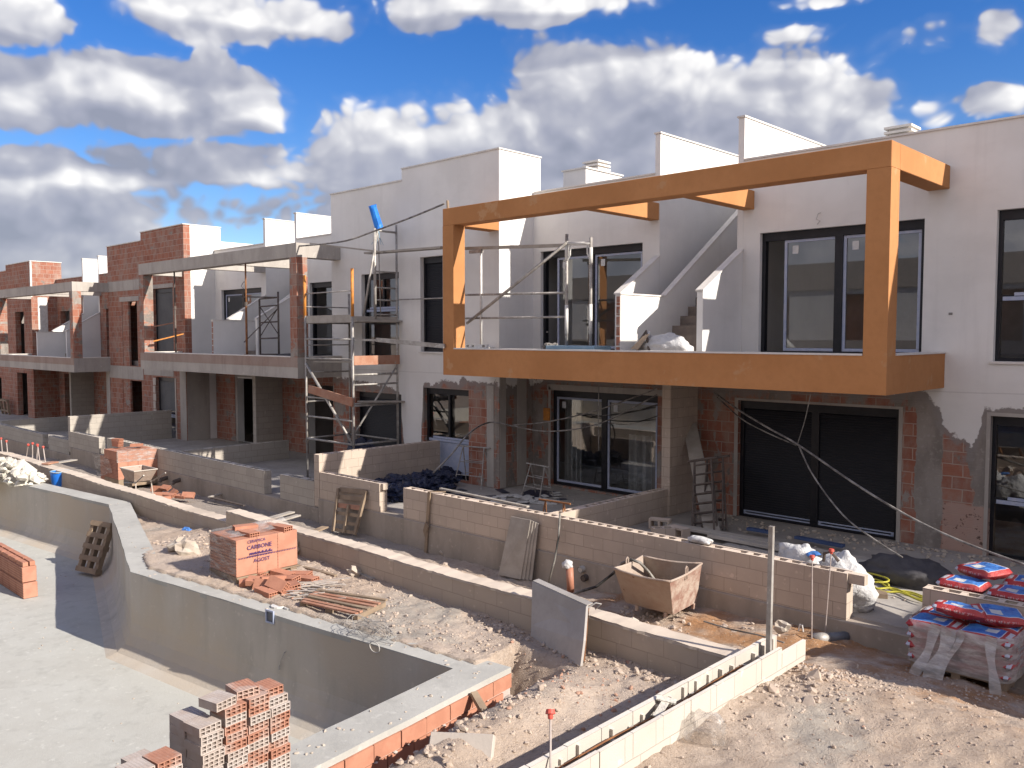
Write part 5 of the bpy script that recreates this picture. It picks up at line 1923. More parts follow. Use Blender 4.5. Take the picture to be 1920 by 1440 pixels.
def trestle(label, c, rz, w=0.8, h=0.95, spread=0.5, mat='steel', group='steel trestles on the terraces', lean=0.0, r=0.014, rungs=(0.3, 0.62)):
    t_ = thing('trestle', label, 'trestle', c, group)
    ORG[t_.as_pointer()] = Vector()
    mb = MB()
    mb.tube([(-w / 2 - 0.1, 0, h), (w / 2 + 0.1, 0, h)], r * 1.3, 7)
    mb.build('top_bar', mat, t_)
    for sy in (-1, 1):
        for sx in (-1, 1):
            a, b_ = Vector((sx * w * 0.4, 0, h)), Vector((sx * w * 0.52, sy * spread / 2, 0))
            MB().tube([a, b_], r, 7).build('leg', mat, t_)
        for f in rungs:
            a, b_ = Vector((-w * lerp(0.52, 0.4, f), sy * spread / 2 * (1 - f), h * f)), Vector((w * lerp(0.52, 0.4, f), sy * spread / 2 * (1 - f), h * f))
            MB().tube([a, b_], r * 0.8, 6).build('rung', mat, t_)
    t_.rotation_euler = (lean, 0, rz)
    return t_


c = at(888, 912, z=0.0)
trestle('steel trestle standing among the dark blue sacks', c, R(12), 0.78, 0.98, 0.55)
c = at(1008, 930, z=0.0)
trestle('low steel trestle in front of the curtained glass door', c, R(-8), 0.62, 0.72, 0.42)
c = at(1132, 990, z=0.0)
trestle('small trestle just behind the long wall, left of its step', (c.x, 11.55, 0.0), R(5), 0.5, 0.72, 0.3, 'rust')
for k, (u, v, lb) in enumerate(((1316, 1001, 'folded trestle leaning beside the tall plank, front one'), (1334, 996, 'folded trestle leaning beside the tall plank, rear one'))):
    c = at(u, v, z=0.0)
    q = trestle(lb, (c.x, c.y + 0.1, 0.0), R(2 - 5 * k), 0.46, 1.42, 0.12, 'steeldk', 'folded trestles by the party wall', R(-18), 0.02, (0.14, 0.27, 0.40, 0.53, 0.66, 0.80, 0.93))
    q.rotation_euler = (R(-18), R(-13), R(2 - 6 * k))
mb = MB()
a, b_ = at(1337, 1003, z=0.0), at(1293, 797, Y=15.55)
mb.bar(a, b_, 0.30, 0.03, (0.3, -1, 0.3))
tag(mb.build('leaning_plank', 'woodgrey', bevel=0.004), 'tall grey plank leaning in the corner by the party wall', 'plank')

# ------------------------------------------------------------------ dark blue sacks and scraps on the terrace
GS = 'dark blue sacks heaped on the terrace'
spots = [(725, 940, 0), (752, 936, 0), (782, 930, 0), (810, 925, 0), (735, 915, 0.12), (765, 912, 0.12), (795, 906, 0.12), (822, 908, 0.05), (842, 900, 0), (716, 922, 0.05)]
for k, (u, v, z_) in enumerate(spots):
    c = at(u, v, z=z_)
    o = lump((c.x, c.y + 0.15, z_ * 0.9), (random.uniform(0.30, 0.42), random.uniform(0.22, 0.32), random.uniform(0.15, 0.22)), 40 + k, 4, 0.5, 1.9, 0.0, 0.5).build('plastic_sack', 'navy', smooth=False)
    tag(o, 'glossy dark blue plastic sack heaped beside the end wall', 'sack', GS)
mb = MB()
for k in range(30):
    u, v = random.uniform(855, 1045), random.uniform(925, 945)
    c = at(u, v, z=0.02)
    if c.y > 15.2 or c.y < 11.2:
        continue
    mb.obox((c.x, c.y, 0.015 + random.random() * 0.03), (random.uniform(0.1, 0.4), random.uniform(0.08, 0.25), 0.012), (random.uniform(-0.1, 0.1), random.uniform(-0.1, 0.1), random.random() * 3))
o = mb.build('board_scraps', 'whitepaint')
tag(o, 'scattered pale board scraps on the terrace by the trestles', 'scraps', kind='stuff')
mb = MB()
for k in range(26):
    u, v = random.uniform(830, 1060), random.uniform(918, 950)
    c = at(u, v, z=0.01)
    if c.y > 15.5 or c.y < 11.2:
        continue
    mb.obox((c.x, c.y, 0.010 + random.random() * 0.01), (random.uniform(0.2, 0.6), random.uniform(0.1, 0.3), 0.006), (0, 0, random.random() * 3))
tag(mb.build('torn_felt', 'navy'), 'torn black roofing felt on the terrace floor', 'felt', kind='stuff')

# ------------------------------------------------------------------ cables and ropes


def cable(name, label, pts, r, mat='cable', group=None):
    # smooth the polyline a little
    P2 = []
    for i in range(len(pts) - 1):
        p0, p1, p2, p3 = pts[max(i - 1, 0)], pts[i], pts[i + 1], pts[min(i + 2, len(pts) - 1)]
        for k in range(5):
            s = k / 5
            P2.append(0.5 * ((2 * p1) + (p2 - p0) * s + (2 * p0 - 5 * p1 + 4 * p2 - p3) * s * s + (3 * p1 - p0 - 3 * p2 + p3) * s ** 3))
    P2.append(pts[-1])
    o = MB().tube(P2, r, 6).build(name, mat, smooth=True)
    return tag(o, label, 'cable', group)


GC = 'cables strung along the lower facade'
cable('power_cable', 'thick dusty cable rising from the trestle across the brick corner', [at(812, 887, Y=12.6), at(848, 850, Y=12.9), at(880, 812, Y=13.4), at(918, 792, Y=14.3), at(962, 799, Y=14.45)], 0.02, 'cablelt', GC)
cable('power_cable', 'uppermost cable crossing in front of the curtained glass door', [at(962, 797, Y=14.45), at(1012, 793, Y=14.5), at(1066, 783, Y=14.5), at(1130, 766, Y=14.6), at(1232, 729, Y=14.7)], 0.015, 'cablelt', GC)
cable('power_cable', 'cable sagging low across the middle of the curtained door', [at(962, 798, Y=14.45), at(1012, 808, Y=14.4), at(1070, 806, Y=14.4), at(1130, 792, Y=14.5), at(1180, 768, Y=14.6), at(1232, 740, Y=14.7)], 0.015, 'cablelt', GC)
cable('power_cable', 'thin cable ending highest at the party wall, right half of the curtained door', [at(1085, 777, Y=14.6), at(1130, 779, Y=14.6), at(1180, 772, Y=14.6), at(1232, 759, Y=14.7)], 0.011, 'cable', GC)
cable('power_cable', 'lowest thin cable across the right leaf of the curtained door', [at(1140, 793, Y=14.6), at(1180, 795, Y=14.6), at(1232, 780, Y=14.7)], 0.011, 'cable', GC)
cable('hanging_wire', 'thin wire hanging straight down before the curtained door', [at(1123, 718, Y=13.6), at(1122, 790, Y=13.7), at(1123, 845, Y=13.8)], 0.008, 'cablelt')
cable('support_wire', 'wire hanging from the ochre balcony holding the rope', [at(1520, 738, Y=13.25), at(1510, 785, Y=13.3), at(1495, 834, Y=13.35)], 0.008, 'cable')
GR = 'ropes slung before the black shutters'
cable('rope', 'upper pale rope running from the party wall down to the right edge', [at(1340, 737, Y=15.2), at(1384, 768, Y=14.7), at(1440, 802, Y=14.0), at(1495, 833, Y=13.35), at(1600, 905, Y=13.0), at(1700, 966, Y=12.7), at(1800, 1014, Y=12.4), at(1930, 1062, Y=12.1)], 0.018, 'cablelt', GR)
cable('rope', 'second rope close under the upper rope, left part only', [at(1345, 745, Y=15.2), at(1390, 785, Y=14.6), at(1440, 812, Y=14.0), at(1493, 835, Y=13.36)], 0.012, 'cable', GR)
cable('rope', 'rope dropping steeply to the charcoal tarpaulin', [at(1498, 836, Y=13.35), at(1525, 892, Y=13.2), at(1580, 965, Y=12.9), at(1640, 1012, Y=12.7), at(1692, 1045, Y=12.5)], 0.014, 'cablelt', GR)
cable('rope', 'long rope from the brick post over the scaffold to the ochre frame', [at(540, 463, Y=13.2), at(600, 458, Y=13.2), at(650, 451, Y=13.3), at(700, 434, Y=13.6), at(770, 408, Y=13.4), at(833, 382, Y=13.25)], 0.022, 'cablelt')
mb = MB()
mb.tube([at(840, 392, Y=13.2), at(839, 376, Y=13.2)], 0.03, 8)
tag(mb.build('timber_peg', 'wood'), 'short peg standing on the left corner of the ochre frame', 'peg')
# ------------------------------------------------------------------ scaffold tower by the middle house
XA, XB, YA, YC = -20.27, -18.10, 13.0, 14.44
sc = thing('scaffold_tower', 'galvanised scaffold tower standing between brick post and white block', 'scaffold', (-19.2, 13.7, -0.2))


def seg(name, a, b_, r=0.024, mat='steel', parent=sc):
    return MB().tube([a, b_], r * 1.28, 8).build(name, mat, parent, smooth=True)


def yz(u, v):
    return at(u, v, Y=YA).z


def zB(v, u=745):
    return at(u, v, X=XB).z


for (x, y, z1, z0_) in ((XA, YA, 4.25, -0.2), (XB, YA, 4.3, -0.2), (XB, YC, 6.65, -0.2), (XA, YC, 4.9, -0.2)):
    s_ = seg('standard', (x, y, z0_), (x, y, z1))
    MB().box(x - 0.06, x + 0.06, y - 0.06, y + 0.06, z0_ - 0.005, z0_ + 0.015).build('base_plate', 'steel', s_)
for (x, y, z1) in ((XA - 0.02, YA, 5.35), (XB, YA, 5.42)):
    seg('guard_post', (x, y, 4.2), (x, y, z1), 0.032, 'orange')
for v in (636, 673, 748, 785):
    z_ = yz(620, v)
    seg('ledger', (XA, YA, z_), (XB, YA, z_), 0.02)
z_ = yz(620, 828)
seg('ledger', (XA, YA, z_), (XB, YA, z_), 0.024)
seg('ledger', (XA, YC, z_), (XB, YC, z_), 0.02)
for z2 in (z_, 1.9, 2.7):
    seg('transom', (XB, YA, z2), (XB, YC, z2), 0.022)
    seg('transom', (XA, YA, z2), (XA, YC, z2), 0.018)
for v in (718, 752):
    z2 = zB(v)
    seg('transom', (XB, YA, z2), (XB, YC, z2), 0.02)
for z2 in (3.05, 3.45, 4.05, 4.5):
    seg('rung', (XA, YA, z2), (XA, YC, z2), 0.013)
seg('brace', (XA, YA, yz(576, 682)), (XB, YA, yz(655, 836)), 0.03)
seg('brace', (XB, YA, zB(815, 668)), (XB, YC, zB(685, 745)), 0.02)
z_ = yz(620, 598)
o = MB().bar((XA, YA + 0.02, z_), (XB, YA + 0.02, z_), 0.04, 0.20).build('toe_board', 'woodgrey', sc)
mb = MB()
mb.box(XA - 0.05, XB + 0.1, YA + 0.06, YC + 0.1, z_ - 0.08, z_ - 0.035)
mb.build('platform', 'woodgrey', sc)
MB().bar((XB, YA, z_ - 0.02), (XB, YC, z_ - 0.02), 0.05, 0.16).build('toe_board', 'woodgrey', sc)
z_ = zB(674)
MB().bar((XB + 0.02, YA, z_), (XB + 0.02, YC + 0.05, z_), 0.05, 0.24).build('side_plank', 'woodred', sc)
MB().bar((XB, YC, yz(620, 680)), (XA, YA + 0.3, yz(620, 680)), 0.25, 0.04).build('platform', 'woodgrey', sc)
seg('guard_rail', (XA, YA, at(600, 549, Y=YA).z), (XB, YA, at(663, 545, Y=YA).z), 0.012)
MB().bar(at(579, 729, Y=YA - 0.05), at(662, 755, Y=YA - 0.05), 0.04, 0.22).build('slanted_plank', 'woodred', sc)
MB().bar((XB, YA + 0.2, zB(752, 690)), (XB + 0.05, YC + 0.2, zB(753, 750)), 0.22, 0.04).build('plank', 'woodgrey', sc)
# upper frame with a hoist post and its blue cover
YM = 13.72
seg('hoist_post', (XB, YM, 4.15), (XB, YM, 6.5), 0.03)
seg('hoist_post', (XB - 0.05, YM - 0.35, 4.2), (XB, YM + 0.1, 6.45), 0.022)
seg('hoist_post', (XB, YM + 0.18, 4.15), (XB, YM + 0.12, 6.45), 0.012)
for v in (510, 540, 563, 590):
    z2 = zB(v, 722)
    seg('rung', (XB, YM, z2), (XB, YC, z2), 0.017)
seg('rung', (XB, YM, zB(434, 722)), (XB, YC, zB(434, 722)), 0.022)
seg('guard_rail', (XB, YC, zB(562)), at(832, 559, Y=YC - 0.1), 0.014)
bc = thing('folded_cover', 'blue plastic-wrapped bundle tied on top of the scaffold hoist posts', 'cover', (XB, YM, 6.55))
a, b_ = at(711, 428, X=XB), at(698, 385, X=XB)
mb = MB()
mb.tube([a, a.lerp(b_, 0.15), a.lerp(b_, 0.9), b_], 0.115, 10, r2=0.10)
for v in mb.v:
    v += Vector((0.012 * math.sin(v.z * 40), 0.012 * math.cos(v.z * 31 + v.x * 60), 0))
mb.build('wrap', 'blue', bc, smooth=False)
mb = MB()
for k in range(5):
    q = a + Vector((random.uniform(-0.08, 0.08), random.uniform(-0.08, 0.08), 0.02))
    mb.tube([q, q + Vector((random.uniform(-0.04, 0.04), random.uniform(-0.1, 0.1), -0.22)), q + Vector((random.uniform(-0.06, 0.06), random.uniform(-0.16, 0.16), -0.45))], 0.016, 5, r2=0.006)
mb.build('tie_strip', 'skyfoam', bc)
pl = MB()
pl.bar(at(690, 475, Y=14.2), at(834, 464, Y=13.7), 0.26, 0.05)
tag(pl.build('scaffold_plank', 'woodgrey'), 'plank bridging from the scaffold tower to the ochre frame', 'plank')
pl = MB()
pl.bar(at(668, 637, Y=YA + 0.05), at(708, 638, Y=13.1), 0.06, 0.05)
pl.bar(at(706, 637, Y=13.1), at(833, 649, Y=13.05), 0.05, 0.10)
tag(pl.build('guard_beam', 'steel'), 'square tube fixed between scaffold tower and ochre post', 'beam')
pl = MB()
pl.bar(at(585, 457, Y=13.3), at(722, 473, Y=13.9), 0.18, 0.04)
tag(pl.build('scaffold_plank', 'woodgrey'), 'narrow plank lying from the concrete beam to the hoist post', 'plank')
o = lump((-18.9, 13.9, 0.2), (0.55, 0.3, 0.42), 71, 3, 0.5, 1.8, 0, 0.4).build('plastic_sack', 'navy')
tag(o, 'black sack pile inside the foot of the scaffold tower', 'sack')

# ------------------------------------------------------------------ scaffold on the ochre balcony
bs = thing('balcony_scaffold', 'small scaffold bay standing on the ochre balcony before the left sliding door', 'scaffold', (-12.5, 13.75, 3.3))
YB = 13.75
for x, z1 in ((-11.59, 5.82), (-10.95, 5.70)):
    seg('standard', (x, YB, 3.31), (x, YB, z1), 0.026, 'steel', bs)
    seg('head_sleeve', (x, YB, z1 - 0.55), (x, YB, z1 - 0.2), 0.031, 'whitepaint', bs)
    seg('head_sleeve', (x, YB, 3.75), (x, YB, 4.35), 0.030, 'whitepaint', bs)
seg('head_bar', (-11.59, YB, 5.62), (-10.95, YB, 5.58), 0.028, 'whitepaint', bs)
for x, s_ in ((-11.59, 1), (-10.95, -1)):
    mb = MB()
    mb.tube([(x, YB, 5.25), (x + s_ * 0.09, YB, 5.38), (x + s_ * 0.09, YB, 5.58)], 0.018, 6)
    mb.build('corner_bracket', 'whitepaint', bs)
x0_ = at(902, 560, Y=YB).x
seg('standard', (x0_, YB, 3.31), (x0_, YB, at(900, 470, Y=YB).z), 0.022, 'whitepaint', bs)
MB().bar(at(872, 466, Y=YB), at(1060, 460, Y=YB), 0.05, 0.07).build('ledger', 'woodgrey', bs)
for v0, v1 in ((553, 549), (597, 594)):
    seg('ledger', at(873, v0, Y=YB), at(1060, v1, Y=YB), 0.019, 'steel', bs)
seg('brace', at(876, 606, Y=YB - 0.04), at(1062, 456, Y=YB - 0.04), 0.028, 'steel', bs)
mb = MB()
mb.obox((x0_ - 0.16, YB, at(900, 471, Y=YB).z), (0.4, 0.08, 0.07))
mb.build('clamp', 'steel', bs)
# level on the ledge, foam board, bulk bag with cardboard on the balcony
lv = thing('perforated_channel', 'white perforated channel lying on the balcony edge by the left post', 'channel', (-13.6, 13.2, 3.45))
ORG[lv.as_pointer()] = Vector((-13.6, 13.2, 3.45))
a0, a1 = at(875, 652, Y=13.2).x, at(914, 652, Y=13.2).x
MB().wall(a0, a1, 3.432, 3.515, 13.16, 13.24, [(a0 + 0.03, a0 + 0.13, 3.45, 3.50), (a0 + 0.2, a0 + 0.3, 3.45, 3.50), (a1 - 0.13, a1 - 0.03, 3.45, 3.50)]).build('body', 'whitepaint', lv)
mb = MB()
mb.box(at(1032, 650, Y=13.6).x, at(1123, 650, Y=13.6).x, 13.45, 14.0, 3.31, 3.50)
tag(mb.build('foam_board', 'skyfoam', bevel=0.004), 'light blue foam board stack lying on the balcony floor', 'foam board')
mb = MB()
for k in range(7):
    p = at(random.uniform(1018, 1046), 640, Y=13.8)
    mb.rock((p.x, 13.8, 3.42 + random.random() * 0.1), random.uniform(0.04, 0.10), 1, 0.5)
tag(mb.build('crumpled_scrap', 'concdk'), 'small crumpled scrap heap left of the blue foam board', 'scraps', kind='stuff')
o = lump((at(1247, 650, Y=13.85).x, 13.85, 3.3), (0.52, 0.26, 0.27), 83, 4, 0.22, 1.5, 0.0, 0.22).build('bulk_bag', 'sack', smooth=True)
tag(o, 'white bulk bag with brown straps lying on the ochre balcony', 'bulk bag')
c = at(1215, 625, Y=13.8)
mb = MB()
mb.tube([(c.x - 0.10, 13.58, 3.36), (c.x - 0.06, 13.62, 3.62), (c.x, 13.75, 3.80), (c.x + 0.1, 13.62, 3.68), (c.x + 0.2, 13.56, 3.40)], 0.024, 6)
mb.build('strap', 'steeldk', o)
mb = MB()
mb.rock((c.x, 13.8, 3.70), 0.10, 2, 0.3, 1.0)
mb.build('gathered_neck', 'sack', o, smooth=True)
mb = MB()
p0, p1 = at(1182, 654, Y=13.5), at(1216, 622, Y=13.6)
mb.hexa([p0, at(1196, 656, Y=13.42), at(1196, 656, Y=13.43), p0 + Vector((0, 0.012, 0)), at(1206, 630, Y=13.62), at(1219, 625, Y=13.55), at(1219, 625, Y=13.56), at(1206, 630, Y=13.63)])
tag(mb.build('cardboard_sheet', 'card'), 'brown cardboard leaning against the white bag on the balcony', 'cardboard')

# ------------------------------------------------------------------ props and frame on the raw concrete balcony
z3 = 3.0


def prop(label, u, vt, vb, Y, mat):
    a, b_ = at(u, vb, Y=Y), at(u - 1, vt, Y=Y)
    b_ = Vector((a.x, a.y, b_.z))
    a.z = 3.13
    p = thing('steel_prop', label, 'prop', a, 'adjustable props under the raw concrete beam')
    MB().tube([a, a.lerp(b_, 0.55)], 0.034, 9).build('outer_tube', mat, p, smooth=True)
    MB().tube([a.lerp(b_, 0.5), b_], 0.026, 9).build('inner_tube', mat, p, smooth=True)
    MB().box(a.x - 0.07, a.x + 0.07, a.y - 0.07, a.y + 0.07, a.z - 0.004, a.z + 0.01).build('foot_plate', mat, p)
    q = a.lerp(b_, 0.55)
    MB().tube([q - UP * 0.06, q + UP * 0.06], 0.05, 9).build('collar', 'steeldk', p)
    return p


prop('orange adjustable prop under the raw concrete beam', 463, 492, 662, 13.3, 'rust')
prop('dark adjustable prop under the left part of the raw concrete beam', 330, 508, 660, 13.3, 'steeldk')
c = at(507, 660, Y=14.0)
fr = thing('access_frame', 'dark tubular ladder frame standing on the raw concrete balcony', 'scaffold frame', (c.x, 14.0, 3.0))
xl_, xr_ = at(487, 600, Y=14.0).x, at(521, 600, Y=14.0).x + 0.03
for x in (xl_, xr_):
    seg('standard', (x, 14.0, 3.0), (x, 14.0, 5.05 if x > xl_ else 4.85), 0.024, 'steeldk', fr)
for z2 in (3.12, 3.62, 4.12, 4.62, 4.86):
    seg('rung', (xl_, 14.0, z2), (xr_, 14.0, z2 + 0.02), 0.018, 'steeldk', fr)
seg('rung', (at(463, 549, Y=14.0).x, 13.9, 4.95), (xr_, 14.0, 4.88), 0.016, 'steeldk', fr)
seg('brace', (xl_, 14.02, 3.7), (xr_, 14.02, 4.6), 0.012, 'steeldk', fr)
seg('brace', (xl_, 14.03, 4.6), (xr_, 14.03, 3.7), 0.012, 'steeldk', fr)
seg('brace', (at(463, 640, Y=14.0).x, 13.9, 3.5), (xr_, 14.0, 4.55), 0.012, 'steeldk', fr)
for k, (a, b_) in enumerate((((287, 640), (344, 626)), ((290, 612), (343, 602)))):
    mb = MB()
    mb.bar(at(*a, Y=13.3), at(*b_, Y=14.3), 0.10, 0.04)
    tag(mb.build('guard_plank', 'orange' if k == 0 else 'woodred'), ['bright orange-brown plank', 'dull thin brown plank'][k] + ' spanning behind the left brick post of the raw balcony', 'plank')
mb = MB()
for k in range(5):
    mb.obox((at(520, 655, Y=13.7).x + k * 0.08, 13.7 + 0.05 * k, 3.03 + 0.03 * k), (0.7, 0.35, 0.02), (0.03 * k, -0.06, 0.2 * k))
tag(mb.build('felt_sheets', 'tarp'), 'loose dark sheets lying on the raw concrete balcony by the brick post', 'sheets')
# slatted pallet standing at the far left house
c = at(12, 780, Y=14.3)
p = pallet('wooden_pallet', 'slatted pallet standing upright against the far brick house', (c.x, 14.2, -0.3), (R(-84), 0, 0), None, 'wood', 1.3, 1.2, 5)
for ch in p.children:
    pass
p.rotation_euler = (R(-84), R(90) * 0, 0)

# ------------------------------------------------------------------ brick packs
C_ = Vector((-10.84, 5.79, 0.25))
bp = thing('brick_pack', 'wrapped pack of clay bricks with printed purple lettering', 'brick pack', C_)
rows = []
for iz in range(2):
    for iy in range(3):
        mb = MB()
        y0 = C_.y + iy * 0.325
        zb_ = C_.z + 0.10 + iz * 0.26
        mb.box(C_.x - 0.76, C_.x + random.uniform(-0.004, 0.004), y0 + 0.002, y0 + 0.323, zb_ + 0.002, zb_ + 0.258)
        mb.build('brick_stack', 'clayrib', bp, bevel=0.004)
mb = MB()
for yy in (C_.y + 0.06, C_.y + 0.48, C_.y + 0.9):
    mb.box(C_.x - 0.78, C_.x + 0.01, yy - 0.05, yy + 0.05, C_.z - 0.05, C_.z + 0.078)
mb.box(C_.x - 0.78, C_.x + 0.02, C_.y, C_.y + 0.98, C_.z + 0.079, C_.z + 0.098)
mb.build('pallet_base', 'wood', bp)
mb = MB()
x0_, x1_, y0_, y1_, z0_, z1_ = C_.x - 0.772, C_.x + 0.010, C_.y - 0.010, C_.y + 0.985, C_.z + 0.02, C_.z + 0.63
n_ = 14
for (p, q) in (((x0_, y0_), (x1_, y0_)), ((x0_, y1_), (x0_, y0_))):
    grid = []
    for j in range(7):
        for i in range(n_ + 1):
            f = i / n_
            zz = lerp(z0_, z1_ + 0.03 * math.sin(i * 0.9), j / 6)
            wv = 0.008 * noise.noise(Vector((f * 9, zz * 14, p[0])))
            grid.append((lerp(p[0], q[0], f) - (wv if p[0] == q[0] else 0), lerp(p[1], q[1], f) - (abs(wv) if p[1] == q[1] else 0), zz))
    mb.add(grid, [(j * (n_ + 1) + i, j * (n_ + 1) + i + 1, (j + 1) * (n_ + 1) + i + 1, (j + 1) * (n_ + 1) + i) for j in range(6) for i in range(n_)])
grid = []
for j in range(11):                                    # bunched sheet over the left half of the top
    for i in range(11):
        f, h_ = i / 10, j / 10
        zz = z1_ + 0.02 + 0.13 * math.exp(-((f - 0.35 - 0.3 * h_) / 0.22) ** 2) * h_ + 0.03 * noise.noise(Vector((f * 5, h_ * 5, 1)))
        grid.append((lerp(x0_, x1_ - 0.12, f), lerp(y0_, y1_ - 0.05, h_), zz))
mb.add(grid, [(j * 11 + i, j * 11 + i + 1, (j + 1) * 11 + i + 1, (j + 1) * 11 + i) for j in range(10) for i in range(10)])
mb.build('stretch_wrap', 'wrap', bp, smooth=True)


def lettering(txt, c, size, parent, tilt=0.0, sx=1.0):
    cu = bpy.data.curves.new('lettering', 'FONT')
    cu.body = txt
    cu.size = size
    cu.extrude = 0.0008
    cu.resolution_u = 2
    tmp = bpy.data.objects.new('tmp_text', cu)
    COL.objects.link(tmp)
    dg = bpy.context.evaluated_depsgraph_get()
    me = bpy.data.meshes.new_from_object(tmp.evaluated_get(dg))
    bpy.data.objects.remove(tmp)
    rot = Matrix(((0, 0, 1), (1, 0, 0), (0, 1, 0)))
    for v in me.vertices:
        p = Vector((v.co.x * sx, v.co.y + v.co.x * tilt, v.co.z))
        v.co = rot @ p
    o = bpy.data.objects.new('lettering', me)
    COL.objects.link(o)
    o.parent = parent
    o.location = Vector(c) - ORG[parent.as_pointer()]
    me.materials.clear()
    me.materials.append(M['ink'])
    return o


lx = C_.x + 0.016
lettering('CERAMICA', (lx, C_.y + 0.17, C_.z + 0.555), 0.060, bp, 0.0, 0.95)
lettering('CARBONE', (lx, C_.y + 0.16, C_.z + 0.462), 0.084, bp, 0.0, 1.0)
lettering('AGOST', (lx, C_.y + 0.26, C_.z + 0.27), 0.075, bp, 0.0, 1.05)
mb = MB()
for k in range(13):
    yy = C_.y + 0.2 + k * 0.028
    mb.box(lx, lx + 0.001, yy, yy + 0.018, C_.z + 0.385, C_.z + 0.415 + 0.01 * math.sin(k * 3))
mb.box(lx, lx + 0.001, C_.y + 0.16, C_.y + 0.56, C_.z + 0.366, C_.z + 0.372)
for k in range(22):
    yy = C_.y + 0.03 + k * 0.042
    mb.box(lx - 0.002, lx - 0.001, yy, yy + 0.028, C_.z + 0.352, C_.z + 0.361)
mb.build('printed_band', 'ink', bp)

brick_proto = [None]
GBK = 'loose clay bricks by the brick packs'


def hollow_brick(L_=0.33, w_=0.16, h_=0.075, nx_=4, nz_=2, mat='clay', name='clay_brick'):
    """brick with its holes running along x; origin in its middle"""
    wy, wz = w_, h_
    holes = []
    ty, tz = 0.008, 0.008
    cw = (wy - ty * (nx_ + 1)) / nx_
    chh = (wz - tz * (nz_ + 1)) / nz_
    for i in range(nx_):
        for j in range(nz_):
            a = -wy / 2 + ty + i * (cw + ty)
            b_ = -wz / 2 + tz + j * (chh + tz)
            holes.append((a, a + cw, b_, b_ + chh))
    mb = MB().wall(-wy / 2, wy / 2, -wz / 2, wz / 2, -L_ / 2, L_ / 2, holes)
    mb.v = [Vector((-v.y, v.x, v.z)) for v in mb.v]
    return mb.build(name, mat)


hb = hollow_brick()
hb_first = [True]


def loose(c, rot, label, group=GBK):
    o = hb if hb_first[0] else hb.copy()
    if not hb_first[0]:
        COL.objects.link(o)
    hb_first[0] = False
    o.location = c
    o.rotation_euler = rot
    return tag(o, label, 'brick', group)


zt = C_.z + 0.66
loose((C_.x - 0.42, C_.y + 0.38, zt + 0.02), (0, 0, R(75)), 'loose brick lying flat on the sheet on top of the printed pack')
loose((C_.x - 0.16, C_.y + 0.80, zt - 0.01), (0, 0, R(10)), 'loose brick with open holes at the right end of the printed pack top')
loose((C_.x - 0.2, C_.y + 0.30, zt - 0.02), (0, 0, R(4)), 'small brick showing dark holes at the front edge of the printed pack top')
# heap of loose bricks in front of the pack
heap = [(478, 1078, 0.0, 0, 20), (505, 1072, 0.0, 0, -10), (530, 1076, 0.02, 0, 15), (486, 1090, 0.05, 12, 40), (512, 1085, 0.06, -8, 70), (540, 1086, 0.03, 6, 12),
        (498, 1098, 0.02, 60, 30), (520, 1096, 0.08, 48, 10), (548, 1098, 0.02, 10, -20), (562, 1078, 0.0, 4, 25), (575, 1086, 0.0, 0, 15), (528, 1108, 0.0, 6, 45), (500, 1110, 0.0, 0, 5), (472, 1092, 0.0, 4, 60)]
for u, v, dz, tl, rz in heap:
    c = at(u, v, z=0.30 + dz)
    loose((c.x, c.y, 0.30 + dz), (R(tl), R(random.uniform(-8, 8)), R(rz)), 'orange clay brick lying loose in the heap before the printed pack', 'heap of loose bricks before the printed pack')
c = at(935, 1142, z=0.30)
loose((c.x, c.y, 0.33), (R(25), R(12), R(50)), 'broken pink clay brick lying at the foot of the edge wall', 'single bricks on the earth')
# second pack, half unwrapped, further back
D_ = at(222, 908, z=-0.55)
D_ = Vector((D_.x, D_.y, -0.55))
b2 = thing('brick_pack', 'half unwrapped clay brick pack partly in shadow by the long grey block wall', 'brick pack', D_)
dx, dy = 1.0, 1.15
for iy in range(4):
    for iz in range(3):
        MB().box(D_.x - dx, D_.x + random.uniform(-0.006, 0.006), D_.y + iy * dy / 4 + 0.003, D_.y + (iy + 1) * dy / 4 - 0.003, D_.z + 0.12 + iz * 0.27 + 0.003, D_.z + 0.12 + (iz + 1) * 0.27 - 0.003).build('brick_stack', 'clayrib' if iz < 2 else 'clay', b2)
MB().box(D_.x - dx, D_.x + 0.02, D_.y, D_.y + dy, D_.z - 0.1, D_.z + 0.118).build('pallet_base', 'wood', b2)
mb = MB()
mb.box(D_.x - dx - 0.35, D_.x - dx - 0.01, D_.y + 0.02, D_.y + 0.8, D_.z + 0.0, D_.z + 0.70)
mb.build('brick_stack', 'clay', b2)
mb = MB()
grid = []
for j in range(9):
    for i in range(13):
        f, h_ = i / 12, j / 8
        grid.append((lerp(D_.x - dx - 0.4, D_.x + 0.012, f), lerp(D_.y - 0.03, D_.y + dy * 0.9, h_), D_.z + 0.96 - 0.22 * (1 - f) ** 2 + 0.10 * h_ * f + 0.03 * noise.noise(Vector((f * 6, h_ * 6, 3)))))
mb.add(grid, [(j * 13 + i, j * 13 + i + 1, (j + 1) * 13 + i + 1, (j + 1) * 13 + i) for j in range(8) for i in range(12)])
grid = []
for j in range(7):
    for i in range(13):
        f = i / 12
        grid.append((D_.x + 0.012 + 0.01 * noise.noise(Vector((f * 8, j, 5))), lerp(D_.y - 0.03, D_.y + dy, f), lerp(D_.z + 0.62, D_.z + 0.97, j / 6)))
mb.add(grid, [(j * 13 + i, j * 13 + i + 1, (j + 1) * 13 + i + 1, (j + 1) * 13 + i) for j in range(6) for i in range(12)])
grid = []
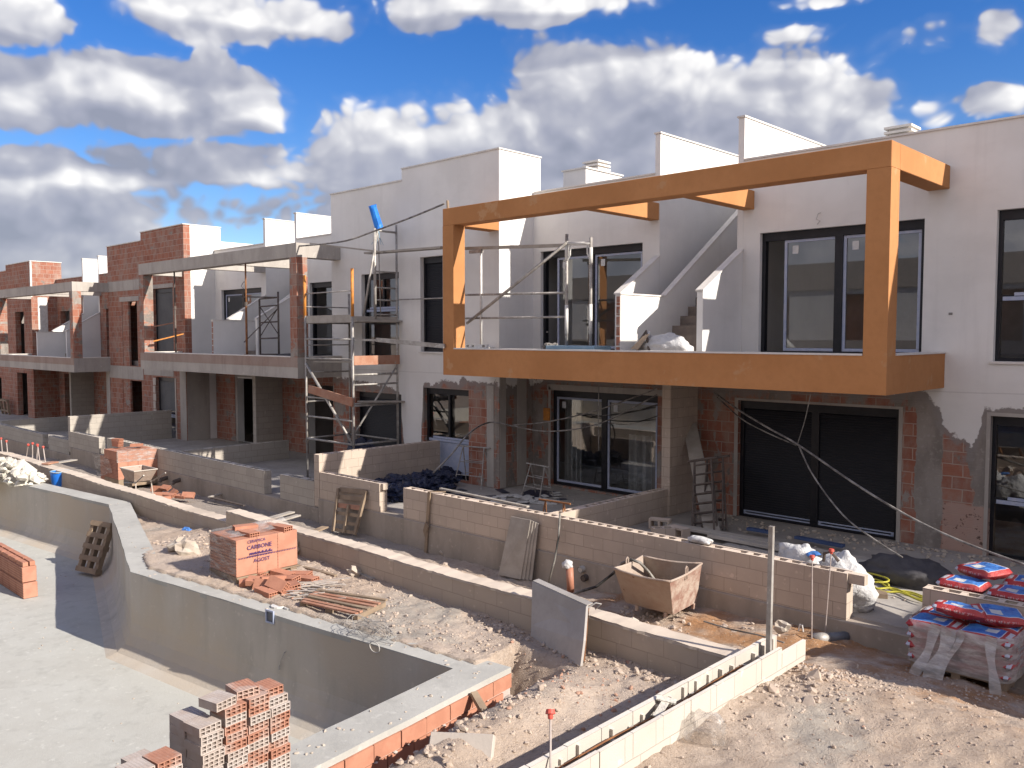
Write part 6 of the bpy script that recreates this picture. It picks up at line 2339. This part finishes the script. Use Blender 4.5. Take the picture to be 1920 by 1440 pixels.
for j in range(7):
    for i in range(9):
        f = i / 8
        grid.append((lerp(D_.x - dx - 0.42, D_.x - 0.35, f), D_.y - 0.05 - 0.03 * math.sin(i * 1.3) - 0.02 * j, lerp(D_.z + 0.05 + 0.25 * f, D_.z + 0.80, j / 6)))
mb.add(grid, [(j * 9 + i, j * 9 + i + 1, (j + 1) * 9 + i + 1, (j + 1) * 9 + i) for j in range(6) for i in range(8)])
mb.build('stretch_wrap', 'wrap', b2, smooth=True)
for k in range(3):
    loose((D_.x - dx + 0.12, D_.y + 0.35, D_.z + 1.02 + k * 0.078), (0, 0, R(8 + 5 * k)), 'brick in the short stack of three on the half unwrapped pack', 'three bricks stacked on the half unwrapped pack')
loose((D_.x - 0.5, D_.y + 0.75, D_.z + 1.02), (0, 0, R(50)), 'single brick on the back of the half unwrapped pack')
for k, (u, v, tl, rz, dz) in enumerate(((294, 918, 70, 30, 0.06), (310, 916, 30, 10, 0.12), (300, 928, 5, 50, 0.0), (318, 930, 12, 20, 0.02), (308, 935, 0, 70, 0.0), (326, 924, 40, -10, 0.05), (340, 932, 10, 20, 0.0), (353, 930, 55, 35, 0.04))):
    c = at(u, v, z=-0.50 + dz)
    loose((c.x, c.y, -0.48 + dz), (R(tl), 0, R(rz)), 'orange clay brick in the scattered pile on the path in half shade', 'scattered bricks on the path')
# pack standing in the pool
E_ = at(44, 1124, z=-0.945)
b3 = thing('brick_pack', 'strapped red brick pack standing on the pool floor at the left edge', 'brick pack', E_)
for ix in range(5):
    for iz in range(2):
        for iy in range(1):
            x1_ = E_.x - ix * 0.40 - (0.0 if iz == 0 else 0.03)
            MB().box(x1_ - 0.385, x1_ - 0.0, E_.y + iy * 0.24, E_.y + iy * 0.24 + 0.235, E_.z + 0.005 + iz * 0.285, E_.z + 0.275 + iz * 0.285).build('brick_stack', 'clayrib', b3, bevel=0.006)
mb = MB()
for ix in range(5):
    for iy in range(2):
        x1_ = E_.x - ix * 0.40 - 0.03
        mb.obox((x1_ - 0.19, E_.y + 0.06 + iy * 0.118, E_.z + 0.605), (0.36, 0.085, 0.075), (0, 0, random.uniform(-0.03, 0.03)))
mb.build('top_course', 'clay', b3)

# pallet leaning in the far corner of the pool
pp = pallet('wooden_pallet', 'old wooden pallet leaning in shade against the pool wall', (-17.35, 6.02, -0.93), (R(68), R(0), R(14)), None, 'wood', 0.62, 1.0, 5)
pp.location = (-17.30, 6.35, -0.45)
mb = MB()
mb.tube([at(213, 1068, z=-0.93), at(224, 1056, z=-0.85), at(228, 1049, z=-0.75)], 0.02, 6)
tag(mb.build('floor_pipe', 'steeldk'), 'short dark pipe end in the pool corner beside the leaning pallet', 'pipe')

# ------------------------------------------------------------------ stacked hollow bricks in the foreground
BH = 0.068
fg = hollow_brick(0.20, 0.183, BH - 0.0015, 4, 2, 'grooved', 'hollow_brick')
fgm = hollow_brick(0.20, 0.183, BH - 0.0015, 4, 2, 'groovedmort', 'hollow_brick')
used = {fg: False, fgm: False}
EY = Vector((-(POOL_OUT[4][0] - POOL_OUT[3][0]), -(POOL_OUT[4][1] - POOL_OUT[3][1]), 0)).normalized()    # along the coping, away
EX = Vector((EY.y, -EY.x, 0))
yaw = math.atan2(EX.y, EX.x)


def fbrick(c, rz, mort, label, group):
    src = fgm if mort else fg
    o = src.copy() if used[src] else src
    if used[src]:
        COL.objects.link(o)
    used[src] = True
    o.location = c
    o.rotation_euler = (0, 0, rz)
    return tag(o, label, 'brick', group)


GF = 'hollow bricks stacked on the pool coping'
base = at(545, 1440, z=0.25)
base = Vector((base.x, base.y, 0.253))
cols = [  # place along the coping, height in bricks, which are caked in mortar, name
    (-0.095, 9, (0, 1, 4, 7, 8), 'right-hand', ''),
    (-0.285, 10, (1, 4, 7), 'second from right', ''),
    (-0.485, 10, (3, 4, 8), 'second from left', ''),
    (-0.70, 9, (0, 1, 2, 3, 4, 5, 6, 7, 8), 'left-hand', '')]
names = ['right-hand', 'second from right', 'second from left', 'left-hand']
for k, (sy, cnt, mort, nm, _) in enumerate(cols):
    for i in range(cnt):
        c = base + EY * (sy + random.uniform(-0.012, 0.012)) - EX * (0.105 + random.uniform(-0.012, 0.012)) + UP * (BH / 2 + i * BH)
        topb = i == cnt - 1
        cak = i in mort
        lb = ('%s hollow brick %s in the %s foreground column' % ('mortar-caked' if cak else 'clean orange', 'on top' if topb else 'within', nm))
        fbrick(c, yaw + random.uniform(-0.05, 0.05), cak, lb, GF)
c = base + EY * -0.57 - EX * 0.12 + UP * (BH / 2 + 10 * BH)
fbrick(c, yaw + R(6), True, 'grooved orange-topped brick with caked end crowning the two left foreground columns', GF)
c = base + EY * -0.33 - EX * 0.15 + UP * (BH / 2 + 10 * BH)
fbrick(c, yaw - R(10), False, 'clean orange brick crowning the second foreground column from right', GF)
c = base + EY * -0.11 - EX * 0.15 + UP * (BH / 2 + 9 * BH)
fbrick(c, yaw - R(4), False, 'clean smooth orange brick crowning the right-hand foreground column', GF)
# second row behind the left column and the lower stack at the bottom edge
GL = 'lower brick stack at the bottom edge'
for i in range(9):
    c = base + EY * -0.70 - EX * 0.31 + UP * (BH / 2 + i * BH)
    fbrick(c, yaw + random.uniform(-0.04, 0.04), True, 'mortar-caked brick in the hidden second row behind the left foreground column', GF)
for r_i, (sy, sx, cnt) in enumerate(((-1.02, 0.12, 7), (-1.22, 0.14, 7), (-1.45, 0.20, 6), (-1.06, 0.34, 6))):
    for i in range(cnt):
        c = base + EY * sy - EX * (sx + random.uniform(-0.01, 0.01)) + UP * (BH / 2 + i * BH)
        topb = i == cnt - 1
        nm = ['nearest the tall columns', 'in the middle', 'at the left end', 'at the back'][r_i]
        fbrick(c, yaw + random.uniform(-0.04, 0.04), not (topb and r_i == 0), ('%s brick %s of the low foreground stack' % ('top' if topb else 'lower', nm)), GL)

# ------------------------------------------------------------------ small things on the earth
# blue bucket behind the coping
c = at(113, 912, z=0.05)
bk = thing('bucket', 'bright blue plastic bucket splashed with cement by the edge wall', 'bucket', (c.x, c.y, 0.02))
mb = MB()
mb.tube([(c.x, c.y, 0.02), (c.x, c.y, 0.20), (c.x, c.y, 0.42)], 0.17, 18, cap=False, r2=0.215)
mb.tube([(c.x, c.y, 0.05), (c.x, c.y, 0.415)], 0.16, 18, r2=0.20, cap=False)
mb.prism([(c.x + 0.165 * math.cos(i * 0.35), c.y + 0.165 * math.sin(i * 0.35)) for i in range(18)], 0.02, 0.06)
mb.build('tub', 'blue', bk, smooth=True)
mb = MB()
mb.tube([(c.x + 0.213 * math.cos(i * 0.35), c.y + 0.213 * math.sin(i * 0.35), 0.42) for i in range(19)], 0.014, 6)
mb.build('rim', 'skyfoam', bk)
mb = MB()
mb.tube([(c.x + 0.2 * math.cos(R(a)), c.y - 0.08 - 0.14 * math.sin(R(a)), 0.40 + 0.02 * math.sin(R(a))) for a in range(0, 181, 20)], 0.006, 5)
mb.build('handle', 'steel', bk)
# heap of cement rubble on the coping with a hollow block in it
mb = MB()
for k in range(170):
    u = random.uniform(-30, 72)
    hh = max(0, 1 - abs((u - 15) / 62)) * 0.55
    c = at(u, lerp(905, 892, random.random()), z=0.27)
    mb.rock((c.x + random.uniform(-0.3, 0.3), c.y + random.uniform(-0.25, 0.2), 0.25 + hh * random.random() * 0.9), random.uniform(0.05, 0.17), 1, 0.4, 0.8)
tag(mb.build('rubble_heap', 'gypsum'), 'pale rubble heap on the pool coping at the left edge', 'rubble', kind='stuff')
c = at(44, 884, z=0.42)
hbk = thing('hollow_block', 'hollow block lying tilted on the pale rubble heap', 'block', c)
ORG[hbk.as_pointer()] = Vector()
MB().wall(-0.2, 0.2, -0.1, 0.1, -0.2, 0.2, [(-0.165, -0.018, -0.07, 0.07), (0.018, 0.165, -0.07, 0.07)]).build('shell', 'gypsum', hbk)
hbk.rotation_euler = (R(18), R(35), R(38))
# wheelbarrow beside the second pack
c = at(262, 925, z=-0.45)
wb = thing('wheelbarrow', 'cement-coated wheelbarrow standing by the half unwrapped brick pack', 'wheelbarrow', c)
mb = MB()
W0 = [Vector((c.x + dx_, c.y + dy_, c.z + 0.35)) for dx_, dy_ in ((-0.35, -0.22), (0.2, -0.22), (0.2, 0.22), (-0.35, 0.22))]
W1 = [Vector((c.x + dx_, c.y + dy_, c.z + 0.66)) for dx_, dy_ in ((-0.5, -0.3), (0.42, -0.3), (0.42, 0.3), (-0.5, 0.3))]
for i in range(4):
    j = (i + 1) % 4
    mb.quad(W0[i], W0[j], W1[j], W1[i])
mb.quad(*W0)
mb.build('tray', 'skip', wb)
mb = MB()
mb.tube(W1 + [W1[0]], 0.016, 6)
mb.build('rim', 'pale', wb)
for sy in (-1, 1):
    MB().tube([(c.x - 0.75, c.y + sy * 0.1, c.z + 0.2), (c.x + 0.3, c.y + sy * 0.22, c.z + 0.34), (c.x + 0.95, c.y + sy * 0.28, c.z + 0.62)], 0.017, 6).build('handle_shaft', 'steel', wb)
    MB().tube([(c.x + 0.25, c.y + sy * 0.2, c.z + 0.34), (c.x + 0.3, c.y + sy * 0.22, c.z - 0.03)], 0.015, 6).build('leg', 'pale', wb)
mb = MB()
mb.tube([(c.x - 0.75, c.y - 0.04, c.z + 0.18), (c.x - 0.75, c.y + 0.04, c.z + 0.18)], 0.19, 18)
mb.build('wheel', 'cable', wb)
# planks lying about the path and over the edge wall
GP = 'planks lying about the path'
for (a, b_, z_, w_, m_, lb) in (((392, 932), (438, 920), -0.48, 0.09, 'woodgrey', 'upper of two bars crossing on the shaded path'), ((395, 933), (458, 948), -0.50, 0.07, 'steeldk', 'lower of two bars crossing on the shaded path'),
                             ((495, 975), (548, 960), -0.33, 0.16, 'woodgrey', 'left grey plank crossing behind the edge wall'), ((512, 980), (560, 966), -0.33, 0.14, 'woodgrey', 'second grey plank crossing behind the edge wall'),
                             ((580, 1000), (610, 988), -0.35, 0.16, 'wood', 'short plank poking over the edge wall near the timber frame'),
                             ((540, 1056), (630, 1080), 0.27, 0.06, 'wood', 'thin long stick lying at the foot of the edge wall'), ((655, 1068), (700, 1086), 0.28, 0.07, 'woodgrey', 'short stick lying at the foot of the edge wall'),
                             ((84, 870), (104, 866), 0.46, 0.2, 'woodred', 'small pinkish board on the curved edge wall by the red-capped bars'), ((105, 868), (140, 862), -0.4, 0.25, 'woodgrey', 'grey boards lying behind the curved edge wall'),
                             ((1590, 1120), (1632, 1137), 0.03, 0.1, 'woodgrey', 'short grey board on the right terrace edge')):
    mb = MB()
    mb.bar(at(*a, z=z_), at(*b_, z=z_), w_, 0.035)
    tag(mb.build('plank', m_, bevel=0.004), lb, 'plank', GP)
# broken pallet and its slats beside the coping
c = at(640, 1132, z=0.3)
bpal = thing('broken_pallet', 'broken wooden pallet lying flat beside the pool coping', 'pallet', (c.x, c.y, 0.3))
TL, TR, BL, BR = at(592, 1108, z=0.36), at(722, 1127, z=0.36), at(566, 1127, z=0.36), at(668, 1152, z=0.36)
for k in range(6):
    f = k / 5
    a, b_ = TL.lerp(BL, f), TR.lerp(BR, f)
    mb = MB()
    mb.bar(a + Vector((0, random.uniform(-0.02, 0.02), random.uniform(-0.01, 0.01))), b_ + Vector((0, random.uniform(-0.03, 0.03), random.uniform(-0.01, 0.01))), 0.055, 0.022)
    mb.build('slat', 'woodred' if k % 3 else 'wood', bpal)
for f in (0.02, 0.5, 0.97):
    mb = MB()
    mb.bar(TL.lerp(TR, f) - UP * 0.04, BL.lerp(BR, f) - UP * 0.04, 0.09, 0.06)
    mb.build('bearer', 'wood', bpal)
mb = MB()
for k in range(30):
    u, v = random.uniform(530, 600), random.uniform(1090, 1125)
    p = at(u, v, z=0.32)
    d = Vector((random.uniform(0.1, 0.45), random.uniform(0.0, 0.35), random.uniform(-0.02, 0.06)))
    mb.bar(p, p + d, random.uniform(0.01, 0.035), 0.008)
tag(mb.build('splintered_slats', 'pale'), 'pale splintered slats and strapping beside the loose brick heap', 'scraps', kind='stuff')
# plates and packaging at the skimmer
for u, v, r_, lb in ((523, 1136, 0.10, 'round white plate lying on the coping above the skimmer'), (545, 1139, 0.08, 'smaller white plate lying on the coping above the skimmer')):
    c = at(u, v, z=0.26)
    mb = MB()
    mb.tube([(c.x, c.y, 0.253), (c.x, c.y, 0.272)], r_, 16)
    tag(mb.build('white_plate', 'whitepaint'), lb, 'plate')
# wire tangle
mb = MB()
for k in range(15):
    c = at(695 + random.uniform(-14, 14), 1190 + random.uniform(-6, 8), z=0.27)
    rx, ry = random.uniform(0.12, 0.42), random.uniform(0.08, 0.3)
    ph, tl = random.random() * 6, random.uniform(-0.5, 0.5)
    mb.tube([(c.x + rx * math.cos(a * 0.4 + ph), c.y + ry * math.sin(a * 0.4 + ph) * 0.8, 0.275 + 0.08 * (1 + math.sin(a * 0.4 + tl * 6)) * random.uniform(0.6, 1)) for a in range(random.randint(8, 15))], 0.0035, 4)
tag(mb.build('wire_tangle', 'steel'), 'loose tangle of thin wire on the pool coping', 'wire')
c = wallpt(705, 1212)
mb = MB()
mb.tube([(c.x + 0.09 * math.cos(a * 0.42), c.y - 0.02, 0.255 - 0.02 + 0.06 * math.sin(a * 0.42)) for a in range(16)], 0.006, 5)
tag(mb.build('wire_loop', 'pvclt'), 'pale wire loop hanging over the coping edge', 'wire')
# kerb stones in the foreground
c = at(865, 1405, z=0.35)
ks = thing('kerb_stone', 'pale slab tilted on the earth at the bottom edge', 'kerb stone', c)
ORG[ks.as_pointer()] = Vector()
MB().box(-0.27, 0.27, -0.035, 0.035, -0.10, 0.12).build('slab', 'pale', ks, bevel=0.006)
MB().box(-0.30, -0.24, 0.036, 0.10, -0.10, 0.10).build('broken_end', 'concdk', ks, bevel=0.004)
ks.rotation_euler = (R(-38), R(-4), R(30))
for u, v, r_, lb in ((955, 1138, 0.11, 'upright grey stone slab at the foot of the edge wall beside the pink brick'), (1178, 1183, 0.12, 'angular concrete lump at the foot of the edge wall behind the form panel'), (1155, 1196, 0.10, 'flatter concrete lump just left of the angular one'), (336, 1030, 0.16, 'pale concrete lump beside the jog of the pool coping'), (352, 1036, 0.17, 'broad concrete lump touching the printed brick pack'), (833, 1040, 0.09, 'rounded stone on the shaded path below the long wall'), (665, 1075, 0.09, 'pale stone at the foot of the edge wall'), (1735, 1085, 0.14, 'stone lump on the terrace beside the tarpaulin'), (1465, 1180, 0.08, 'grey lump by the square post'), (550, 1035, 0.16, 'dark tilted slab leaning on the edge wall behind the printed pack')):
    zz = 0.3 if u < 1500 and not 800 < u < 850 else (-0.55 if u < 900 else 0.05)
    c = at(u, v, z=zz)
    mb = MB()
    mb.rock((c.x, c.y, zz + r_ * 0.3), r_, 2, 0.5, 0.9)
    tag(mb.build('stone_lump', 'rubble'), lb, 'stone', 'single stone lumps')
# clear bag and bright rag by the channel wall and on the earth
c = at(1322, 1378, z=0.52)
o = lump((c.x, c.y, 0.48), (0.16, 0.12, 0.13), 91, 3, 0.4, 1.8, 0.0, 0.4).build('plastic_bag', 'wrap', smooth=True)
tag(o, 'crumpled clear plastic bag beside the channel wall', 'plastic bag')
c = at(350, 1000, z=0.1)
o = lump((c.x, c.y, 0.08), (0.13, 0.08, 0.08), 93, 3, 0.4).build('plastic_rag', 'bagblue')
tag(o, 'small red and blue plastic rag on the sunlit earth by the pool jog', 'rag')
mb = MB()
mb.rock((c.x - 0.09, c.y - 0.04, 0.12), 0.06, 2, 0.4, 0.7)
mb.build('red_half', 'red', o)
o = lump((at(1318, 1012, z=0.66).x, 11.0, 0.63), (0.20, 0.09, 0.06), 95, 3, 0.35).build('white_rag', 'sack', smooth=True)
tag(o, 'white rag draped on the long wall top', 'rag')
mb = MB()
a = [(1210, 1205), (1260, 1215), (1320, 1228), (1350, 1238), (1400, 1240)]
mb.tube([at(u, v - 12, z=0.31) for u, v in ((1100, 1210), (1150, 1215), (1200, 1225), (1250, 1232), (1310, 1250), (1340, 1252))], 0.008, 5)
tag(mb.build('earth_cable', 'cablelt'), 'thin brown cable lying over the earth behind the form panel', 'cable')
mb = MB()
mb.tube([at(u, v, z=0.0) for u, v in ((1320, 1165), (1370, 1180), (1420, 1190), (1470, 1205))], 0.01, 5)
tag(mb.build('earth_cable', 'cable'), 'dark cable lying over the damp red earth by the skip', 'cable')
mb = MB()
mb.bar(at(910, 1338, z=0.1), at(888, 1300, z=0.20), 0.07, 0.05)
tag(mb.build('timber_strut', 'wood'), 'short timber strut wedged under the pool coping', 'timber')
mb = MB()
mb.rock(at(1490, 1165, z=-0.1), 0.05, 1)
c = at(1502, 1178, Y=10.7)
mb = MB()
for sx in (-1, 1):
    mb.tube([c + Vector((sx * 0.05, 0, -0.12)), c + Vector((sx * 0.015, 0, 0.05))], 0.012, 6)
mb.tube([c + Vector((-0.045, 0, -0.08)), c + Vector((0.045, 0, -0.08))], 0.012, 6)
tag(mb.build('bar_chair', 'whitepaint'), 'small white A-shaped stand near the dark plastic pipe', 'stand')

# ------------------------------------------------------------------ loose stones and gravel
mb = MB()
random.seed(11)


def strew(n_, fx, fy, rmin, rmax, zoff=0.3, pw=2.2):
    for _ in range(n_):
        x, y = fx(), fy()
        if inside(POOL_OUT, x, y) or (-3.92 < x < -3.62 and y < 7.6) or (7.22 < y < 7.53 and x < -3.8):
            continue
        if side_dist(x, y) < 0.02 and side_dist(x, y) > -0.5 and y < 6.4 and x < -4.9:
            continue
        r_ = rmin + (rmax - rmin) * random.random() ** pw
        mb.rock((x, y, gz(x, y) + r_ * zoff * 0.5), r_, 1, 0.4, 0.75)


U = random.uniform
strew(2600, lambda: U(-12, -3.95), lambda: U(4.4, 7.2), 0.004, 0.028, pw=3)
strew(420, lambda: U(-9, -5.4), lambda: random.gauss(6.3, 0.35), 0.005, 0.026)
strew(260, lambda: U(-7.5, -3.95), lambda: U(6.9, 7.22), 0.008, 0.045)
strew(420, lambda: -5.7 + random.gauss(0.3, 0.35), lambda: U(3.0, 5.8), 0.008, 0.045)
strew(3200, lambda: U(-3.6, 0.4), lambda: U(4.6, 10.2), 0.004, 0.022, pw=4)
strew(800, lambda: random.gauss(-3.35, 0.3), lambda: random.gauss(7.7, 0.5), 0.005, 0.028)
strew(14, lambda: random.gauss(-3.4, 0.2), lambda: random.gauss(7.5, 0.4), 0.04, 0.085)
strew(500, lambda: U(-16, -4.4), lambda: U(7.7, 10.8), 0.008, 0.05)
strew(260, lambda: U(-14.5, -11.9), lambda: U(6.0, 7.2), 0.008, 0.05)
strew(160, lambda: random.gauss(-6.9, 0.3), lambda: random.gauss(9.9, 0.35), 0.01, 0.05)
o = mb.build('gravel', 'grit')
tag(o, 'loose gravel and crumbs strewn over the earth', 'gravel', kind='stuff')
mb = MB()
for k in range(140):
    x, y = U(-19, -6.6), U(1.5, 6.2)
    if inside(offset_in(POOL_IN, 0.5), x, y):
        rr = U(0.004, 0.02)
        mb.rock((x, y, -0.945 + rr * 0.2), rr, 1, 0.4, 0.5)
o = mb.build('pool_crumbs', 'rubble')
tag(o, 'scattered mortar crumbs on the pale pool floor', 'crumbs', kind='stuff')
mb = MB()
for k in range(420):
    if k < 260:
        x, y, rr = U(-9.4, -3.0), 15.6 - abs(random.gauss(0, 0.45)), U(0.008, 0.05)
    else:
        x, y, rr = U(-13.5, -3.2), U(11.3, 15.4), U(0.006, 0.03)
    mb.rock((x, y, 0.006 + rr * 0.3), rr, 1, 0.4, 0.7)
o = mb.build('terrace_debris', 'rubble')
tag(o, 'mortar lumps and crumbs strewn over the right terrace', 'debris', kind='stuff')
mb = MB()
strew(260, lambda: random.gauss(-9.9, 0.7), lambda: random.gauss(6.1, 0.35), 0.006, 0.03)
strew(60, lambda: random.gauss(-1.9, 0.9), lambda: random.gauss(7.0, 0.7), 0.004, 0.016)
strew(160, lambda: random.gauss(-5.3, 0.5), lambda: random.gauss(6.3, 0.4), 0.006, 0.03)
strew(90, lambda: random.gauss(-22.5, 1.0), lambda: random.gauss(9.4, 0.4), 0.01, 0.05)
o = mb.build('brick_crumbs', 'crumb')
tag(o, 'reddish crumbs of broken clay brick on the earth', 'brick crumbs', kind='stuff')

# ------------------------------------------------------------------ opposite row behind the camera, seen only in the glass
oh = thing('opposite_house', 'plain house row facing the site, mirrored in the window glass', 'house', (-12, -9, 0))
holes = []
for k in range(9):
    x = -38 + k * 5.2
    holes += [(x, x + 2.6, 3.4, 5.7), (x, x + 2.6, 0.2, 2.5)]
MB().wall(-42, 12, -0.5, 7.2, -9.3, -9.0, holes).build('front_wall', 'white', oh)
mb = MB()
mb.box(-42, 12, -8.98, -7.4, 2.85, 3.5)
mb.build('balcony', 'pale', oh)
mb = MB()
mb.box(-42, 12, -8.98, -8.9, 5.95, 7.25)
mb.build('parapet', 'pale', oh)
MB().box(-42, 12, -16, -9.6, -0.5, 7.0).build('core', 'woodred', oh)
ch = thing('photographer_house', 'plain house with the terrace the photo was taken from', 'house', (2, -2, 0))
MB().wall(-5.5, 16, -0.5, 7.2, -2.0, -1.7, [(-4, -1.5, 2.3, 4.6), (0.5, 3.2, 2.3, 4.6), (-4, -1.5, 4.9, 6.6), (6, 9, 2.3, 4.6)]).build('front_wall', 'white', ch)
MB().box(-5.5, 16, -8.5, -2.01, -0.5, 7.0).build('core', 'woodred', ch)
MB().box(-5.5, 12, -1.69, 0.35, 1.75, 2.0).build('terrace_slab', 'tile', ch)
